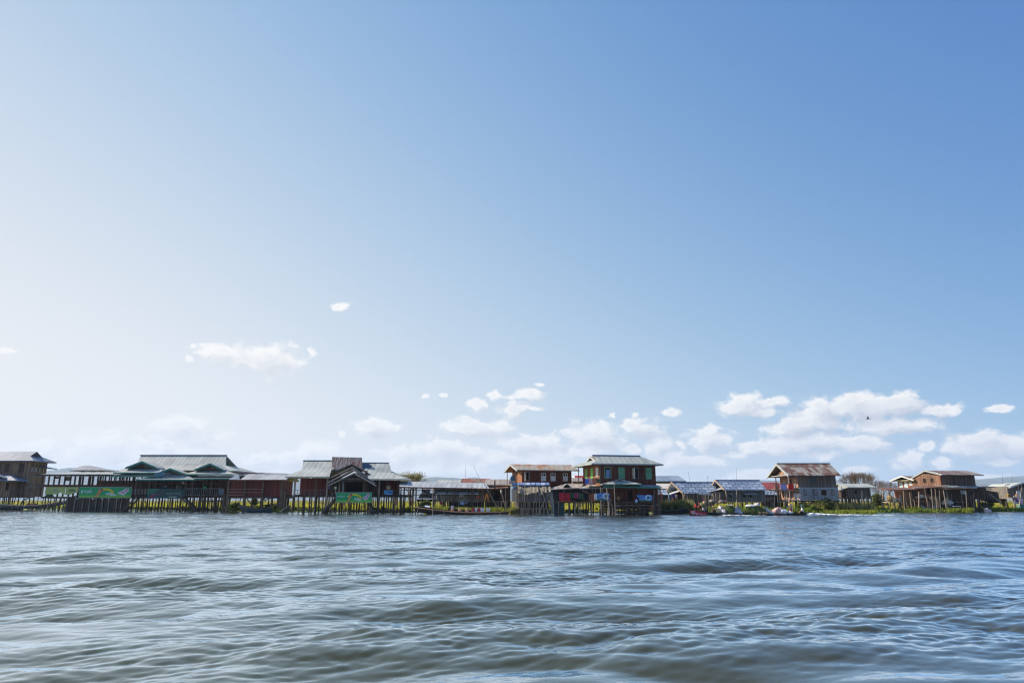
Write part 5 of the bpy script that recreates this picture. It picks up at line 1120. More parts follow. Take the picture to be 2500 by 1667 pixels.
hang('blue grey towel under the left edge of the grey tarpaulin', 'blue_towel', 1631, 1636, 1207, 1217, Y - 1.0, (.16,.27,.36), G_)
def checker_hut(label, ua, ub, uea, ueb, vr, ve, wl, wr, vf, Y, tarp, wall):
    """hut with a tied sheet roof; left gable open with a tarpaulin hood"""
    X, Z = xfn(Y); dep = 5.0; ym = Y + 2.4
    h = thing('checkered_hut', label, 'hut', ((X(wl) + X(wr)) / 2, ym, 0), 'checkered roof huts')
    zr = VZ(vr, ym); ze = Z(ve); mb = MB()
    mb.slab([(UX(uea, Y - .6), Y - .6, ze), (UX(ueb, Y - .6), Y - .6, ze), (UX(ub, ym), ym, zr), (UX(ua, ym), ym, zr)], .1)
    mb.slab([(UX(ua, ym), ym, zr), (UX(ub, ym), ym, zr), (UX(ueb - 6, Y + 5), Y + 5.4, ze), (UX(ua - 16, Y + 5), Y + 5.4, ze)], .1)
    r = mb.build('roof', 'blue_checker', h)
    MB().bar((UX(ua, ym), ym, zr + .04), (UX(ub, ym), ym, zr + .04), .22, .14).build('ridge_pole', pcol('ridge_slate', (.12,.15,.24), .2, 2) if 'ridge_slate' not in M else 'ridge_slate', r)
    b = MB(); b.bar((UX(uea, Y - .6) - .06, Y - .6, ze), (UX(ua, ym) - .06, ym, zr), .10, .24); b.bar((UX(ua, ym) - .06, ym, zr), (UX(ua - 16, Y + 5) - .06, Y + 5.4, ze), .10, .24); b.build('barge_pole', 'pale_post', r)
    w_ = MB(); gable_wall(w_, X(wl), X(wr), Y, Y + 4.8, Z(vf), ze + .25, zr - .3, ym=ym); w_.build('wall', wall, h)
    x0 = X(wl); n = 8; t_ = MB()
    for i in range(n):
        f0, f1 = i / n, (i + 1) / n
        def tp(f): return (x0 - .05, ym - 1.6 + 3.6 * f, zr - 1.35 + .25 * math.sin(f * 3.1)), (x0 - 1.9 - .25 * math.sin(f * 7), ym - 1.9 + 4.2 * f, ze - .35 + .22 * math.sin(f * 9 + 1))
        a, b2 = tp(f0); c, d2 = tp(f1); t_.slab([a, b2, d2, c], .05)
    t_.build('tarpaulin', tarp, h)
    return h, X, Z, ze
h, X, Z, ze = checker_hut('brown hut with blue checkered roof, left of the two, above tall yellow reeds', 1641, 1745, 1667, 1752, 1177.5, 1203.5, 1667, 1742, 1235, 112.0, 'tarp_pale', 'bamboo_mat')
Y = 112.0
stilts(h, rowpts(X(1668), X(1742), 10, Y + .3), Z(1235), .08, ['brown_post', 'pale_post'])
for u in (1667, 1675, 1690.5, 1696, 1700, 1711, 1718, 1731): MB().tube((X(u), Y - .5, Z(1236)), (X(u), Y - .5, Z(1205)), .06).build('post', random.choice(['pale_post', 'bamboo', 'brown_post']), h)
MB().box(X(1666), X(1740), Y - .8, Y - .1, Z(1236), Z(1234.5)).build('deck', 'pale_post', h)
MB().box(X(1652), X(1668), Y + .6, Y + 4, Z(1228), Z(1206)).build('end_wall', 'dark_boards', h)
hang('white cloth hanging at the deck of the left checkered hut', 'white_cloth', 1681, 1691, 1220, 1234, Y - .9, (.60,.60,.55), 'cloths at the left checkered hut')
hang('pink cloth hanging from a post of the left checkered hut', 'pink_cloth', 1714, 1717.5, 1216, 1224, Y - .9, (.55,.16,.26), 'cloths at the left checkered hut')
pole('long bamboo pole leaning from the reeds to the left checkered roof', 1656, 1243, 1672, 1206, Y - 2.2, .07, 'bamboo', 'poles at the checkered huts')
pole('thin mast leaning left above the left checkered roof', 1690, 1205, 1680, 1152, Y + 1, .025, 'dark_trim', 'masts above the roofs', 'mast', cat='mast')
pole('thin tall rod above the right checkered roof', 1798, 1176, 1798, 1143, 116, .018, 'dark_trim', 'masts above the roofs', 'mast', cat='mast')
a = thing('antenna', 'small T-shaped antenna above the left checkered roof', 'antenna', (UX(1727, 118), 118, VZ(1180, 118)))
MB().tube(pt(1728, 1180, 118), pt(1727.5, 1163, 118), .02).build('mast', 'dark_trim', a); MB().tube(pt(1724.5, 1163.5, 118), pt(1730, 1162.5, 118), .02).build('crossbar', 'dark_trim', a)
h, X, Z, ze = checker_hut('grey-brown hut with blue checkered roof and propped shutters, right of the two', 1748, 1856, 1769, 1872, 1172.5, 1195.5, 1772, 1867, 1225.5, 110.0, 'tarp_grey', 'grey_boards')
Y = 110.0
stilts(h, rowpts(X(1770), X(1868), 20, Y + .2, .3, .4), Z(1226), .08, ['brown_post', 'pale_post', 'dark_post'])
for (u0, u1) in ((1777.5, 1785), (1812, 1820), (1828.5, 1836)):
    window(h, X(u0), X(u1), Z(1214), Z(1203), Y, 'grey_boards', 'inside_dark', bars=0, fw=.05)
for (u0, u1) in ((1777, 1786), (1811, 1846)): MB().slab([(X(u0), Y - .85, Z(1206.5)), (X(u1), Y - .85, Z(1207)), (X(u1), Y - .02, Z(1202)), (X(u0), Y - .02, Z(1202))], .06).build('propped_shutter', 'weathered_boards', h)
MB().box(X(1744), X(1772), Y + .8, Y + 4, Z(1228), Z(1200)).build('porch_wall', 'grey_boards', h)
MB().box(X(1740), X(1772), Y - .4, Y + 4, Z(1228), Z(1226)).build('porch_deck', 'pale_post', h)
for u in (1746, 1755): MB().tube((X(u), Y - .2, Z(1227)), (X(u), Y - .2, Z(1203)), .06).build('post', 'pale_post', h)
pole('tall bamboo pole standing before the grey wall of the right checkered hut', 1799, 1246, 1798.5, 1196, Y - 1, .08, 'bamboo', 'poles at the checkered huts')
f = thing('pole_rack', 'rack of thin bamboo poles with a pale cross rail between the two checkered huts', 'rack', (X(1722), Y - .6, 0))
for (u, v) in ((1715, 1200), (1719, 1205), (1726, 1204), (1733, 1202)): MB().tube((X(u), Y - .7, -.2), (X(u), Y - .7, Z(v)), .045).build('upright', random.choice(['bamboo', 'grey_bamboo']), f)
MB().tube((X(1704), Y - .75, Z(1206)), (X(1734), Y - .75, Z(1207.5)), .07).build('crossrail', 'white_paint', f)
for i, (u, v, rx, rz, c) in enumerate(((1736, 1223.5, .55, .30, (.25,.22,.20)), (1757, 1224, .45, .24, (.36,.31,.26)), (1766, 1224.8, .45, .24, (.32,.16,.13)))):
    plain('sack', ('grey covered heap on the deck between the checkered huts', 'cream sack on the porch of the right checkered hut', 'reddish sack on the porch edge of the right checkered hut')[i], 'sack', MB().blob((X(u), Y - .3, Z(v)), rx, .5, rz, i, .2), pcol('sack_%d' % i, c, .3, 3), 'sacks on the hut decks')

# ================================================================== rusty-roofed two-storey house
Y = 112.0; X, Z = xfn(Y); dep = 7.5; yb = Y + dep; ym = Y + dep / 2
h = thing('rusty_roof_timber_house', 'two-storey grey timber house with a patched rusty gable roof above green reeds', 'house', (X(2000), ym, 0))
ul, ur = 1951.5, 2043
ze = Z(1160); zr = VZ(1131.5, ym)
mb = MB(); gable_wall(mb, X(ul), X(ur), Y, yb, Z(1190), Z(1159), zr - .45); mb.build('upper_wall', wood('upper_grey_brown', (.15,.115,.10), (.235,.185,.155)), h)
MB().box(X(ul) - .02, X(2046), Y - .05, yb, Z(1220), Z(1190.5)).build('lower_wall', 'pale_grey_boards', h)
MB().box(X(ul) - .02, X(2044.5), Y - .14, Y - .06, Z(1191), Z(1189.8)).build('storey_band', 'pale_blue_paint', h)
MB().box(X(ul) - .12, X(ul) - .03, Y + .02, yb - .02, Z(1189), Z(1163)).build('side_wall_upper', 'pinkish_boards', h)  # lit left side, sunlight put into the pinkish colour
MB().box(X(ul) - .12, X(ul) - .03, Y + 1.2, yb - .02, Z(1220), Z(1192)).build('side_wall_lower', 'pinkish_boards', h)  # same sunlight in the colour on the lower storey
xe = X(1949) - 1.7
mb = MB(); mb.slab([(xe, Y - .9, ze), (X(2050), Y - .9, ze), (UX(2019, ym) + .9, ym, zr), (xe, ym, zr)], .13)
mb.slab([(xe, ym, zr), (UX(2019, ym) + .9, ym, zr), (X(2050) - .9, yb + .9, ze), (xe, yb + .9, ze)], .13)
r = mb.build('roof', 'rusty_patch_tin', h)
MB().bar((xe, ym, zr + .05), (UX(2019, ym) + .9, ym, zr + .05), .26, .12).build('ridge_cap', 'grey_tin', r)
b = MB()
for (ya, za, y2, z2) in ((Y - .95, ze, ym, zr), (ym, zr, yb + .95, ze)): b.extrude([(xe - .12, ya, za + .05), (xe - .12, y2, z2 + .05), (xe - .12, y2, z2 - .3), (xe - .12, ya, za - .3)], (.11, 0, 0))
b.build('barge_board', 'grey_paint', r)
MB().extrude([(X(ul) - 1.1, Y + 1.6, Z(1163)), (X(ul) - 1.1, yb - .3, Z(1163)), (X(ul) - 1.1, ym, zr - .9)], (.1, 0, 0)).build('gable_panel', 'pinkish_boards', h)
MB().slab([(X(ul) - 1.7, Y - .3, Z(1158.5)), (X(ul) - .1, Y - .3, Z(1158)), (X(ul) - .1, yb + .2, Z(1158)), (X(ul) - 1.7, yb + .2, Z(1158.5))], .12).build('gable_canopy', 'grey_tin', h)
for u in (1959.5, 1980, 2000, 2022): window(h, X(u), X(u + (14 if u == 1980 else 10)), Z(1182), Z(1165), Y, 'upper_grey_brown', 'brown_boards' if u != 1980 else 'glass_dark')
for u in (1960.5, 1984, 2004, 2028): window(h, X(u), X(u + (13 if u == 2004 else 8)), Z(1209), Z(1195), Y - .05, 'upper_grey_brown' if u != 2004 else 'brown_boards', 'pale_grey_boards' if u != 2004 else 'inside_dark')
for (d_, m_) in ((.5, 'cream_paint'), (2.4, 'inside_dark'), (5.2, 'cream_paint')): window(h, Y + d_, Y + d_ + (.7 if m_ == 'inside_dark' else 1.0), Z(1189 if m_ == 'inside_dark' else 1183), Z(1167), X(ul) - .12, 'orange_boards', m_, side='left', bars=0 if m_ == 'inside_dark' else 2)
for (d_, m_) in ((3.0, 'inside_dark'), (5.6, 'grey_paint')): window(h, Y + d_, Y + d_ + .8, Z(1220 if m_ == 'inside_dark' else 1208), Z(1199), X(ul) - .12, 'pinkish_boards', m_, side='left', bars=0)
for (yy_, u) in ((Y + .1, 1943), (Y + 5.5, 1891)): MB().tube((X(ul) - 1.55, yy_, Z(1223)), (X(ul) - 1.55, yy_, Z(1159)), .08).build('balcony_post', 'grey_paint' if yy_ < Y + 1 else 'dark_post', h)
MB().box(X(ul) - 1.7, X(ul) - .1, Y - .1, yb, Z(1193), Z(1191)).build('balcony_floor', 'deck_boards', h)
mb = MB(); mb.tube((X(ul) - 1.6, Y, Z(1182)), (X(ul) - 1.6, yb, Z(1182)), .04); mb.build('balcony_rail', 'dark_post', h)
MB().box(X(1880), X(2047), Y - .2, yb, Z(1224), Z(1220.5)).build('floor', 'dark_boards', h)
stilts(h, rowpts(X(1952), X(2046), 16, Y + .2), Z(1222), .10, ['brown_post', 'dark_post', 'pale_post'])
stilts(h, rowpts(X(1890), X(2044), 16, Y + 4, .3, 1.5), Z(1222), .10, ['dark_post', 'brown_post'])
MB().box(X(1955), X(2045), Y + 1.4, Y + 1.5, .1, Z(1226)).build('under_darkener', 'dark_boards', h)  # dark sheet added behind the stilts to darken the underside
G_ = 'washing on the balcony of the rusty-roofed house'
Yl = Y - .5
hang('brown cloth hanging left on the balcony of the rusty-roofed house', 'brown_cloth', 1893, 1902.5, 1182, 1194, Yl, (.33,.17,.12), G_)
hang('lavender cloth on the balcony of the rusty-roofed house', 'lavender_cloth', 1907, 1922, 1181, 1195, Yl, (.40,.33,.62), G_, wob=.03)
hang('bright red cloth on the balcony of the rusty-roofed house', 'red_cloth', 1926, 1938.5, 1181, 1196.5, Yl - .1, (.66,.03,.02), G_)
hang('white cloth at the right end of the same balcony line as the red cloth', 'white_cloth', 1938.5, 1944, 1180, 1191, Yl + .1, (.62,.62,.55), G_)
mb = MB(); mb.tube((X(1886), Yl + .04, Z(1181)), (X(1946), Yl + .04, Z(1180.5)), .025); plain('balcony_line', 'line of washing on the balcony of the rusty-roofed house', 'line', mb, 'dark_trim')
hang('pale shirt hanging on the lower porch of the rusty-roofed house', 'pale_shirt', 1937, 1944.5, 1203, 1219, Y - 1.0, (.58,.46,.40), 'washing on the lower porch', wob=.02)
hang('pinkish towel beside the pale shirt on the lower porch', 'pink_towel', 1946.5, 1954, 1204, 1217, Y - .9, (.66,.52,.48), 'washing on the lower porch', v1b=1218, wob=.02)
# bamboo platform left of the house
p = thing('bamboo_platform', 'platform of bamboo poles with a low pinkish plank box, left of the rusty-roofed house', 'platform', (X(1895), Y, 0))
MB().box(X(1868), X(1892), Y + .2, Y + 2.4, Z(1223.5), Z(1213.5)).build('plank_box', 'pinkish_boards', p)
for v, u0, u1 in ((1197.5, 1872, 1944), (1224.5, 1893, 1921)): MB().tube((X(u0), Y - .9, Z(v)), (X(u1), Y - .9, Z(v - .6)), .07).build('crossrail', 'bamboo', p)
for (u, v0, v1, u1) in ((1874.5, 1250, 1200, 1875), (1881.5, 1250, 1199, 1882), (1891, 1244, 1202, 1890.5), (1900.5, 1242, 1200, 1897), (1916, 1240, 1195, 1916), (1921, 1240, 1197, 1921), (1904, 1225, 1197, 1904), (1935, 1250, 1222, 1935), (1952, 1236, 1217, 1948)): MB().tube(pt(u, v0, Y - .9), pt(u1, v1, Y - .9), .065).build('upright', random.choice(['bamboo', 'pale_post', 'bamboo']), p)
MB().tube((X(1883), Y - .4, -.4), (X(1882.5), Y - .4, Z(1224)), .2).build('log_post', 'pale_post', p)
for u in (1869, 1888, 1910, 1926): MB().tube((X(u), Y + 1, -.4), (X(u), Y + 1, Z(1224)), .10).build('upright', 'dark_post', p)
# red roof and small checker hut behind
plain_house('faded_red_house', 'low house with faded red tin roof behind the right checkered hut', 1864, 1915, 1869, 1910, 1177, 1195, 1225, 121.0, 5, 'faded_red_sheet', 'brown_boards', trim='white_paint', nst=6)
k = thing('low_blue_hut', 'small hut with a low blue checkered roof edge behind the bamboo platform', 'hut', (UX(1885, 117), 118, 0))
MB().slab([(UX(1864, 116), 116, VZ(1207, 116)), (UX(1898, 116), 116, VZ(1207, 116)), (UX(1892, 118), 118.6, VZ(1196, 118.6)), (UX(1858, 118), 118.6, VZ(1196, 118.6))], .1).build('roof', 'blue_checker_small', k)
MB().box(UX(1866, 117), UX(1896, 117), 116.8, 119, .3, VZ(1206, 117)).build('wall', 'dark_boards', k)

# ================================================================== small grey house with white roof
Y = 120.0; X, Z = xfn(Y); ym = Y + 2.5
h = thing('small_grey_house', 'small grey plank house with plain pale roof on tall stilts, before the bare trees', 'house', (X(2090), ym, 0))
MB().box(X(2066), X(2124), Y, Y + 5, Z(1215), Z(1190)).build('wall', 'upper_grey_brown', h)
mb = MB(); mb.slab([(X(2064), Y - .8, Z(1189)), (X(2134), Y - .8, Z(1189)), (UX(2119, ym), ym, VZ(1180, ym)), (UX(2046, ym), ym, VZ(1180.5, ym))], .14)
mb.slab([(UX(2046, ym), ym, VZ(1180.5, ym)), (UX(2119, ym), ym, VZ(1180, ym)), (X(2130), Y + 5.8, Z(1189)), (X(2060), Y + 5.8, Z(1189))], .14); mb.build('roof', 'pale_tin', h)
MB().extrude([(X(2043), Y + .2, Z(1198)), (X(2064), Y - .5, Z(1190.5)), (UX(2048, ym), ym, VZ(1184, ym))], (0, 0, -.1)).build('side_roof', 'grey_tin', h)
MB().box(X(2056), X(2066), Y + .5, Y + 4, Z(1216), Z(1197)).build('side_wall', 'dark_boards', h)
window(h, X(2085), X(2091.5), Z(1206), Z(1195.5), Y, 'grey_boards', 'inside_dark', bars=0, fw=.06)
MB().box(X(2056), X(2126), Y - .1, Y + 5, Z(1217), Z(1215)).build('floor', 'dark_boards', h)
stilts(h, rowpts(X(2058), X(2126), 15, Y + .2), Z(1216), .11, ['brown_post', 'dark_post', 'pale_post'])
stilts(h, rowpts(X(2058), X(2126), 9, Y + 4), Z(1216), .11, 'dark_post')
MB().box(X(2074), X(2088), Y - .6, Y, Z(1236), Z(1233.5)).build('landing', 'dark_post', h)
G_ = 'mooring poles at the small grey house'
pole('pale pole standing left of the small grey house', 2055, 1245, 2055, 1188, Y - 3, .075, 'grey_bamboo', G_)
pole('thick orange-brown mooring pole in the water before the small grey house', 2101.5, 1252, 2104.5, 1199, 113.5, .13, 'bamboo', G_, zb=-.4)
pole('short dark stake right of the thick orange-brown pole', 2117, 1249, 2115.5, 1213, 115, .10, 'grey_bamboo', G_, zb=-.4)
pole('pole at the right corner of the small grey house', 2127, 1237, 2124, 1190, Y - 1, .08, 'grey_bamboo', G_)

# ================================================================== far right brown house complex
Y = 126.0; X, Z = xfn(Y)
h = thing('orange_brown_house', 'narrow orange-brown house with three pale blue windows behind the big brown house', 'house', (X(2215), Y + 8, 0))
y2 = Y + 8.0; xc = UX(2232, y2); DEFROT = (xc, y2, R(-72)); L_ = 3.6
MB().box(xc - L_, xc, y2, y2 + 3.4, VZ(1205, y2), VZ(1171, y2)).build('wall', 'orange_boards', h)
mb = MB(); zr = VZ(1161, y2); zl = VZ(1171.5, y2); xm = xc - L_ * .45
mb.slab([(xc - L_ - .9, y2 - .9, zl), (xm, y2 - .9, zr), (xm, y2 + 4, zr), (xc - L_ - .9, y2 + 4, zl)], .14)
mb.slab([(xm, y2 - .9, zr), (xc + 1, y2 - .9, zl), (xc + 1, y2 + 4, zl), (xm, y2 + 4, zr)], .14); mb.build('roof', 'old_brown_tin', h)
mb = MB()
for (a, za, b_, zb) in ((xc - L_ - .9, zl, xm, zr), (xm, zr, xc + 1, zl)): mb.extrude([(a, y2 - 1.0, za + .04), (b_, y2 - 1.0, zb + .04), (b_, y2 - 1.0, zb - .2), (a, y2 - 1.0, za - .2)], (0, .09, 0))
mb.build('barge_board', 'white_paint', h)
MB().box(xc - L_, xc + .1, y2 - .6, y2 - .03, VZ(1173, y2), VZ(1171.6, y2)).build('lintel', 'cream_paint', h)
for k_, (d_, v_) in enumerate(((.35, 1190), (1.5, 1190), (2.6, 1184))): window(h, xc - L_ + d_, xc - L_ + d_ + .75, VZ(v_, y2), VZ(1176, y2), y2, 'white_paint', 'pale_blue_paint')
DEFROT = None
h = thing('big_brown_house', 'big weathered brown timber house with low rust-streaked roof, far right, behind many poles', 'house', (X(2330), Y + 5, 0))
gy0, gy1 = Y, Y + 9.0; ym = Y + 4.2
zr = VZ(1148.5, ym); ze = Z(1158.5)
xC, xB, xP = X(2300), UX(2224, gy1), UX(2264, ym)
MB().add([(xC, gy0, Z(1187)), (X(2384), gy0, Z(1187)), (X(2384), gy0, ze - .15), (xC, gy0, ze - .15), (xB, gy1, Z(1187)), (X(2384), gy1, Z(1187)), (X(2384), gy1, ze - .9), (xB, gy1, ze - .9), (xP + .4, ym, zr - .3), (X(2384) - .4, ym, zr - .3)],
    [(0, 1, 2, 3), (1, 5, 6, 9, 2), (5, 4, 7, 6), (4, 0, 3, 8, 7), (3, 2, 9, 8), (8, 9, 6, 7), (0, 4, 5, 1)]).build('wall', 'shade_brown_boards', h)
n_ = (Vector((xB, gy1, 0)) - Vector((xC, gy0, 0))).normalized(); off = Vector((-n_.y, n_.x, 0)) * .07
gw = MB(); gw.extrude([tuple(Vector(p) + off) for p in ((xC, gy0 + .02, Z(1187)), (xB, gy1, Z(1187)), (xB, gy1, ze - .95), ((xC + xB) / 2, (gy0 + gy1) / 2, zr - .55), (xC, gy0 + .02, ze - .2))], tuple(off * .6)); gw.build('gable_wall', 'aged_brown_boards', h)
mb = MB()
mb.slab([(X(2296), Y - 1.0, ze), (X(2398), Y - 1.0, Z(1159.5)), (UX(2370, ym), ym, VZ(1149, ym)), (xP, ym, zr)], .14)
mb.slab([(xP, ym, zr), (UX(2370, ym), ym, VZ(1149, ym)), (UX(2385, gy1), gy1 + 1, ze - .8), (UX(2211, gy1 + 1), gy1 + 1, VZ(1176, gy1 + 1))], .14)
r_ = mb.build('roof', 'pale_red_rust_tin', h)
mb = MB(); mb.bar((X(2296) - .05, Y - 1.0, ze - .05), (xP - .05, ym, zr - .05), .08, .24); mb.bar((xP - .05, ym, zr - .05), (UX(2211, gy1 + 1) - .05, gy1 + 1, VZ(1176, gy1 + 1) - .05), .08, .24); mb.build('barge_board', 'grey_paint', r_)
for f in (.18, .42):
    q0 = Vector((xC, gy0, 0)) + n_ * (f * 9) + off * 1.7; q1 = q0 + n_ * 1.1
    w_ = MB().extrude([(q0.x, q0.y, Z(1177)), (q1.x, q1.y, Z(1177)), (q1.x, q1.y, Z(1165)), (q0.x, q0.y, Z(1165))], tuple(off)).build('window', 'brown_boards', h)
    MB().extrude([(q0.x + n_.x * .12 + off.x * 1.1, q0.y + n_.y * .12 + off.y * 1.1, Z(1176)), (q1.x - n_.x * .12 + off.x * 1.1, q1.y - n_.y * .12 + off.y * 1.1, Z(1176)), (q1.x - n_.x * .12 + off.x * 1.1, q1.y - n_.y * .12 + off.y * 1.1, Z(1166)), (q0.x + n_.x * .12 + off.x * 1.1, q0.y + n_.y * .12 + off.y * 1.1, Z(1166))], tuple(off * .2)).build('pane', 'inside_dark', w_)
for u in (2313, 2331): window(h, X(u), X(u + 9), Z(1175), Z(1164), Y, 'brown_boards', 'dark_boards')
MB().box(xC - .15, xC + .1, Y - .12, Y + .1, Z(1188), Z(1160)).build('corner_boards', 'orange_boards', h)
# lean-to roofs
MB().slab([(X(2153), Y - 2.2, Z(1196.5)), (X(2222), Y - 2.2, Z(1194)), (X(2222), Y + 1.5, Z(1189)), (X(2158), Y + 2, Z(1190))], .14).build('left_lean_to', 'old_brown_tin', h)
MB().slab([(X(2218), Y - 2.2, Z(1193)), (X(2298), Y - 2.4, Z(1187)), (X(2300), Y + .6, Z(1183.5)), (X(2232), Y + 1.5, Z(1187))], .14).build('middle_lean_to', 'pale_red_rust_tin', h)
MB().slab([(X(2299), Y - 2.4, Z(1186.5)), (X(2366), Y - 2.0, Z(1191)), (X(2392), Y + .3, Z(1186)), (X(2302), Y - .05, Z(1184))], .14).build('right_lean_to', 'pale_tin', h)
MB().slab([(X(2282), Y - 3.2, Z(1194)), (X(2344), Y - 3.0, Z(1191.5)), (X(2350), Y - 1.2, Z(1189.5)), (X(2292), Y - 1.2, Z(1190.5))], .12).build('front_awning', 'old_brown_tin', h)
MB().slab([(X(2366), Y - 1, Z(1190)), (X(2428), Y - .5, Z(1188.5)), (X(2442), Y + 2, Z(1187)), (X(2386), Y + 2, Z(1186.5))], .12).build('far_awning', 'old_brown_tin', h)
MB().box(X(2193.5), X(2213), Y - 1.6, Y + 1.5, Z(1222), Z(1197.5)).build('orange_hut', 'orange_boards', h)
MB().box(X(2213), X(2219), Y - 1.4, Y + 1.5, Z(1221), Z(1195)).build('hut_shade_wall', 'dark_boards', h)  # hut's shaded face, the shade put in as dark boards
MB().box(X(2219), X(2268), Y + .6, Y + .8, Z(1213), Z(1191)).build('lower_wall_left', wood('rust_boards', (.25,.10,.06), (.36,.17,.11)), h)
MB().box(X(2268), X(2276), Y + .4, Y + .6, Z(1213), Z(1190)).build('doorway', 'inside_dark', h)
MB().box(X(2276), X(2306), Y + .6, Y + .8, Z(1216), Z(1192)).build('lower_wall_middle', 'aged_brown_boards', h)
MB().box(X(2306), X(2410), Y + .3, Y + 6, Z(1216), Z(1190)).build('lower_wall_right', 'dark_boards', h)
for (u0, u1) in ((2326, 2334), (2362, 2380)): window(h, X(u0), X(u1), Z(1212), Z(1198), Y + .3, 'brown_boards', 'inside_dark', bars=2)
MB().extrude([(X(2410), Y + .5, Z(1216)), (X(2441), Y + .5, Z(1227)), (X(2441), Y + .5, Z(1201)), (X(2410), Y + .5, Z(1196))], (0, 3, 0)).build('ramp_wall', 'dark_boards', h)
MB().bar((X(2411), Y - .3, Z(1205)), (X(2436), Y - .3, Z(1226)), .12, .14).build('ramp_rail', 'pale_post', h)
MB().box(X(2222), X(2276), Y - 1.6, Y + .4, Z(1213.5), Z(1211.5)).build('deck', 'pale_post', h)
MB().box(X(2296), X(2412), Y - .6, Y + 6, Z(1218.5), Z(1216)).build('floor', 'dark_boards', h)
stilts(h, [(X(u), Y - 1.3) for u in (2195, 2204, 2211)], Z(1222), .12, 'brown_post')
stilts(h, rowpts(X(2222), X(2300), 14, Y + .2, .4, .8), Z(1213), .09, ['brown_post', 'pale_post', 'dark_post'])
stilts(h, rowpts(X(2300), X(2412), 18, Y + .3, .4, .8), Z(1217), .11, ['brown_post', 'dark_post', 'dark_post'])
stilts(h, rowpts(X(2220), X(2412), 20, Y + 5, .4, 1), Z(1216), .11, 'dark_post')
MB().box(X(2225), X(2300), Y + 4.2, Y + 4.3, .15, Z(1214)).build('under_darkener', 'brown_boards', h)  # added sheet that darkens the underside, in place of clutter
MB().box(X(2300), X(2412), Y + 4.4, Y + 4.5, .15, Z(1218)).build('under_darkener', 'dark_boards', h)  # second added sheet, darkens the right part of the underside
for i in range(16):
    u = random.uniform(2196, 2400); a_ = pt(u, 1240, Y - .8); b_ = pt(u + random.uniform(-9, 6), random.uniform(1195, 1216), Y - .8); a_.z = -.2
    MB().tube(a_, b_, .05, .04).build('prop', random.choice(['bamboo', 'grey_bamboo', 'brown_post']), h)
for (u0, u1, v) in ((2226, 2262, 1222), (2302, 2350, 1224), (2196, 2214, 1229)): MB().tube((X(u0), Y - .6, Z(v)), (X(u1), Y - .6, Z(v + 1)), .06).build('crossrail', 'pale_post', h)
pl = thing('side_platform', 'low bamboo platform with pale bundles at the left end of the big brown house', 'platform', (X(2170), Y - 1, 0))
MB().box(X(2155), X(2186), Y - 1.8, Y + .8, Z(1226.5), Z(1224.5)).build('deck', 'pale_post', pl)
stilts(pl, rowpts(X(2156), X(2186), 7, Y - 1.2, .2, .6), Z(1226), .09, ['brown_post', 'dark_post', 'pale_post'])
for (u, v, w_, hh_, c) in ((2161, 1224.5, 1.0, .65, 0), (2171, 1224.5, .7, .5, 1), (2179, 1224.5, .55, .4, 2)):
    plain('bundle', ('tan wicker bundle at the left of the side platform', 'cream bundle in the middle of the side platform', 'small pale bundle at the right of the side platform')[c], 'bundle', MB().blob((X(u), Y - 1.2, Z(v) + hh_ * .8), w_ * .6, .45, hh_, c, .18), ('woven_tan', 'cream_paint', 'pale_mat')[c], 'bundles on the side platform')
G_ = 'poles standing before the big brown house'
PL = [(2152,1250,2155.5,1194,'pale green-grey pole, leftmost of the poles before the big brown house',.11), (2157,1250,2156.5,1226,'short brown stake beside the leftmost pole',.08), (2147,1222,2151,1201,'thin crossed stick left of the side platform',.06), (2169.5,1250,2165,1200,'pole through the side platform, leaning left',.085), (2185.5,1250,2179,1201,'leaning pole at the right end of the side platform',.09), (2195,1250,2186,1215,'low prop leaning under the orange hut',.08), (2208.5,1250,2205,1197,'pole standing straight before the orange hut',.085), (2215,1237,2206,1198,'thin rod leaning across the orange hut',.06), (2225,1236,2221,1202,'dark brown pole right of the orange hut',.10), (2242.5,1251,2243.5,1200,'thick straight pole before the cream deck',.12), (2246,1236,2244,1206,'thinner pole just behind the thick straight pole',.07), (2268,1248,2256,1187,'long rod leaning left below the doorway',.06), (2273,1248,2262,1214,'reddish rod leaning in the reeds below the doorway',.06), (2279,1250,2273.5,1192,'tall thick pole right of the doorway',.13), (2288,1250,2283,1192,'tall pole leaning left before the brown lower wall',.095), (2294,1250,2286,1217,'low prop beside the tall leaning pole',.09), (2297,1250,2293,1196,'thin upright rod before the brown lower wall',.07), (2312.5,1248,2303.5,1197,'thick brown pole leaning left before the dark lower wall',.14), (2315,1250,2312,1214,'stout reddish stake at the foot of the thick leaning pole',.12), (2321,1234,2310,1200,'grey pole crossing behind the thick leaning pole',.09), (2361,1241,2358,1198,'grey pole standing before the dark right wall',.08), (2234,1236,2231,1218,'short stake under the cream deck',.06)]
for i, (u0, v0, u1, v1, lb, r_) in enumerate(PL): pole(lb, u0, v0, u1, v1, Y - 3.2 - .06 * i, r_ * .8, ('bamboo', 'grey_bamboo', 'pale_post')[i % 3], G_, zb=-.4 if v0 > 1245 else None)
st = thing('landing_steps', 'bamboo landing steps with pale cross rails right of the tall leaning pole', 'steps', (X(2300), Y - 4, 0))
for (u0, u1, v) in ((2287, 2306, 1234.5), (2286, 2314, 1239.5)): MB().tube((X(u0), Y - 3.9, Z(v)), (X(u1), Y - 3.9, Z(v + .5)), .07).build('rail', 'white_paint' if v < 1235 else 'bamboo', st)
for u in (2290, 2305): MB().tube((X(u), Y - 3.9, -.3), (X(u), Y - 3.9, Z(1234)), .07).build('post', 'bamboo', st)
plain('covered_heap', 'pale heap over a dark blue bundle behind the leaning poles', 'heap', MB().blob((X(2300), Y - 1, Z(1227)), 1.0, .6, .55, 3, .2), pcol('heap_pale', (.60,.56,.46), .25, 2))
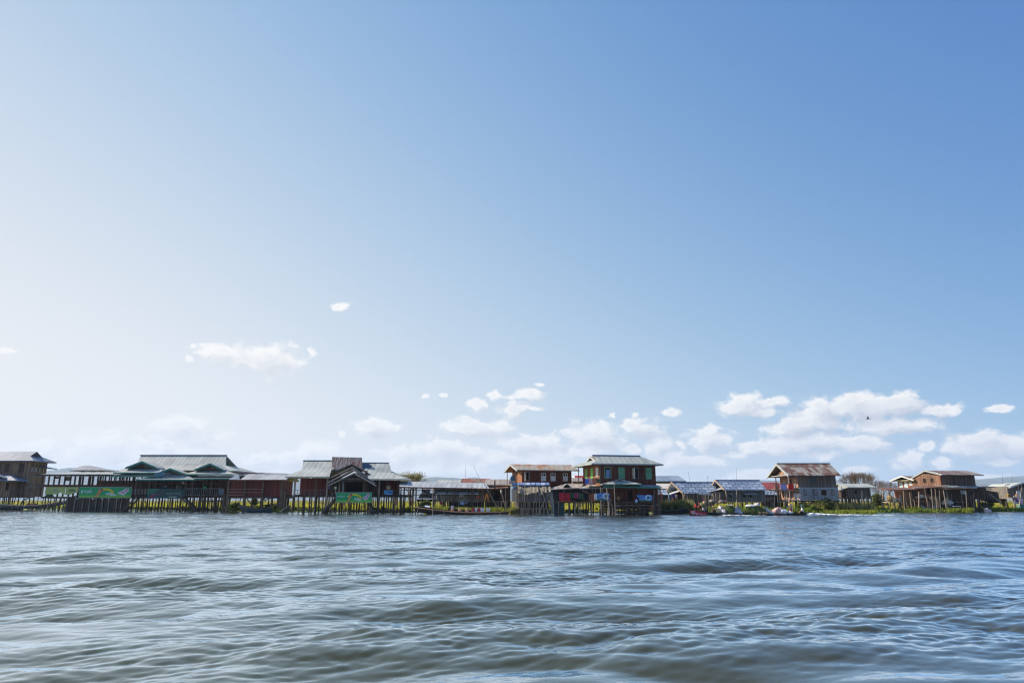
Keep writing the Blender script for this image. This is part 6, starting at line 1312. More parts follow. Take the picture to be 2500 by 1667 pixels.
plain('blue_bundle', 'dark blue bundle under the pale heap', 'bundle', MB().blob((X(2300), Y - 1.1, Z(1232.5)), .95, .6, .4, 4, .2), pcol('bundle_blue', (.07,.08,.15), .3, 2))
mb = MB(); n = 10
for i in range(n):
    f0, f1 = i / n, (i + 1) / n; q = lambda f: (X(2226 + 38 * f), Y - 2.4, Z(1232.5) - .55 * math.sin(math.pi * f) + .1 * f)
    a, b_ = q(f0), q(f1); mb.extrude([a, b_, (b_[0], b_[1], b_[2] - .42), (a[0], a[1], a[2] - .42)], (0, .12, 0))
plain('grey_net', 'grey fishing net slung between stakes under the cream deck', 'net', mb, pcol('net_grey', (.42,.39,.35), .2, 5))
hang('pale blue shirt hanging on the dark right wall', 'blue_shirt', 2345, 2357.5, 1196, 1205, Y - .4, (.50,.52,.58), 'cloths at the big brown house', v1b=1207)
hang('cream cloth hung on the deck rail of the big brown house', 'cream_cloth', 2239, 2256, 1206, 1212, Y - 1.2, (.50,.38,.22), 'cloths at the big brown house')
hang('red and white striped cloth on the deck rail of the big brown house', 'striped_cloth', 2262, 2268, 1206, 1213, Y - 1.3, (.50,.12,.12), 'cloths at the big brown house')
plain('white_bundle', 'small white bundle on the deck left of the thick straight pole', 'bundle', MB().blob((X(2235), Y - 1.2, Z(1211.5)), .45, .3, .3, 7, .2), 'white_paint')
plain('hanging_sheet', 'pale green-white sheet hanging left of the orange hut', 'sheet', MB().extrude([(X(2187), Y - .8, Z(1223)), (X(2196), Y - .8, Z(1222)), (X(2193.5), Y - .8, Z(1208)), (X(2190), Y - .8, Z(1208))], (0, .08, 0)), pcol('sheet_mint', (.52,.55,.47), .15, 2))
plain('boat_prow', 'small white and pink boat prow drawn up in the reeds, far right', 'boat', MB().extrude([(X(2356), Y - 5, -.1), (X(2368), Y - 5, -.1), (X(2366.5), Y - 5, Z(1243.5)), (X(2359), Y - 5, Z(1238.5)), (X(2355.5), Y - 5, Z(1240))], (0, .8, 0)), pcol('prow_white', (.50,.42,.44), .35, 4))
# dark slatted racks between
s_ = thing('slatted_rack', 'grey slatted rack behind the dark ramp at the far right', 'rack', (X(2430), Y + 5, 0))
for i in range(4): MB().bar((X(2412), Y + 4 + i, Z(1191.5 + 3.5 * i)), (X(2458), Y + 4 + i, Z(1192.5 + 3.5 * i)), .2, .12).build('slat', 'weathered_boards', s_)
for u in (2420, 2452): MB().tube((X(u), Y + 5, -.2), (X(u), Y + 5, Z(1192)), .1).build('post', 'dark_post', s_)
# ------------------------------------------------------------------ last house at the right edge
Y = 138.0; X, Z = xfn(Y)
h = thing('edge_house', 'grey board house with two small gables, cut off at the right edge', 'house', (X(2490), Y + 3, 0))
MB().box(X(2459), X(2530), Y, Y + 6, Z(1214), Z(1187)).build('wall', 'grey_boards', h)
for (pk, vp, ul, ur, ve, y_, m_) in ((2466, 1180, 2451, 2488, 1187, Y + 2, 'pale_tin'), (2503, 1177, 2467, 2535, 1189, Y - .8, 'pale_tin')):
    g_ = MB(); gable_roof(g_, UX(ul, y_), UX(ur, y_), y_, y_ + 5, VZ(ve, y_), VZ(vp, y_), .14, 'y', ym=UX(pk, y_)); o = g_.build('roof', m_, h)
    b = MB(); b.bar((UX(ul, y_), y_ - .06, VZ(ve, y_)), (UX(pk, y_), y_ - .06, VZ(vp, y_)), .1, .3); b.build('barge_board', 'white_paint', o)
MB().extrude([(X(2472), Y - .3, Z(1189)), (X(2530), Y - .3, Z(1189)), (X(2503), Y - .3, Z(1180))], (0, .25, 0)).build('gable_panel', 'dark_boards', h)
window(h, X(2484), X(2491), Z(1212), Z(1200), Y, 'grey_paint', 'glass_dark')
MB().box(X(2463), X(2484), Y - 1, Y - .9, Z(1230), Z(1210)).build('porch_sheet', 'tarp_pale', h)
MB().box(X(2457), X(2530), Y - 1.2, Y + 6, Z(1217), Z(1214)).build('floor', 'deck_boards', h)
stilts(h, rowpts(X(2459), X(2520), 9, Y - .8), Z(1216), .10, ['pale_post', 'brown_post'])
for u in (2477, 2486, 2494): MB().tube((X(u), Y - 1.1, Z(1217)), (X(u), Y - 1.1, Z(1184)), .07).build('porch_post', 'pale_post', h)
t = thing('teal_tank', 'teal-sided wash enclosure standing in the water below the right edge house', 'enclosure', (X(2473), Y - 2, 0))
MB().box(X(2462), X(2485), Y - 2.4, Y - 1.6, .1, Z(1230.5)).build('sheet', pcol('teal_sheet', (.06,.22,.20), .25, 2), t)
MB().box(X(2461.5), X(2485.5), Y - 2.5, Y - 1.5, Z(1231), Z(1229.8)).build('rim', 'pale_post', t)
G_ = 'washing at the right edge house'
hang('white cloth hanging on the porch of the right edge house', 'white_cloth', 2481, 2490, 1198, 1214, Y - 1.3, (.66,.60,.60), G_)
hang('violet shirt on the lower line of the right edge house', 'violet_shirt', 2474, 2482, 1217, 1224, Y - 1.4, (.14,.08,.28), G_)
hang('white and pink cloth beside the violet shirt', 'pink_cloth', 2482.5, 2493, 1216, 1227, Y - 1.4, (.64,.46,.54), G_)
hang('small orange cloth at the left corner of the right edge house', 'orange_cloth', 2457, 2461.5, 1205, 1212, Y - 1.3, (.70,.36,.04), G_)
hang('second orange cloth on the porch of the right edge house', 'orange_cloth', 2478, 2481, 1206, 1211, Y - 1.5, (.66,.32,.08), G_)
pole('thin pole in the water left of the teal enclosure', 2442, 1246, 2441, 1205, Y - 4, .07, 'grey_bamboo', 'poles at the right edge', zb=-.3)
pole('second thin pole close to the teal enclosure', 2457, 1246, 2456, 1222, Y - 3, .07, 'grey_bamboo', 'poles at the right edge', zb=-.3)
pole('pale pole crossing before the violet shirt', 2486, 1246, 2494, 1190, Y - 2.6, .07, 'bamboo', 'poles at the right edge', zb=-.3)
pole('left of two thin masts above the slatted rack', 2448, 1190, 2447, 1158, 150, .025, 'dark_trim', 'masts at the right edge', 'mast', cat='mast')
pole('right of two thin masts above the slatted rack', 2470.5, 1186, 2470.5, 1160, 150, .025, 'dark_trim', 'masts at the right edge', 'mast', cat='mast')

# ================================================================== boats
def boat_hull(root, pts, w, Y, hull='hull_dark', rim='rim_orange', n_cross=7, deep=.28, rimh=.09):
    """pts: (x, z of gunwale, half-width share) along the boat; hull below reaches into the water"""
    mb = MB(); N = len(pts); ring = []
    for (x, z, k) in pts:
        ww = w * k; zb = min(-.18, z - .2) if z < .75 else z - .62
        prof = [(-ww, z), (-ww * .92, z * .45 + zb * .55), (-ww * .55, zb), (ww * .55, zb), (ww * .92, z * .45 + zb * .55), (ww, z), (ww * .86, z), (ww * .6, zb + .12), (-ww * .6, zb + .12), (-ww * .86, z)]
        ring.append([(x, Y + a, c) for a, c in prof])
    m = len(ring[0]); vs = [p for r_ in ring for p in r_]; fs = []
    for i in range(N - 1):
        for j in range(m): fs.append((i*m+j, i*m+(j+1) % m, (i+1)*m+(j+1) % m, (i+1)*m+j))
    fs += [tuple(range(m - 1, -1, -1)), tuple(range((N - 1) * m, N * m))]
    mb.add(vs, fs); hl = mb.build('hull', hull, root, smooth=False)
    if rim:
        for s in (-1, 1):
            r_ = MB()
            for i in range(N - 1):
                a, b = pts[i], pts[i+1]
                r_.bar((a[0], Y + s * w * a[2] * .97, a[1] + .02), (b[0], Y + s * w * b[2] * .97, b[1] + .02), .08, rimh)
            r_.build('gunwale', rim, root)
    return hl
pcol('hull_dark', (.022,.017,.015), .4, 1.2, .6, stretch=(.6,1,2)); pcol('rim_orange', (.62,.31,.17), .3, 2, .6, stretch=(.5,1,1)); pcol('hull_grey', (.10,.095,.09), .35, 1.5, .7, stretch=(.5,1,2))
pcol('rim_pale', (.66,.44,.31), .25, 2, .6); pcol('hull_blue', (.02,.035,.06), .35, 1.5, .5); pcol('hull_red', (.12,.012,.02), .25, 1.5, .45)
# long boat at the far left
Y = 147.0; X, Z = xfn(Y)
b = thing('long_boat', 'long grey-brown boat with a pale orange rim moored at the left edge', 'boat', (X(80), Y, 0))
boat_hull(b, [(X(8), Z(1230), .3), (X(25), Z(1232.5), .8), (X(60), Z(1234), 1), (X(100), Z(1233), 1), (X(135), Z(1229), .8), (X(160), Z(1224), .45), (X(170), Z(1221), .15)], .75, Y, 'hull_grey', 'rim_pale', rimh=.14)
for u in (40, 55, 70): MB().bar((X(u), Y - .72, Z(1240)), (X(u + 3), Y - .7, Z(1235)), .1, .08).build('strut', 'rim_pale', b)
for i, u in enumerate((72, 85)): plain('orange_crate', ('orange crate nearer the left end of the far left boat', 'orange crate nearer the middle of the far left boat')[i], 'crate', MB().box(X(u), X(u + 8), Y - .3, Y + .3, .3, Z(1228.5)), pcol('crate_orange', (.45,.16,.07), .3, 3), 'orange crates in the far left boat')
dm = thing('covered_engine', 'dark curved engine housing at the stern of the far left boat', 'engine', (X(55), Y + 1, 0))
mb = MB()
for i in range(8):
    a0, a1 = R(90 + i * 11), R(90 + (i + 1) * 11); c = (X(66), Z(1238))
    mb.bar((c[0] + 1.6 * math.cos(a0), Y + 1, c[1] + 1.9 * math.sin(a0)), (c[0] + 1.6 * math.cos(a1), Y + 1, c[1] + 1.9 * math.sin(a1)), .3, .12)
mb.build('housing', 'dark_trim', dm); MB().tube((X(50), Y + 1, .2), (X(62), Y + 1, Z(1218)), .05).build('shaft', 'dark_trim', dm)
b = thing('low_boat', 'low black boat lying behind the far left long boat', 'boat', (X(5), Y + 3, 0))
boat_hull(b, [(X(-30), .5, .5), (X(-10), .35, 1), (X(20), .4, 1), (X(34), .7, .3)], .6, Y + 3, 'hull_dark', None)
# dark canoe and grey canoe
Y = 119.0; X, Z = xfn(Y)
b = thing('dark_canoe', 'dark blue canoe with raised prow under the dark red hall', 'canoe', (X(615), Y, 0))
boat_hull(b, [(X(588), Z(1230.5), .12), (X(596), Z(1235), .5), (X(612), Z(1240.5), .9), (X(630), Z(1242), 1), (X(652), Z(1241.5), .8), (X(666), Z(1240), .3)], .6, Y, 'hull_blue', 'hull_grey', rimh=.06)
pcol('skin', (.30,.165,.10), .12, 4, .6); pcol('hair_black', (.012,.010,.009), .2, 5, .5)
b = thing('grey_canoe', 'grey canoe with upturned prow between the dark red hall and the gabled hall', 'canoe', (UX(702, 113), 113, 0))
Xg, Zg = xfn(113.0)
boat_hull(b, [(Xg(690), Zg(1249), .5), (Xg(695), Zg(1245), .7), (Xg(702), Zg(1239), .6), (Xg(709), Zg(1233.5), .35), (Xg(712), Zg(1231.5), .12)], .55, 113.0, 'hull_grey', 'rim_pale', rimh=.06)
# long dark boat in the centre
Y = 101.0; X, Z = xfn(Y)
b = thing('long_boat', 'long dark tourist boat with an orange-brown rim in front of the market shed', 'boat', (X(1130), Y, 0))
P_ = [(1014, 1237.5, .08), (1022, 1239, .35), (1040, 1241.5, .62), (1062, 1244.5, .85), (1090, 1247.5, 1), (1125, 1250, 1), (1165, 1250.8, 1), (1200, 1250.3, .9), (1225, 1249.6, .7), (1243, 1248.4, .3)]
boat_hull(b, [(X(u), Z(v), k) for u, v, k in P_], .8, Y, 'hull_dark', 'rim_orange', rimh=.1)
for (u, v) in ((1088, 1255), (1223, 1256)): MB().tube((X(u), Y - .95, -.3), (X(u - 1.5), Y - .85, Z(v - 6)), .05).build('tie_stake', 'pale_post', b)
pcol('seat_tan', (.55,.33,.19), .2, 4, .6); pcol('seat_red', (.45,.04,.06), .2, 4, .6); pcol('seat_white', (.66,.64,.68), .1, 4, .6)
pcol('mat_blue', (.12,.28,.40), .2, 2, .5)
def boat_chair(u, kind, label):
    c = thing('boat_chair', label, 'chair', (X(u), Y, .1), 'chairs set in a row in the long dark boat')
    s = .26; z0 = .12; m_ = {'tan': 'seat_tan', 'red': 'seat_red', 'white': 'seat_white'}[kind]
    MB().box(X(u) - s, X(u) + s, Y - s, Y + s, z0 + .26, z0 + .32).build('seat', 'seat_tan', c)
    for sx in (-1, 1):
        for sy in (-1, 1): MB().tube((X(u) + sx * s * .85, Y + sy * s * .85, z0), (X(u) + sx * s * .85, Y + sy * s * .85, z0 + .27), .025).build('leg', 'seat_tan', c)
    if kind == 'tan': MB().lathe((X(u), Y, z0 + .32), [(.14, 0), (.24, .12), (.24, .28), (.15, .42), (.04, .46)], 12, 1, .45).build('backrest', m_, c, smooth=True)
    else: MB().extrude([(X(u) - .25, Y - .1, z0 + .3), (X(u) + .25, Y - .1, z0 + .3), (X(u) + (.2 if kind == 'red' else .28), Y - .1, z0 + .80), (X(u) - (.16 if kind == 'red' else .28), Y - .1, z0 + .80)], (0, .16, 0)).build('backrest', m_, c)
boat_chair(1105.5, 'tan', 'tan round-backed chair nearest the bow of the long dark boat')
boat_chair(1123.5, 'tan', 'tan round-backed chair in the middle of the three in the long dark boat')
boat_chair(1141, 'tan', 'tan round-backed chair beside the first red chair')
boat_chair(1156, 'red', 'large red chair in the middle of the long dark boat')
boat_chair(1163, 'white', 'white-backed chair right behind the large red chair')
boat_chair(1169.5, 'red', 'small red chair between two white chairs in the long dark boat')
boat_chair(1178, 'white', 'wide white-backed chair right of the small red chair')
boat_chair(1192, 'white', 'white-backed chair nearest the stern of the long dark boat')
plain('blue_mat', 'pale blue mat lying in the long dark boat between tan chairs', 'mat', MB().box(X(1126), X(1140), Y - .5, Y + .5, .22, .34), 'mat_blue')
b = thing('moored_boat', 'dark boat with a raised bow moored behind the chairs of the long dark boat', 'boat', (X(1120), Y + 2.2, 0))
boat_hull(b, [(X(1092), Z(1239), .15), (X(1102), Z(1241), .6), (X(1120), Z(1244.5), 1), (X(1150), Z(1246.5), 1), (X(1175), Z(1246.5), .6)], .6, Y + 2.2, 'hull_dark', 'hull_grey', rimh=.05)
plain('white_box', 'white box tilted on the bow of the moored dark boat', 'box', MB().extrude([(X(1098), Y + 1.8, Z(1239)), (X(1105), Y + 1.8, Z(1240.5)), (X(1106), Y + 1.8, Z(1236)), (X(1099), Y + 1.8, Z(1234.5))], (0, .5, 0)), 'seat_white')
b = thing('moored_boat', 'second dark boat with a pale cover, behind the bow of the long dark boat', 'boat', (X(1040), Y + 2.5, 0))
boat_hull(b, [(X(1022), Z(1234.5), .15), (X(1032), Z(1237), .7), (X(1048), Z(1240), 1), (X(1075), Z(1245), 1), (X(1090), Z(1246), .5)], .6, Y + 2.5, 'hull_dark', 'hull_grey', rimh=.05)
plain('pale_cover', 'pale cover over the bow of the second moored boat', 'cover', MB().slab([(X(1034), Y + 2, Z(1237.5)), (X(1047), Y + 2, Z(1240)), (X(1044), Y + 3, Z(1234.5)), (X(1032), Y + 3, Z(1233.5))], .06), pcol('cover_pale', (.48,.52,.60), .15, 2))
b = thing('old_boat', 'old dark wooden boat half hidden by reeds between the red house and the cargo boat', 'boat', (X(1645), Y + 2, 0))
boat_hull(b, [(X(1606), Z(1247), .5), (X(1625), Z(1247.5), 1), (X(1650), Z(1246), .9), (X(1664), Z(1243), .6), (X(1682), Z(1240), .3)], .6, Y + 2, 'hull_dark', 'hull_grey', rimh=.06)

# ------------------------------------------------------------------ people
def person(label, loc, face, shirt, legs, pose='sit', hat=None, scale=1.0, hair=True, lean=0.0, sleeve=None):
    """continuous skinned body, clothes and hair as parts; loc = seat/feet point, face = heading (rad, 0 = +x)"""
    root = thing('person', label, 'person', loc)
    c, s = math.cos(face), math.sin(face)
    def T(f, l, u): return Vector(((f * c - l * s) * scale, (f * s + l * c) * scale, u * scale))   # forward, left, up
    V = []; E = []; RR = []
    def v(p, r, par=None):
        V.append(p); RR.append(r * scale); i = len(V) - 1
        if par is not None: E.append((par, i))
        return i
    hz = .12 if pose == 'sit' else (.30 if pose == 'squat' else .86)
    pel = v(T(0, 0, hz), .125)
    wst = v(T(.02 + lean * .3, 0, hz + .22), .12, pel); che = v(T(.04 + lean * .7, 0, hz + .42), .14, wst)
    nk = v(T(.05 + lean, 0, hz + .56), .055, che); hd0 = v(T(.07 + lean, 0, hz + .64), .075, nk); hd1 = v(T(.08 + lean, 0, hz + .74), .095, hd0); hd2 = v(T(.07 + lean, 0, hz + .82), .07, hd1)
    v(T(.18 + lean, 0, hz + .715), .018, hd1)
    hands = []
    for sd in (-1, 1):
        sh = v(T(.04 + lean * .8, sd * .17, hz + .50), .06, che)
        if pose == 'stand': el = v(T(.06 + lean * .6, sd * .24, hz + .24), .045, sh); wr = v(T(.22 + lean * .3, sd * .20, hz + .02), .032, el)
        else: el = v(T(.10 + lean * .5, sd * .22, hz + .27), .045, sh); wr = v(T(.30 + lean * .2, sd * .13, hz + .16), .032, el)
        pm = v(V[wr] + T(.07, 0, -.03), .030, wr)
        for k in range(4): 
            f1 = v(V[pm] + T(.05, (k - 1.5) * .019, -.015), .010, pm); v(V[f1] + T(.028 - .004 * abs(k - 1.5), 0, -.022), .008, f1)
        v(V[pm] + T(.015, -sd * .04, .0), .010, pm)
        hp = v(T(.0, sd * .09, hz - .02), .09, pel)
        if pose == 'stand': kn = v(T(.03, sd * .10, .46), .062, hp); an = v(T(-.01, sd * .10, .08), .042, kn)
        elif pose == 'squat': kn = v(T(.34, sd * .14, hz + .10), .062, hp); an = v(T(.16, sd * .12, .06), .042, kn)
        else: kn = v(T(.36, sd * .16, hz + .14), .062, hp); an = v(T(.42, sd * .10, .05), .042, kn)
        v(V[an] + T(.13, 0, -.05), .03, an)
    me = bpy.data.meshes.new('body'); me.from_pydata([tuple(p) for p in V], E, []); o = bpy.data.objects.new('body', me); COL.objects.link(o); o.parent = root
    mo = o.modifiers.new('skin', 'SKIN'); mo.use_smooth_shade = True
    for i, r_ in enumerate(RR): me.skin_vertices[0].data[i].radius = (r_, r_); me.skin_vertices[0].data[i].use_root = (i == 0)
    o.modifiers.new('sub', 'SUBSURF').levels = 1; o.modifiers[-1].render_levels = 1; me.materials.append(M['skin'])
    L = Vector(loc)
    def rg(name, rings, mat, n=12):
        mb = MB(); vs = []; fs = []
        for (p, rf, rl) in rings:
            for i in range(n):
                t = 2 * math.pi * i / n; d = T(rf * math.cos(t), rl * math.sin(t), 0); vs.append(L + p + d)
        for k in range(len(rings) - 1):
            for i in range(n): j = (i + 1) % n; fs.append((k*n+i, k*n+j, (k+1)*n+j, (k+1)*n+i))
        fs += [tuple(range(n - 1, -1, -1)), tuple(range((len(rings) - 1) * n, len(rings) * n))]
        mb.add(vs, fs); return mb.build(name, mat, root, smooth=True)
    rg('shirt', [(T(0, 0, hz - .04), .155, .18), (V[wst] , .145, .165), (V[che], .165, .205), (T(.045 + lean * .85, 0, hz + .52), .11, .16), (V[nk], .065, .065)], shirt)
    for sd, i_sh in ((-1, None), (1, None)):
        a = T(.04 + lean * .8, sd * .16, hz + .50)
        b_ = T(.06 + lean * .6, sd * .25, hz + .24) if pose == 'stand' else T(.10 + lean * .5, sd * .235, hz + .27)
        MB().tube(L + a, L + b_, .085 * scale, .065 * scale, 8).build('sleeve', sleeve or shirt, root)
    if pose == 'stand': rg('skirt', [(T(.0, 0, .12), .17, .20), (T(.0, 0, .45), .17, .20), (T(0, 0, hz + .04), .16, .19)], legs)
    else:
        for sd in (-1, 1): MB().tube(L + T(0, sd * .09, hz), L + T(.36, sd * .15, hz + .12), .11 * scale, .085 * scale, 8).build('trouser_leg', legs, root)
    hc = T(.065 + lean, 0, hz + .76)
    if hair: MB().blob(L + hc + T(-.015, 0, .02), .112 * scale, .112 * scale, .105 * scale, 1, .04, flat=-.35).build('hair', 'hair_black', root, smooth=True)
    if hat:
        m_, shape = hat
        if shape == 'cone': MB().lathe(L + hc + T(0, 0, .03), [(.30 * scale, 0), (.20 * scale, .07 * scale), (.10 * scale, .13 * scale), (.02, .19 * scale)], 14).build('hat', m_, root)
        elif shape == 'brim': MB().lathe(L + hc + T(0, 0, .03), [(.26 * scale, 0), (.25 * scale, .025), (.13 * scale, .04), (.12 * scale, .13 * scale), (.05 * scale, .15 * scale)], 14).build('hat', m_, root)
        else: MB().blob(L + hc + T(0, 0, .03), .13 * scale, .13 * scale, .12 * scale, 2, .05).build('headscarf', m_, root, smooth=True)
    return root
pcol('shirt_red', (.60,.025,.022), .2, 5, .8); pcol('shirt_maroon', (.28,.03,.035), .2, 5, .8); pcol('shirt_navy', (.03,.03,.05), .3, 5, .8); pcol('shirt_white', (.62,.58,.62), .1, 5, .8)
pcol('shirt_brown', (.16,.06,.04), .2, 5, .8); pcol('trousers_dark', (.03,.025,.025), .3, 5, .85); pcol('hat_tan', (.46,.30,.16), .2, 6, .8); pcol('hat_black', (.015,.013,.012), .2, 6, .8)
pcol('scarf_blue', (.06,.27,.42), .2, 5, .8); pcol('scarf_pink', (.55,.10,.14), .2, 5, .8); pcol('skirt_plum', (.16,.04,.07), .2, 5, .85); pcol('cloth_pale_pink', (.66,.50,.50), .15, 3, .8)
# shirt in colour blocks: yellow shoulders, green chest, blue sides
def block_shirt():
    m, t, b = new_mat('block_shirt'); g = t.new('ShaderNodeTexCoord'); sp = t.new('ShaderNodeSeparateXYZ'); t.l.new(g.outputs['Object'], sp.inputs[0])
    c = t.ramp(t.math('MULTIPLY', sp.outputs[2], .6), [(0, (.03,.22,.12)), (.70, (.04,.32,.17)), (.72, (.70,.36,.02)), (1, (.75,.42,.02))])
    t.n[-1].color_ramp.interpolation = 'CONSTANT' if hasattr(t.n[-1], 'color_ramp') else None
    t.l.new(c, b.inputs['Base Color']); M['block_shirt'] = m
try: block_shirt()
except Exception: pcol('block_shirt', (.6,.35,.03), .5, 5)
pcol('sleeve_blue', (.04,.09,.42), .2, 5, .8)

# ------------------------------------------------------------------ cargo boat with red nameplate
Y = 95.5; X, Z = xfn(Y)
pcol('foam', (.80,.82,.83), .08, 6, .9); pcol('board_red', (.42,.02,.05), .15, 2, .4); pcol('board_pink', (.75,.55,.58), .12, 2, .5)
pcol('produce_green', (.055,.10,.022), .5, 4, .8, hi=(.22,.28,.08)); pcol('produce_yellow', (.20,.23,.07), .4, 4, .8)
pcol('bag_pink', (.62,.50,.48), .2, 2.5, .75, hi=(.78,.70,.68)); pcol('bag_white', (.72,.70,.68), .1, 3, .75); pcol('bag_red', (.50,.22,.20), .35, 3, .75, hi=(.72,.50,.46))
pcol('bag_yellow', (.70,.44,.06), .25, 4, .7, hi=(.72,.66,.50)); pcol('box_tan', (.30,.21,.12), .3, 3, .85)
b = thing('cargo_boat', 'loaded motor boat with a red lettered bow board, heading left', 'boat', (X(1740), Y, 0))
P_ = [(1681, 1245.5, .25), (1690, 1247.5, .55), (1705, 1249.5, .8), (1724, 1251.5, 1), (1750, 1252.5, 1), (1780, 1252.5, 1), (1800, 1252, .8), (1809, 1250.5, .3)]
boat_hull(b, [(X(u), Z(v), k) for u, v, k in P_], .85, Y, 'hull_dark', 'hull_dark', rimh=.07)
yB = Y - .93; A = [(1680.5, 1254.8), (1682.5, 1243.8), (1724.5, 1250.0), (1723.5, 1260.5), (1712, 1261.2), (1700, 1260.2)]
MB().extrude([(UX(u, yB), yB, VZ(v, yB)) for u, v in A], (0, .12, 0)).build('bow_side', 'hull_dark', b)
pan = MB().extrude([(UX(u, yB), yB - .03, VZ(v, yB)) for u, v in ((1681.6, 1253.8), (1683.4, 1244.6), (1723, 1250.6), (1722, 1259.2), (1711, 1259.6), (1700, 1258.2))], (0, .02, 0)).build('name_board', 'board_red', b)
m = MB(); cx, cz = UX(1689, yB), VZ(1250.6, yB); p, q = arc_poly(cx, cz, .16, .23, 0, 2 * math.pi, yB - .05, 18, 1.2); strip(m, p, q, .015); m.build('emblem_ring', 'board_pink', pan)
m = MB(); m.blob((cx, yB - .05, cz), .12, .012, .08, 2, .25); m.build('emblem_figure', 'board_pink', pan)
tx = text_obj('boat_name', 'ရွှေအင်းလေး', b, UX(1708, yB), yB - .055, VZ(1254.6, yB), .5, 'board_pink', rz=-R(9), width=1.5)
tx.parent = pan
pw = thing('bow_wave', 'white bow wave and foam along the side of the loaded motor boat', 'foam', (X(1770), Y - 1, 0)); del pw['category']; bpy.data.objects.remove(pw)
def foam_strip(label, u0, u1, Y, w, hgt, seed, n=90):
    rg = random.Random(seed); mb = MB(); X, Z = xfn(Y)
    for i in range(n):
        t = rg.random() ** 1.3; x = X(u0) + (X(u1) - X(u0)) * t; k = (1 - t) ** .8
        s = rg.uniform(.08, .30) * (.4 + k)
        mb.blob((x, Y + rg.gauss(0, w * (.3 + t * .7)), .02 + hgt * k * rg.random() * .6), s * 1.6, s * 1.3, max(.03, s * hgt * 1.2 * (.3 + k)), i, .25, 7, 4)
    return tag(mb.build('wake_foam', 'foam'), label, None, None, 'stuff')
foam_strip('white foam along the hull of the loaded motor boat', 1765, 1862, Y - 1.1, .12, .12, 3, 70)
foam_strip('white churned wake spreading behind the second cargo boat', 1970, 2062, Y + 1.0, .35, .30, 4, 170)
foam_strip('thin wake line trailing to the right across the water', 2050, 2200, Y + 1.6, .3, .10, 5, 60)
def dims(u, v): return X(u), Z(v)
person('person in a bright red shirt squatting on the bow of the cargo boat', (X(1698), Y - .1, Z(1246.5)), R(170), 'shirt_red', 'trousers_dark', 'squat', None, 1.0, True, .12)
person('person with a pink headscarf sitting behind the one in bright red', (X(1708), Y + .35, Z(1246)), R(165), 'shirt_maroon', 'trousers_dark', 'squat', ('scarf_pink', 'scarf'), .9, False)
person('person in dark clothes with a wide black hat in the bow of the cargo boat', (X(1722), Y - .1, Z(1251.5)), R(190), 'shirt_navy', 'trousers_dark', 'sit', ('hat_black', 'cone'), 1.1)
person('person in white and dark clothes sitting low beside the black hat', (X(1713.5), Y - .3, Z(1250)), R(180), 'shirt_white', 'shirt_navy', 'sit', None, .85)
person('person in brown with a tan brimmed hat beside the white sacks', (X(1740), Y - .1, Z(1253)), R(185), 'shirt_brown', 'trousers_dark', 'sit', ('hat_tan', 'brim'), 1.0)
def bag(label, u, v, rx, rz, mat, seed=0, ry=.45, dy=0.0, group='sacks in the cargo boats', name='sack', cat='sack'):
    return plain(name, label, cat, MB().blob((X(u), Y + dy, Z(v)), rx, ry, rz, seed, .16, 14, 8), mat, group)
bag('cream and yellow sack beside the brown-shirted person', 1748, 1248, .36, .50, 'bag_yellow', 1)
bag('tall pinkish-white sack behind the yellow sack', 1757, 1246, .40, .66, 'bag_pink', 2, dy=.2)
bag('second pinkish sack at the foot of the first produce heap', 1762, 1249.5, .38, .36, 'bag_pink', 3, dy=-.25)
bag('small tan basket on the floor of the cargo boat', 1733, 1250.5, .34, .22, 'hat_tan', 4, name='basket', cat='basket')
def produce(name, label, u0, u1, v0, v1, Yc, n, mats, seed):
    """heap: rounded core with loose leafy lumps over it"""
    rg = random.Random(seed); Xp, Zp = xfn(Yc); cx = (Xp(u0) + Xp(u1)) / 2; rx = (Xp(u1) - Xp(u0)) / 2; zb = Zp(v1); rz = Zp(v0) - zb
    t = thing(name, label, 'produce', (cx, Yc, zb), 'produce heaps on the boats')
    MB().blob((cx, Yc, zb), rx * .93, .75, rz * .92, seed, .12, 18, 10, flat=-.15).build('core', mats[0], t)
    mb = MB(); mb2 = MB()
    for i in range(n):
        th = rg.uniform(0, 2 * math.pi); ph = math.asin(rg.uniform(0, 1)); p = (cx + rx * .95 * math.cos(ph) * math.cos(th), Yc + .78 * math.cos(ph) * math.sin(th), zb + rz * .95 * math.sin(ph))
        d = Vector((rg.gauss(0, 1), rg.gauss(0, 1), rg.gauss(.4, 1))).normalized() * rg.uniform(.10, .26); e = d.cross(Vector((rg.gauss(0, 1), rg.gauss(0, 1), 1))).normalized() * rg.uniform(.04, .10); P0 = Vector(p)
        (mb if rg.random() < .72 else mb2).add([P0 - e, P0 + d * .5 + e * .6, P0 + d, P0 + d * .4 - e], [(0, 1, 2, 3)])
    mb.build('leaves', mats[0], t); mb2.build('pale_leaves', mats[1], t); return t
produce('produce_heap', 'heap of dark green produce on the first cargo boat', 1755, 1795, 1233, 1254, Y + .1, 900, ('produce_green', 'produce_yellow'), 5)
plain('bunch', 'upright bunch of yellow-green plants carried behind the black hat', 'plant bunch', MB().blob((X(1718), Y + .6, Z(1238)), .55, .4, .6, 7, .3, 14, 8), 'produce_yellow')
plain('tan_hood', 'tan cone-shaped bundle on top of the upright plant bunch', 'bundle', MB().lathe((X(1720.5), Y + .6, Z(1228.5)), [(.30, 0), (.22, .2), (.05, .38)], 10), 'hat_tan')
plain('white_cloths', 'cream cloths lying on top of the first produce heap', 'cloth', MB().blob((X(1780), Y, Z(1232.8)), .45, .3, .10, 8, .3), pcol('cream_cloth_mat', (.62,.58,.42), .2, 3))
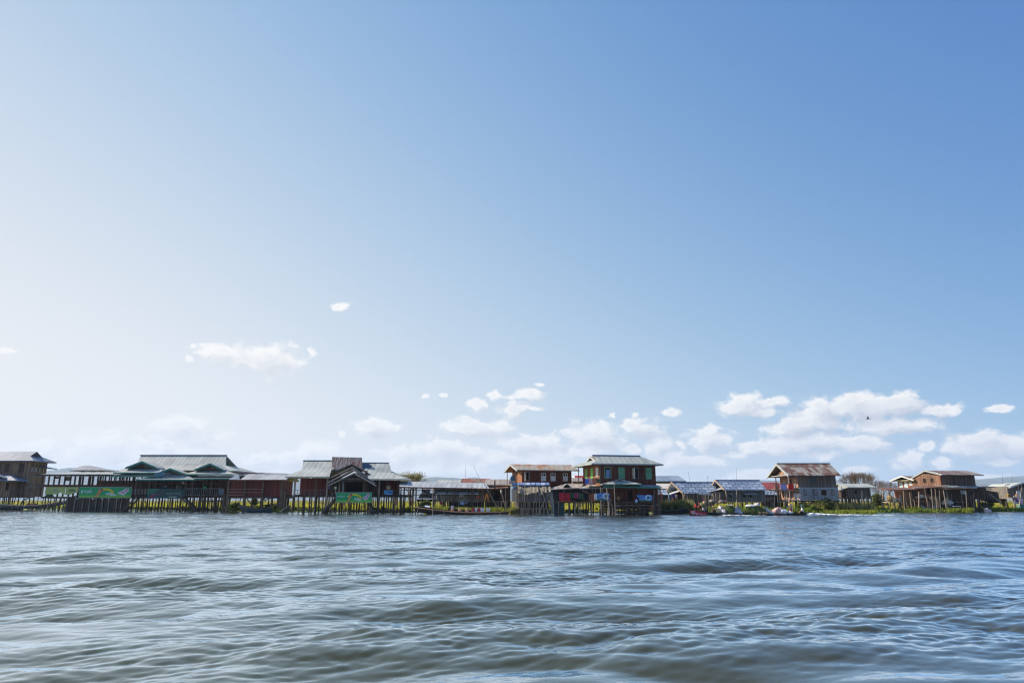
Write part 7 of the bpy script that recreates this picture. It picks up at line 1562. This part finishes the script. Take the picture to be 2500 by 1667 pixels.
mb = MB(); mb.extrude([(X(1783), Y - .75, Z(1254)), (X(1806), Y - .75, Z(1254)), (X(1801), Y - .3, Z(1240)), (X(1797), Y - .3, Z(1237)), (X(1791), Y - .3, Z(1238))], (0, .9, 0)); plain('grey_tarpaulin', 'grey tarpaulin over the stern load of the first cargo boat', 'tarpaulin', mb, 'tarp_grey')
# second boat behind
Y = 96.8; X, Z = xfn(Y)
b = thing('cargo_boat', 'second long dark cargo boat behind, stern low with white wake', 'boat', (X(1890), Y, 0))
P_ = [(1802, 1250, .4), (1812, 1252.5, .8), (1840, 1254.3, 1), (1880, 1254.8, 1), (1920, 1254.3, 1), (1950, 1252.8, .8), (1972, 1250.5, .35)]
boat_hull(b, [(X(u), Z(v), k) for u, v, k in P_], .8, Y, 'hull_dark', 'hull_dark', rimh=.07)
produce('produce_heap', 'larger heap of green produce on the second cargo boat, under a white sack', 1808, 1868, 1234, 1255, Y, 1500, ('produce_green', 'produce_yellow'), 6)
for i, (u, v, rx, rz, m_) in enumerate(((1829, 1234.5, .72, .19, 'bag_white'), (1845, 1231.5, .38, .26, 'bag_pink'), (1896, 1249, .85, .62, 'bag_red'), (1905, 1250.5, .75, .44, 'bag_white'), (1914, 1251.5, .45, .32, 'tarp_grey'), (1921.5, 1252, .42, .26, 'bag_white'))):
    bag(('long white sack lying on the larger produce heap', 'pinkish sack at the right end of the long white sack', 'red and white striped sack heap in the second cargo boat', 'white sack leaning on the striped sacks', 'grey covered bundle beside the white sack', 'small white bag by the feet of the standing person')[i], u, v, rx, rz, m_, i + 20, .5, -.15 if i > 2 else 0)
mb = MB(); mb.slab([(X(1862), Y - .7, Z(1255)), (X(1884), Y - .7, Z(1255)), (X(1870), Y + .2, Z(1238.5)), (X(1864), Y + .2, Z(1237))], .08); mb.slab([(X(1884), Y - .7, Z(1255)), (X(1884), Y + .8, Z(1255)), (X(1870), Y + .5, Z(1238.5)), (X(1870), Y + .2, Z(1238.5))], .08); plain('sloping_tarpaulin', 'blue-grey tarpaulin sloping down from the larger produce heap', 'tarpaulin', mb, pcol('tarp_slate', (.20,.25,.28), .2, 1.5))
for i, u in enumerate((1846, 1855, 1863)): plain('basket', ('left of three tan baskets at the foot of the larger heap', 'middle of three tan baskets at the foot of the larger heap', 'right of three tan baskets at the foot of the larger heap')[i], 'basket', MB().lathe((X(u), Y - .8, Z(1255)), [(.17, 0), (.24, .14), (.25, .3), (.21, .36)], 10), 'box_tan', 'tan baskets at the larger heap')
person('person standing in a yellow, green and blue shirt and plum skirt', (X(1926), Y, Z(1256)), R(200), 'block_shirt', 'skirt_plum', 'stand', ('hat_tan', 'scarf'), 1.08, True, .06, 'sleeve_blue')
person('person in pale clothes and a blue headscarf sitting in the stern', (X(1955), Y, Z(1252.5)), R(170), 'shirt_white', 'trousers_dark', 'sit', ('scarf_blue', 'scarf'), 1.05, False)
plain('oar', 'thin pale oar held by the standing person', 'oar', MB().tube(pt(1934.5, 1252, Y - .5), pt(1934.5, 1222, Y - .3), .03), 'bamboo')
# ------------------------------------------------------------------ bird
Yb = 82.0; c = pt(2119, 1022, Yb)
bd = thing('bird', 'dark bird flying before the large white cloud', 'bird', tuple(c))
bm = MB(); bm.lathe((0, 0, 0), [(.01, -.22), (.05, -.12), (.065, 0), (.05, .12), (.03, .19), (.035, .23), (.008, .30)], 10)
bm.v = [tuple(c + Vector((-p[2] * .9, p[1], p[0] + p[2] * -.12))) for p in bm.v]; pcol('feather_dark', (.04,.04,.05), .3, 8, .8); bm.build('body', 'feather_dark', bd, smooth=True)
def wing(sg, pts_):
    w_ = MB(); th = .012
    w_.extrude([tuple(c + Vector(p)) for p in pts_], (0, 0, th)); return w_.build('wing', 'feather_dark', bd)
wing(1, [(-.06, 0, .03), (.10, 0, .03), (.14, .18, .20), (.30, .30, .30), (.34, .42, .30), (.12, .28, .30), (-.02, .16, .20)])
wing(-1, [(-.06, 0, .03), (.10, 0, .03), (-.02, -.25, .14), (-.28, -.5, .16), (-.34, -.56, .13), (-.18, -.34, .16)])
MB().extrude([tuple(c + Vector(p)) for p in ((.18, -.03, -.02), (.18, .03, -.02), (.34, .06, -.05), (.34, -.06, -.05))], (0, 0, .012)).build('tail', 'feather_dark', bd)

# ================================================================== land behind, plants, trees, hills
def shore(x):                                   # depth of the marsh edge behind the houses
    return np.interp(x, [-130, -95, -60, -35, -10, 10, 30, 45, 60, 75, 110], [168, 152, 138, 122, 113, 110, 109, 112, 116, 125, 147])
xs = np.linspace(-420, 420, 240); ds = np.concatenate([np.linspace(0, 30, 16), np.geomspace(36, 900, 30)])
XX, DD = np.meshgrid(xs, ds); rng = np.random.default_rng(4)
e = shore(np.clip(XX, -130, 110)) + 1.2 * np.sin(XX * .7) + .8 * np.sin(XX * 1.9 + 1); YY = e + DD
ZZ = np.clip(DD * .12, -.05, .30) - .06 + .05 * np.sin(XX * .9) * np.sin(YY * .5)
pcol('marsh_soil', (.20,.22,.04), .35, .25, .95, hi=(.36,.33,.07))
g = bpy.data.objects.new('marsh_ground', grid_mesh('marsh_ground', np.stack([XX, YY, ZZ], -1).reshape(-1, 3), len(ds), len(xs))); COL.objects.link(g)
g.data.materials.append(M['marsh_soil']); g['kind'] = 'structure'; g['label'] = 'flat green marsh behind the stilt houses'
def blades(name, label, pts, hmin, hmax, w, mat, seed, lean=.35, kind='stuff', per=1, cat=None, group=None):
    """many leaf-sized faces: tapering, bent blades"""
    rg = np.random.default_rng(seed); n = len(pts) * per; P0 = np.repeat(np.asarray(pts, float), per, 0)
    P0[:, :2] += rg.normal(0, .12, (n, 2)); hh = rg.uniform(hmin, hmax, n); th = rg.uniform(0, 2 * np.pi, n); ln = rg.uniform(.1, 1, n) * lean
    d = np.stack([np.cos(th) * ln, np.sin(th) * ln, np.ones(n)], 1) * hh[:, None]; a2 = rg.uniform(0, np.pi, n)
    s = np.stack([np.cos(a2), np.sin(a2), np.zeros(n)], 1) * (w * rg.uniform(.6, 1.3, n))[:, None]
    mid = P0 + d * .55; tip = P0 + d + np.stack([np.cos(th) * ln, np.sin(th) * ln, -ln * .3], 1) * hh[:, None] * .45
    V = np.stack([P0 - s * .6, P0 + s * .6, mid + s, mid - s, tip], 1).reshape(-1, 3)
    i = np.arange(n) * 5; F = [tuple(f) for k in i for f in ((k, k+1, k+2, k+3), (k+3, k+2, k+4))]
    mb = MB(); mb.v = [tuple(p) for p in V]; mb.f = F
    return tag(mb.build(name, mat), label, cat, group, kind)
def leaves(name, label, pts, size, mat, seed, kind='stuff', parent=None, cat=None):
    """roundish leaves facing up and about"""
    rg = np.random.default_rng(seed); n = len(pts); P0 = np.asarray(pts, float)
    nrm = rg.normal(0, .6, (n, 3)); nrm[:, 2] = np.abs(nrm[:, 2]) + .35; nrm /= np.linalg.norm(nrm, axis=1)[:, None]
    a = np.cross(nrm, rg.normal(0, 1, (n, 3))); a /= np.linalg.norm(a, axis=1)[:, None]; b = np.cross(nrm, a); s = (size * rg.uniform(.55, 1.3, n))[:, None]
    V = np.stack([P0 - a * s, P0 - b * s * .7, P0 + a * s, P0 + b * s * .7], 1).reshape(-1, 3)
    mb = MB(); mb.v = [tuple(p) for p in V]; mb.f = [(k, k+1, k+2, k+3) for k in range(0, 4 * n, 4)]
    o = mb.build(name, mat, parent)
    return o if parent is not None else tag(o, label, cat, None, kind)
def foliage(name, c1, c2, c3, scale=.35, trans=.35):
    m, t, b = new_mat(name); g = t.new('ShaderNodeNewGeometry')
    n = t.noise(g.outputs['Position'], scale, 3, .6); isl = g.outputs['Random Per Island']
    f = t.math('ADD', t.math('MULTIPLY', n, .6), t.math('MULTIPLY', isl, .45)); c = t.ramp(f, [(.2, c1), (.52, c2), (.85, c3)])
    t.l.new(c, b.inputs['Base Color']); b.inputs['Roughness'].default_value = .6; b.inputs['Specular IOR Level'].default_value = .25
    tr = t.new('ShaderNodeBsdfTranslucent'); t.l.new(c, tr.inputs[0]); mx = t.new('ShaderNodeMixShader'); mx.inputs[0].default_value = trans
    t.l.new(b.outputs[0], mx.inputs[1]); t.l.new(tr.outputs[0], mx.inputs[2]); t.l.new(mx.outputs[0], t.n['Material Output'].inputs[0]); M[name] = m
foliage('field_grass', (.22,.25,.02), (.42,.41,.035), (.52,.44,.08), .05, .5)
foliage('dry_reed', (.22,.20,.06), (.36,.32,.10), (.45,.37,.16), .3, .4)
foliage('hyacinth', (.05,.10,.012), (.15,.23,.022), (.30,.36,.045), .3, .4)
foliage('bright_grass', (.12,.17,.02), (.24,.29,.03), (.38,.37,.06), .35, .45)
foliage('bush_leaf', (.05,.08,.018), (.11,.14,.03), (.21,.21,.055), .6, .35)
foliage('yellow_leaf', (.13,.13,.035), (.25,.23,.06), (.36,.31,.11), .8, .4)
# field beyond: tussocks thinning with distance
pts = []
for _ in range(9000):
    d = 4 + 240 * rng.random() ** 1.8; x = rng.uniform(-150, 150) * (1 + d / 260); pts.append((x, float(shore(np.clip(x, -130, 110))) + d, .2))
blades('field_grass', 'yellow-green marsh grass filling the field behind the stilt houses', pts, .3, 1.0, .13, 'field_grass', 1, per=6, lean=.9)
pts = []
for _ in range(2500):
    d = 60 + 420 * rng.random(); x = rng.uniform(-190, 190) * (1 + d / 300); pts.append((x, float(shore(np.clip(x, -130, 110))) + d, .2))
blades('far_reeds', 'dry tan reeds at the far side of the marsh field', pts, .7, 1.9, .25, 'dry_reed', 2, per=4, lean=.6)
# water hyacinth along the edge, under and between the houses
pts = []
for _ in range(15000):
    x = rng.uniform(-120, 100); d = rng.normal(-.6, 2.0)
    if math.sin(x * .61 + 2) + math.sin(x * 1.37) + .8 * math.sin(x * 2.9 + 1) + rng.normal(0, .5) < (-.3 if x < 40 else .5): continue
    z = .05 + .55 * rng.random() * (1 + .5 * math.sin(x * .8) * math.sin(x * .23 + 1))
    pts.append((x, float(shore(x)) + d, max(.04, z)))
leaves('water_hyacinth', 'mats of green water hyacinth along the marsh edge under the houses', pts, .22, 'hyacinth', 3)
def belt(name, label, u0, u1, Y, w, n, hmin, hmax, wd, mat, seed, per=5, lean=.4, hv=None):
    rg = np.random.default_rng(seed); pts = []
    cs = rg.uniform(u0, u1, max(4, n // 35))
    for _ in range(n):
        u = rg.uniform(u0, u1) if rg.random() < .35 else float(np.clip(cs[rg.integers(len(cs))] + rg.normal(0, 5), u0, u1)); y = Y + rg.normal(0, w); pts.append((UX(u, y, 1240), y, -.02))
    return blades(name, label, pts, hmin, hmax, wd, mat, seed, per=per, lean=lean)
belt('shore_grass', 'bright green grass bank before the rusty-roofed house', 1965, 2135, 108.5, 1.4, 760, .15, .75, .06, 'bright_grass', 11, 7, .8)
belt('shore_grass', 'green grass strip under the big brown house', 2128, 2290, 121.8, .8, 330, .15, .75, .06, 'bright_grass', 12, 7, .7)
belt('shore_grass', 'green grass tuft right of the leaning poles, far right', 2313, 2372, 121.5, .8, 200, .2, .9, .07, 'bright_grass', 13, 7, .6)
belt('reeds', 'tall yellow-green reeds before the left checkered hut', 1612, 1690, 109.0, 1.0, 420, .7, 2.4, .05, 'yellow_leaf', 14, 6, .3)
belt('shore_grass', 'low bright grass behind the long dark boat', 1070, 1245, 105.2, .6, 420, .3, 1.2, .05, 'bright_grass', 15, 6)
belt('shore_grass', 'bright grass under the woven hut, left of the chairs', 1040, 1092, 104.6, .6, 260, .4, 1.3, .05, 'bright_grass', 16, 6)
belt('shore_grass', 'green bank behind the cargo boats', 1690, 1975, 106.5, .9, 560, .3, 1.2, .06, 'hyacinth', 17, 6)
belt('reeds', 'olive reeds growing under the rusty-roofed house', 1960, 2130, 110.5, .8, 420, .6, 1.9, .06, 'dry_reed', 18, 6, .35)
belt('shore_grass', 'shaded grass under the slatted rack at the far right', 2372, 2500, 128.0, 1.0, 200, .3, .9, .07, 'hyacinth', 19, 6)
def bush(name, label, u, v0, v1, wpx, Y, mat, seed, n=900, size=.16, cat='bush', group=None, stem='brown_post'):
    rg = np.random.default_rng(seed); x = UX(u, Y); zb = max(0, VZ(v1, Y)); hh = VZ(v0, Y) - zb; rx = wpx / 2 * Y / 1711
    t = thing(name, label, cat, (x, Y, zb), group)
    cl = [(rg.uniform(-.6, .6), rg.uniform(-.5, .5), rg.uniform(.25, .8), rg.uniform(.25, .5)) for _ in range(9)]
    pts = []
    while len(pts) < n:
        a, b, c, r_ = cl[rg.integers(9)]; d = rg.normal(0, 1, 3); d /= np.linalg.norm(d); q = r_ * rg.random() ** .4
        p = (a + d[0] * q, b + d[1] * q, c + d[2] * q * .8)
        if p[2] > 0: pts.append((x + p[0] * rx, Y + p[1] * rx * .8, zb + p[2] * hh))
    leaves('foliage', None, pts, size, mat, seed, parent=t)
    mb = MB()
    for k in range(6):
        a, b, c, r_ = cl[k]; mb.tube((x + a * rx * .2, Y, zb - .2), (x + a * rx, Y + b * rx * .8, zb + c * hh), .035, .015, 5)
    mb.build('stem', stem, t); return t
bush('shore_bush', 'yellow-green bush at the water beside the stern of the long dark boat', 1252, 1237, 1257, 28, 100.2, 'yellow_leaf', 31, 700, .13)
bush('shore_bush', 'large olive bush before the lower wall of the rusty-roofed house', 2013, 1217, 1245, 60, 109.6, 'bush_leaf', 32, 1500, .14)
bush('shore_bush', 'bush at the left foot of the rusty-roofed house, beside the standing person', 1958, 1228, 1254, 46, 107.5, 'bush_leaf', 33, 1000, .13)
bush('shore_bush', 'leafy bush below the sitting person with the blue headscarf', 1985, 1232, 1254, 44, 107.0, 'hyacinth', 37, 1000, .13)
bush('shore_bush', 'olive bush under the sheet lean-to beside the bow of the long boat', 1038, 1222, 1240, 34, 106.0, 'bush_leaf', 34, 700, .15)
bush('shore_bush', 'dark green shrub under the dark red hall, behind the canoe', 575, 1228, 1246, 30, 127, 'hyacinth', 35, 800, .18)
bush('shore_bush', 'leafy shrub right of the braces under the dark red hall', 668, 1230, 1247, 40, 127, 'hyacinth', 36, 900, .18)
bush('round_shrub', 'dark round shrub in the field seen between the braces of the dark red hall', 624, 1215, 1236, 20, 150, 'bush_leaf', 38, 500, .25)
bush('shore_bush', 'brown-green scrub behind the big brown house poles, left end', 2140, 1200, 1240, 44, 130, 'bush_leaf', 39, 900, .2)
bush('shore_bush', 'olive shrub between the dark ramp and the teal enclosure', 2446, 1206, 1240, 26, 142, 'yellow_leaf', 40, 700, .2)
bush('shore_bush', 'small shrub at the right end of the dark ramp', 2400, 1225, 1243, 40, 133, 'hyacinth', 41, 800, .18)
# trees
def branching(mb, p, d, L, r, depth, rg, tips, spread=.5, up=.25):
    q = p + d * L; mb.tube(p, q, r, r * .72, 4, False)
    if depth == 0: tips.append(q); return
    for k in range(rg.choice((2, 3))):
        nd = (d + Vector((rg.gauss(0, spread), rg.gauss(0, spread), rg.gauss(up, spread * .5)))).normalized()
        branching(mb, q, nd, L * rg.uniform(.66, .88), r * .66, depth - 1, rg, tips, spread, up)
def bare_tree(label, u, v_top, Y, wpx, seed, depth=6, mat='twig_brown', group='bare trees', stems=5, zb=.2, vb=None):
    rg = random.Random(seed); x = UX(u, Y); hh = VZ(v_top, Y) - zb; rx = wpx / 2 * Y / 1711
    t = thing('bare_tree', label, 'tree', (x, Y, zb), group); tr = MB(); cr = MB(); tips = []
    for k in range(stems):
        f = (k + .5) / stems * 2 - 1; b0 = Vector((x + f * rx * .25, Y + rg.uniform(-.5, .5), zb)); top = Vector((x + f * rx * .55, Y + rg.uniform(-1, 1), zb + hh * .38))
        tr.tube(b0, top, .14, .09, 6)
        for j in range(3): branching(cr, top, Vector((f * .55 + rg.gauss(0, .3), rg.gauss(0, .3), 1)).normalized(), hh * .165, .06, depth - 1, rg, tips, .30, .12)
    tr.build('trunk', 'twig_brown', t); cr.build('crown', mat, t); return t
pcol('twig_brown', (.19,.125,.085), .3, 2, .9); pcol('twig_grey', (.22,.18,.17), .3, 2, .9)
bare_tree('large bare brown tree behind the small grey house', 2100, 1153, 150, 90, 51, 7, stems=8)
bare_tree('lower greyish bare tree right of the large bare tree', 2152, 1171, 156, 62, 52, 6, 'twig_grey', stems=6)
bare_tree('thin bare tree right of the big brown house roof', 2406, 1172, 165, 60, 53, 4, 'twig_grey', stems=4)
def leafy_tree(label, u, v_top, Y, wpx, seed, mat, n=1800, size=.22, bare=.0):
    rg = random.Random(seed); r2 = np.random.default_rng(seed); x = UX(u, Y); zb = .2; hh = VZ(v_top, Y) - zb; rx = wpx / 2 * Y / 1711
    t = thing('leafy_tree', label, 'tree', (x, Y, zb)); tr = MB(); cr = MB(); tips = []
    for k in range(4):
        f = (k + .5) / 2 - 1; top = Vector((x + f * rx * .35, Y + rg.uniform(-.6, .6), zb + hh * .45)); tr.tube((x + f * .15, Y, zb - .2), top, .2, .11, 6)
        for j in range(3): branching(cr, top, Vector((f * .6 + rg.gauss(0, .4), rg.gauss(0, .4), 1)).normalized(), hh * .16, .07, 3, rg, tips, .4, .15)
    tr.build('trunk', 'twig_brown', t); cr.build('branch', 'twig_brown', t)
    pts = []
    for _ in range(n):
        q = tips[rg.randrange(len(tips))]; s = .55; pts.append((q.x + r2.normal(0, s), q.y + r2.normal(0, s), q.z + r2.normal(-.2, s * .8)))
    leaves('crown', None, pts, size, mat, seed, parent=t); return t
leafy_tree('yellow-green leafy tree right of the gabled hall', 1004, 1147, 138, 50, 61, 'yellow_leaf', 2600, .12)
leafy_tree('smaller sparse tree peeping over the right roof of the gabled hall', 968, 1149, 150, 24, 62, 'dry_reed', 420, .12)
# hills
def hills(name, label, prof, Y, mat, seed):
    rg = np.random.default_rng(seed); us = np.arange(-700, 3300, 12.0); top = np.interp(us, [p[0] for p in prof], [p[1] for p in prof])
    n = np.zeros_like(us)
    for o in range(5): n += np.interp(us, np.arange(-800, 3500, 260 / 2 ** o), rg.normal(0, 1.7 / 1.7 ** o, len(np.arange(-800, 3500, 260 / 2 ** o))))
    top = top + n * .8; rowsF = [0, .25, .5, .75, 1.0]; V = []
    for k, f in enumerate(rowsF):
        for j, u in enumerate(us):
            y = Y + 900 * f + 120 * math.sin(j * .31 + k); z = max(-3, (VZ(top[j], Y) - 2) * (math.sin(f * math.pi / 2) ** .8) + (6 * rg.normal() if 0 < f < 1 else 0)); V.append((UX(u, Y), y, z if k else -4))
    for j, u in enumerate(us): V.append((UX(u, Y), Y + 2200, -4))
    o = bpy.data.objects.new(name, grid_mesh(name, np.array(V), len(rowsF) + 1, len(us))); COL.objects.link(o); o.data.materials.append(M[mat]); o['kind'] = 'structure'; o['label'] = label; return o
pcol('hill_forest', (.055,.075,.045), .4, .004, .95, hi=(.12,.12,.075)); M['hill_forest'].node_tree.nodes['Principled BSDF'].inputs['Specular IOR Level'].default_value = 0
hills('hills', 'long low blue hills along the horizon', [(-700, 1140), (-100, 1142), (20, 1130), (110, 1131), (170, 1138), (300, 1146), (420, 1152), (560, 1145), (640, 1157), (720, 1168), (900, 1172), (1000, 1165), (1040, 1158), (1110, 1161), (1145, 1156), (1180, 1163), (1250, 1172), (1400, 1180), (1600, 1186), (1780, 1188), (1840, 1180), (1885, 1166), (1920, 1165), (2010, 1170), (2060, 1168), (2140, 1164), (2185, 1172), (2300, 1186), (2400, 1182), (2440, 1175), (2500, 1164), (2700, 1150), (3300, 1145)], 6500.0, 'hill_forest', 5)
hills('far_hills', 'paler farther hills behind the long low hills', [(-700, 1160), (0, 1146), (150, 1150), (500, 1158), (620, 1150), (800, 1170), (1000, 1176), (1500, 1192), (1900, 1180), (2200, 1170), (2350, 1178), (2700, 1160), (3300, 1158)], 8200.0, 'hill_forest', 6)
# air
hz = MB().box(-9000, 9000, -250, 11200, -6, 420).build('haze', 'inside_dark', base=(0, 0, -6)); hz['kind'] = 'stuff'; hz['label'] = 'thin pale haze over lake and hills'
hm = bpy.data.materials.new('haze_air'); hm.use_nodes = True; t = NT(hm.node_tree); t.n.clear(); ou = t.new('ShaderNodeOutputMaterial'); pv = t.new('ShaderNodeVolumePrincipled')
pv.inputs['Color'].default_value = (.62, .77, 1.0, 1); pv.inputs['Density'].default_value = .00009; pv.inputs['Anisotropy'].default_value = .1; t.l.new(pv.outputs[0], ou.inputs['Volume'])
hz.data.materials.clear(); hz.data.materials.append(hm)
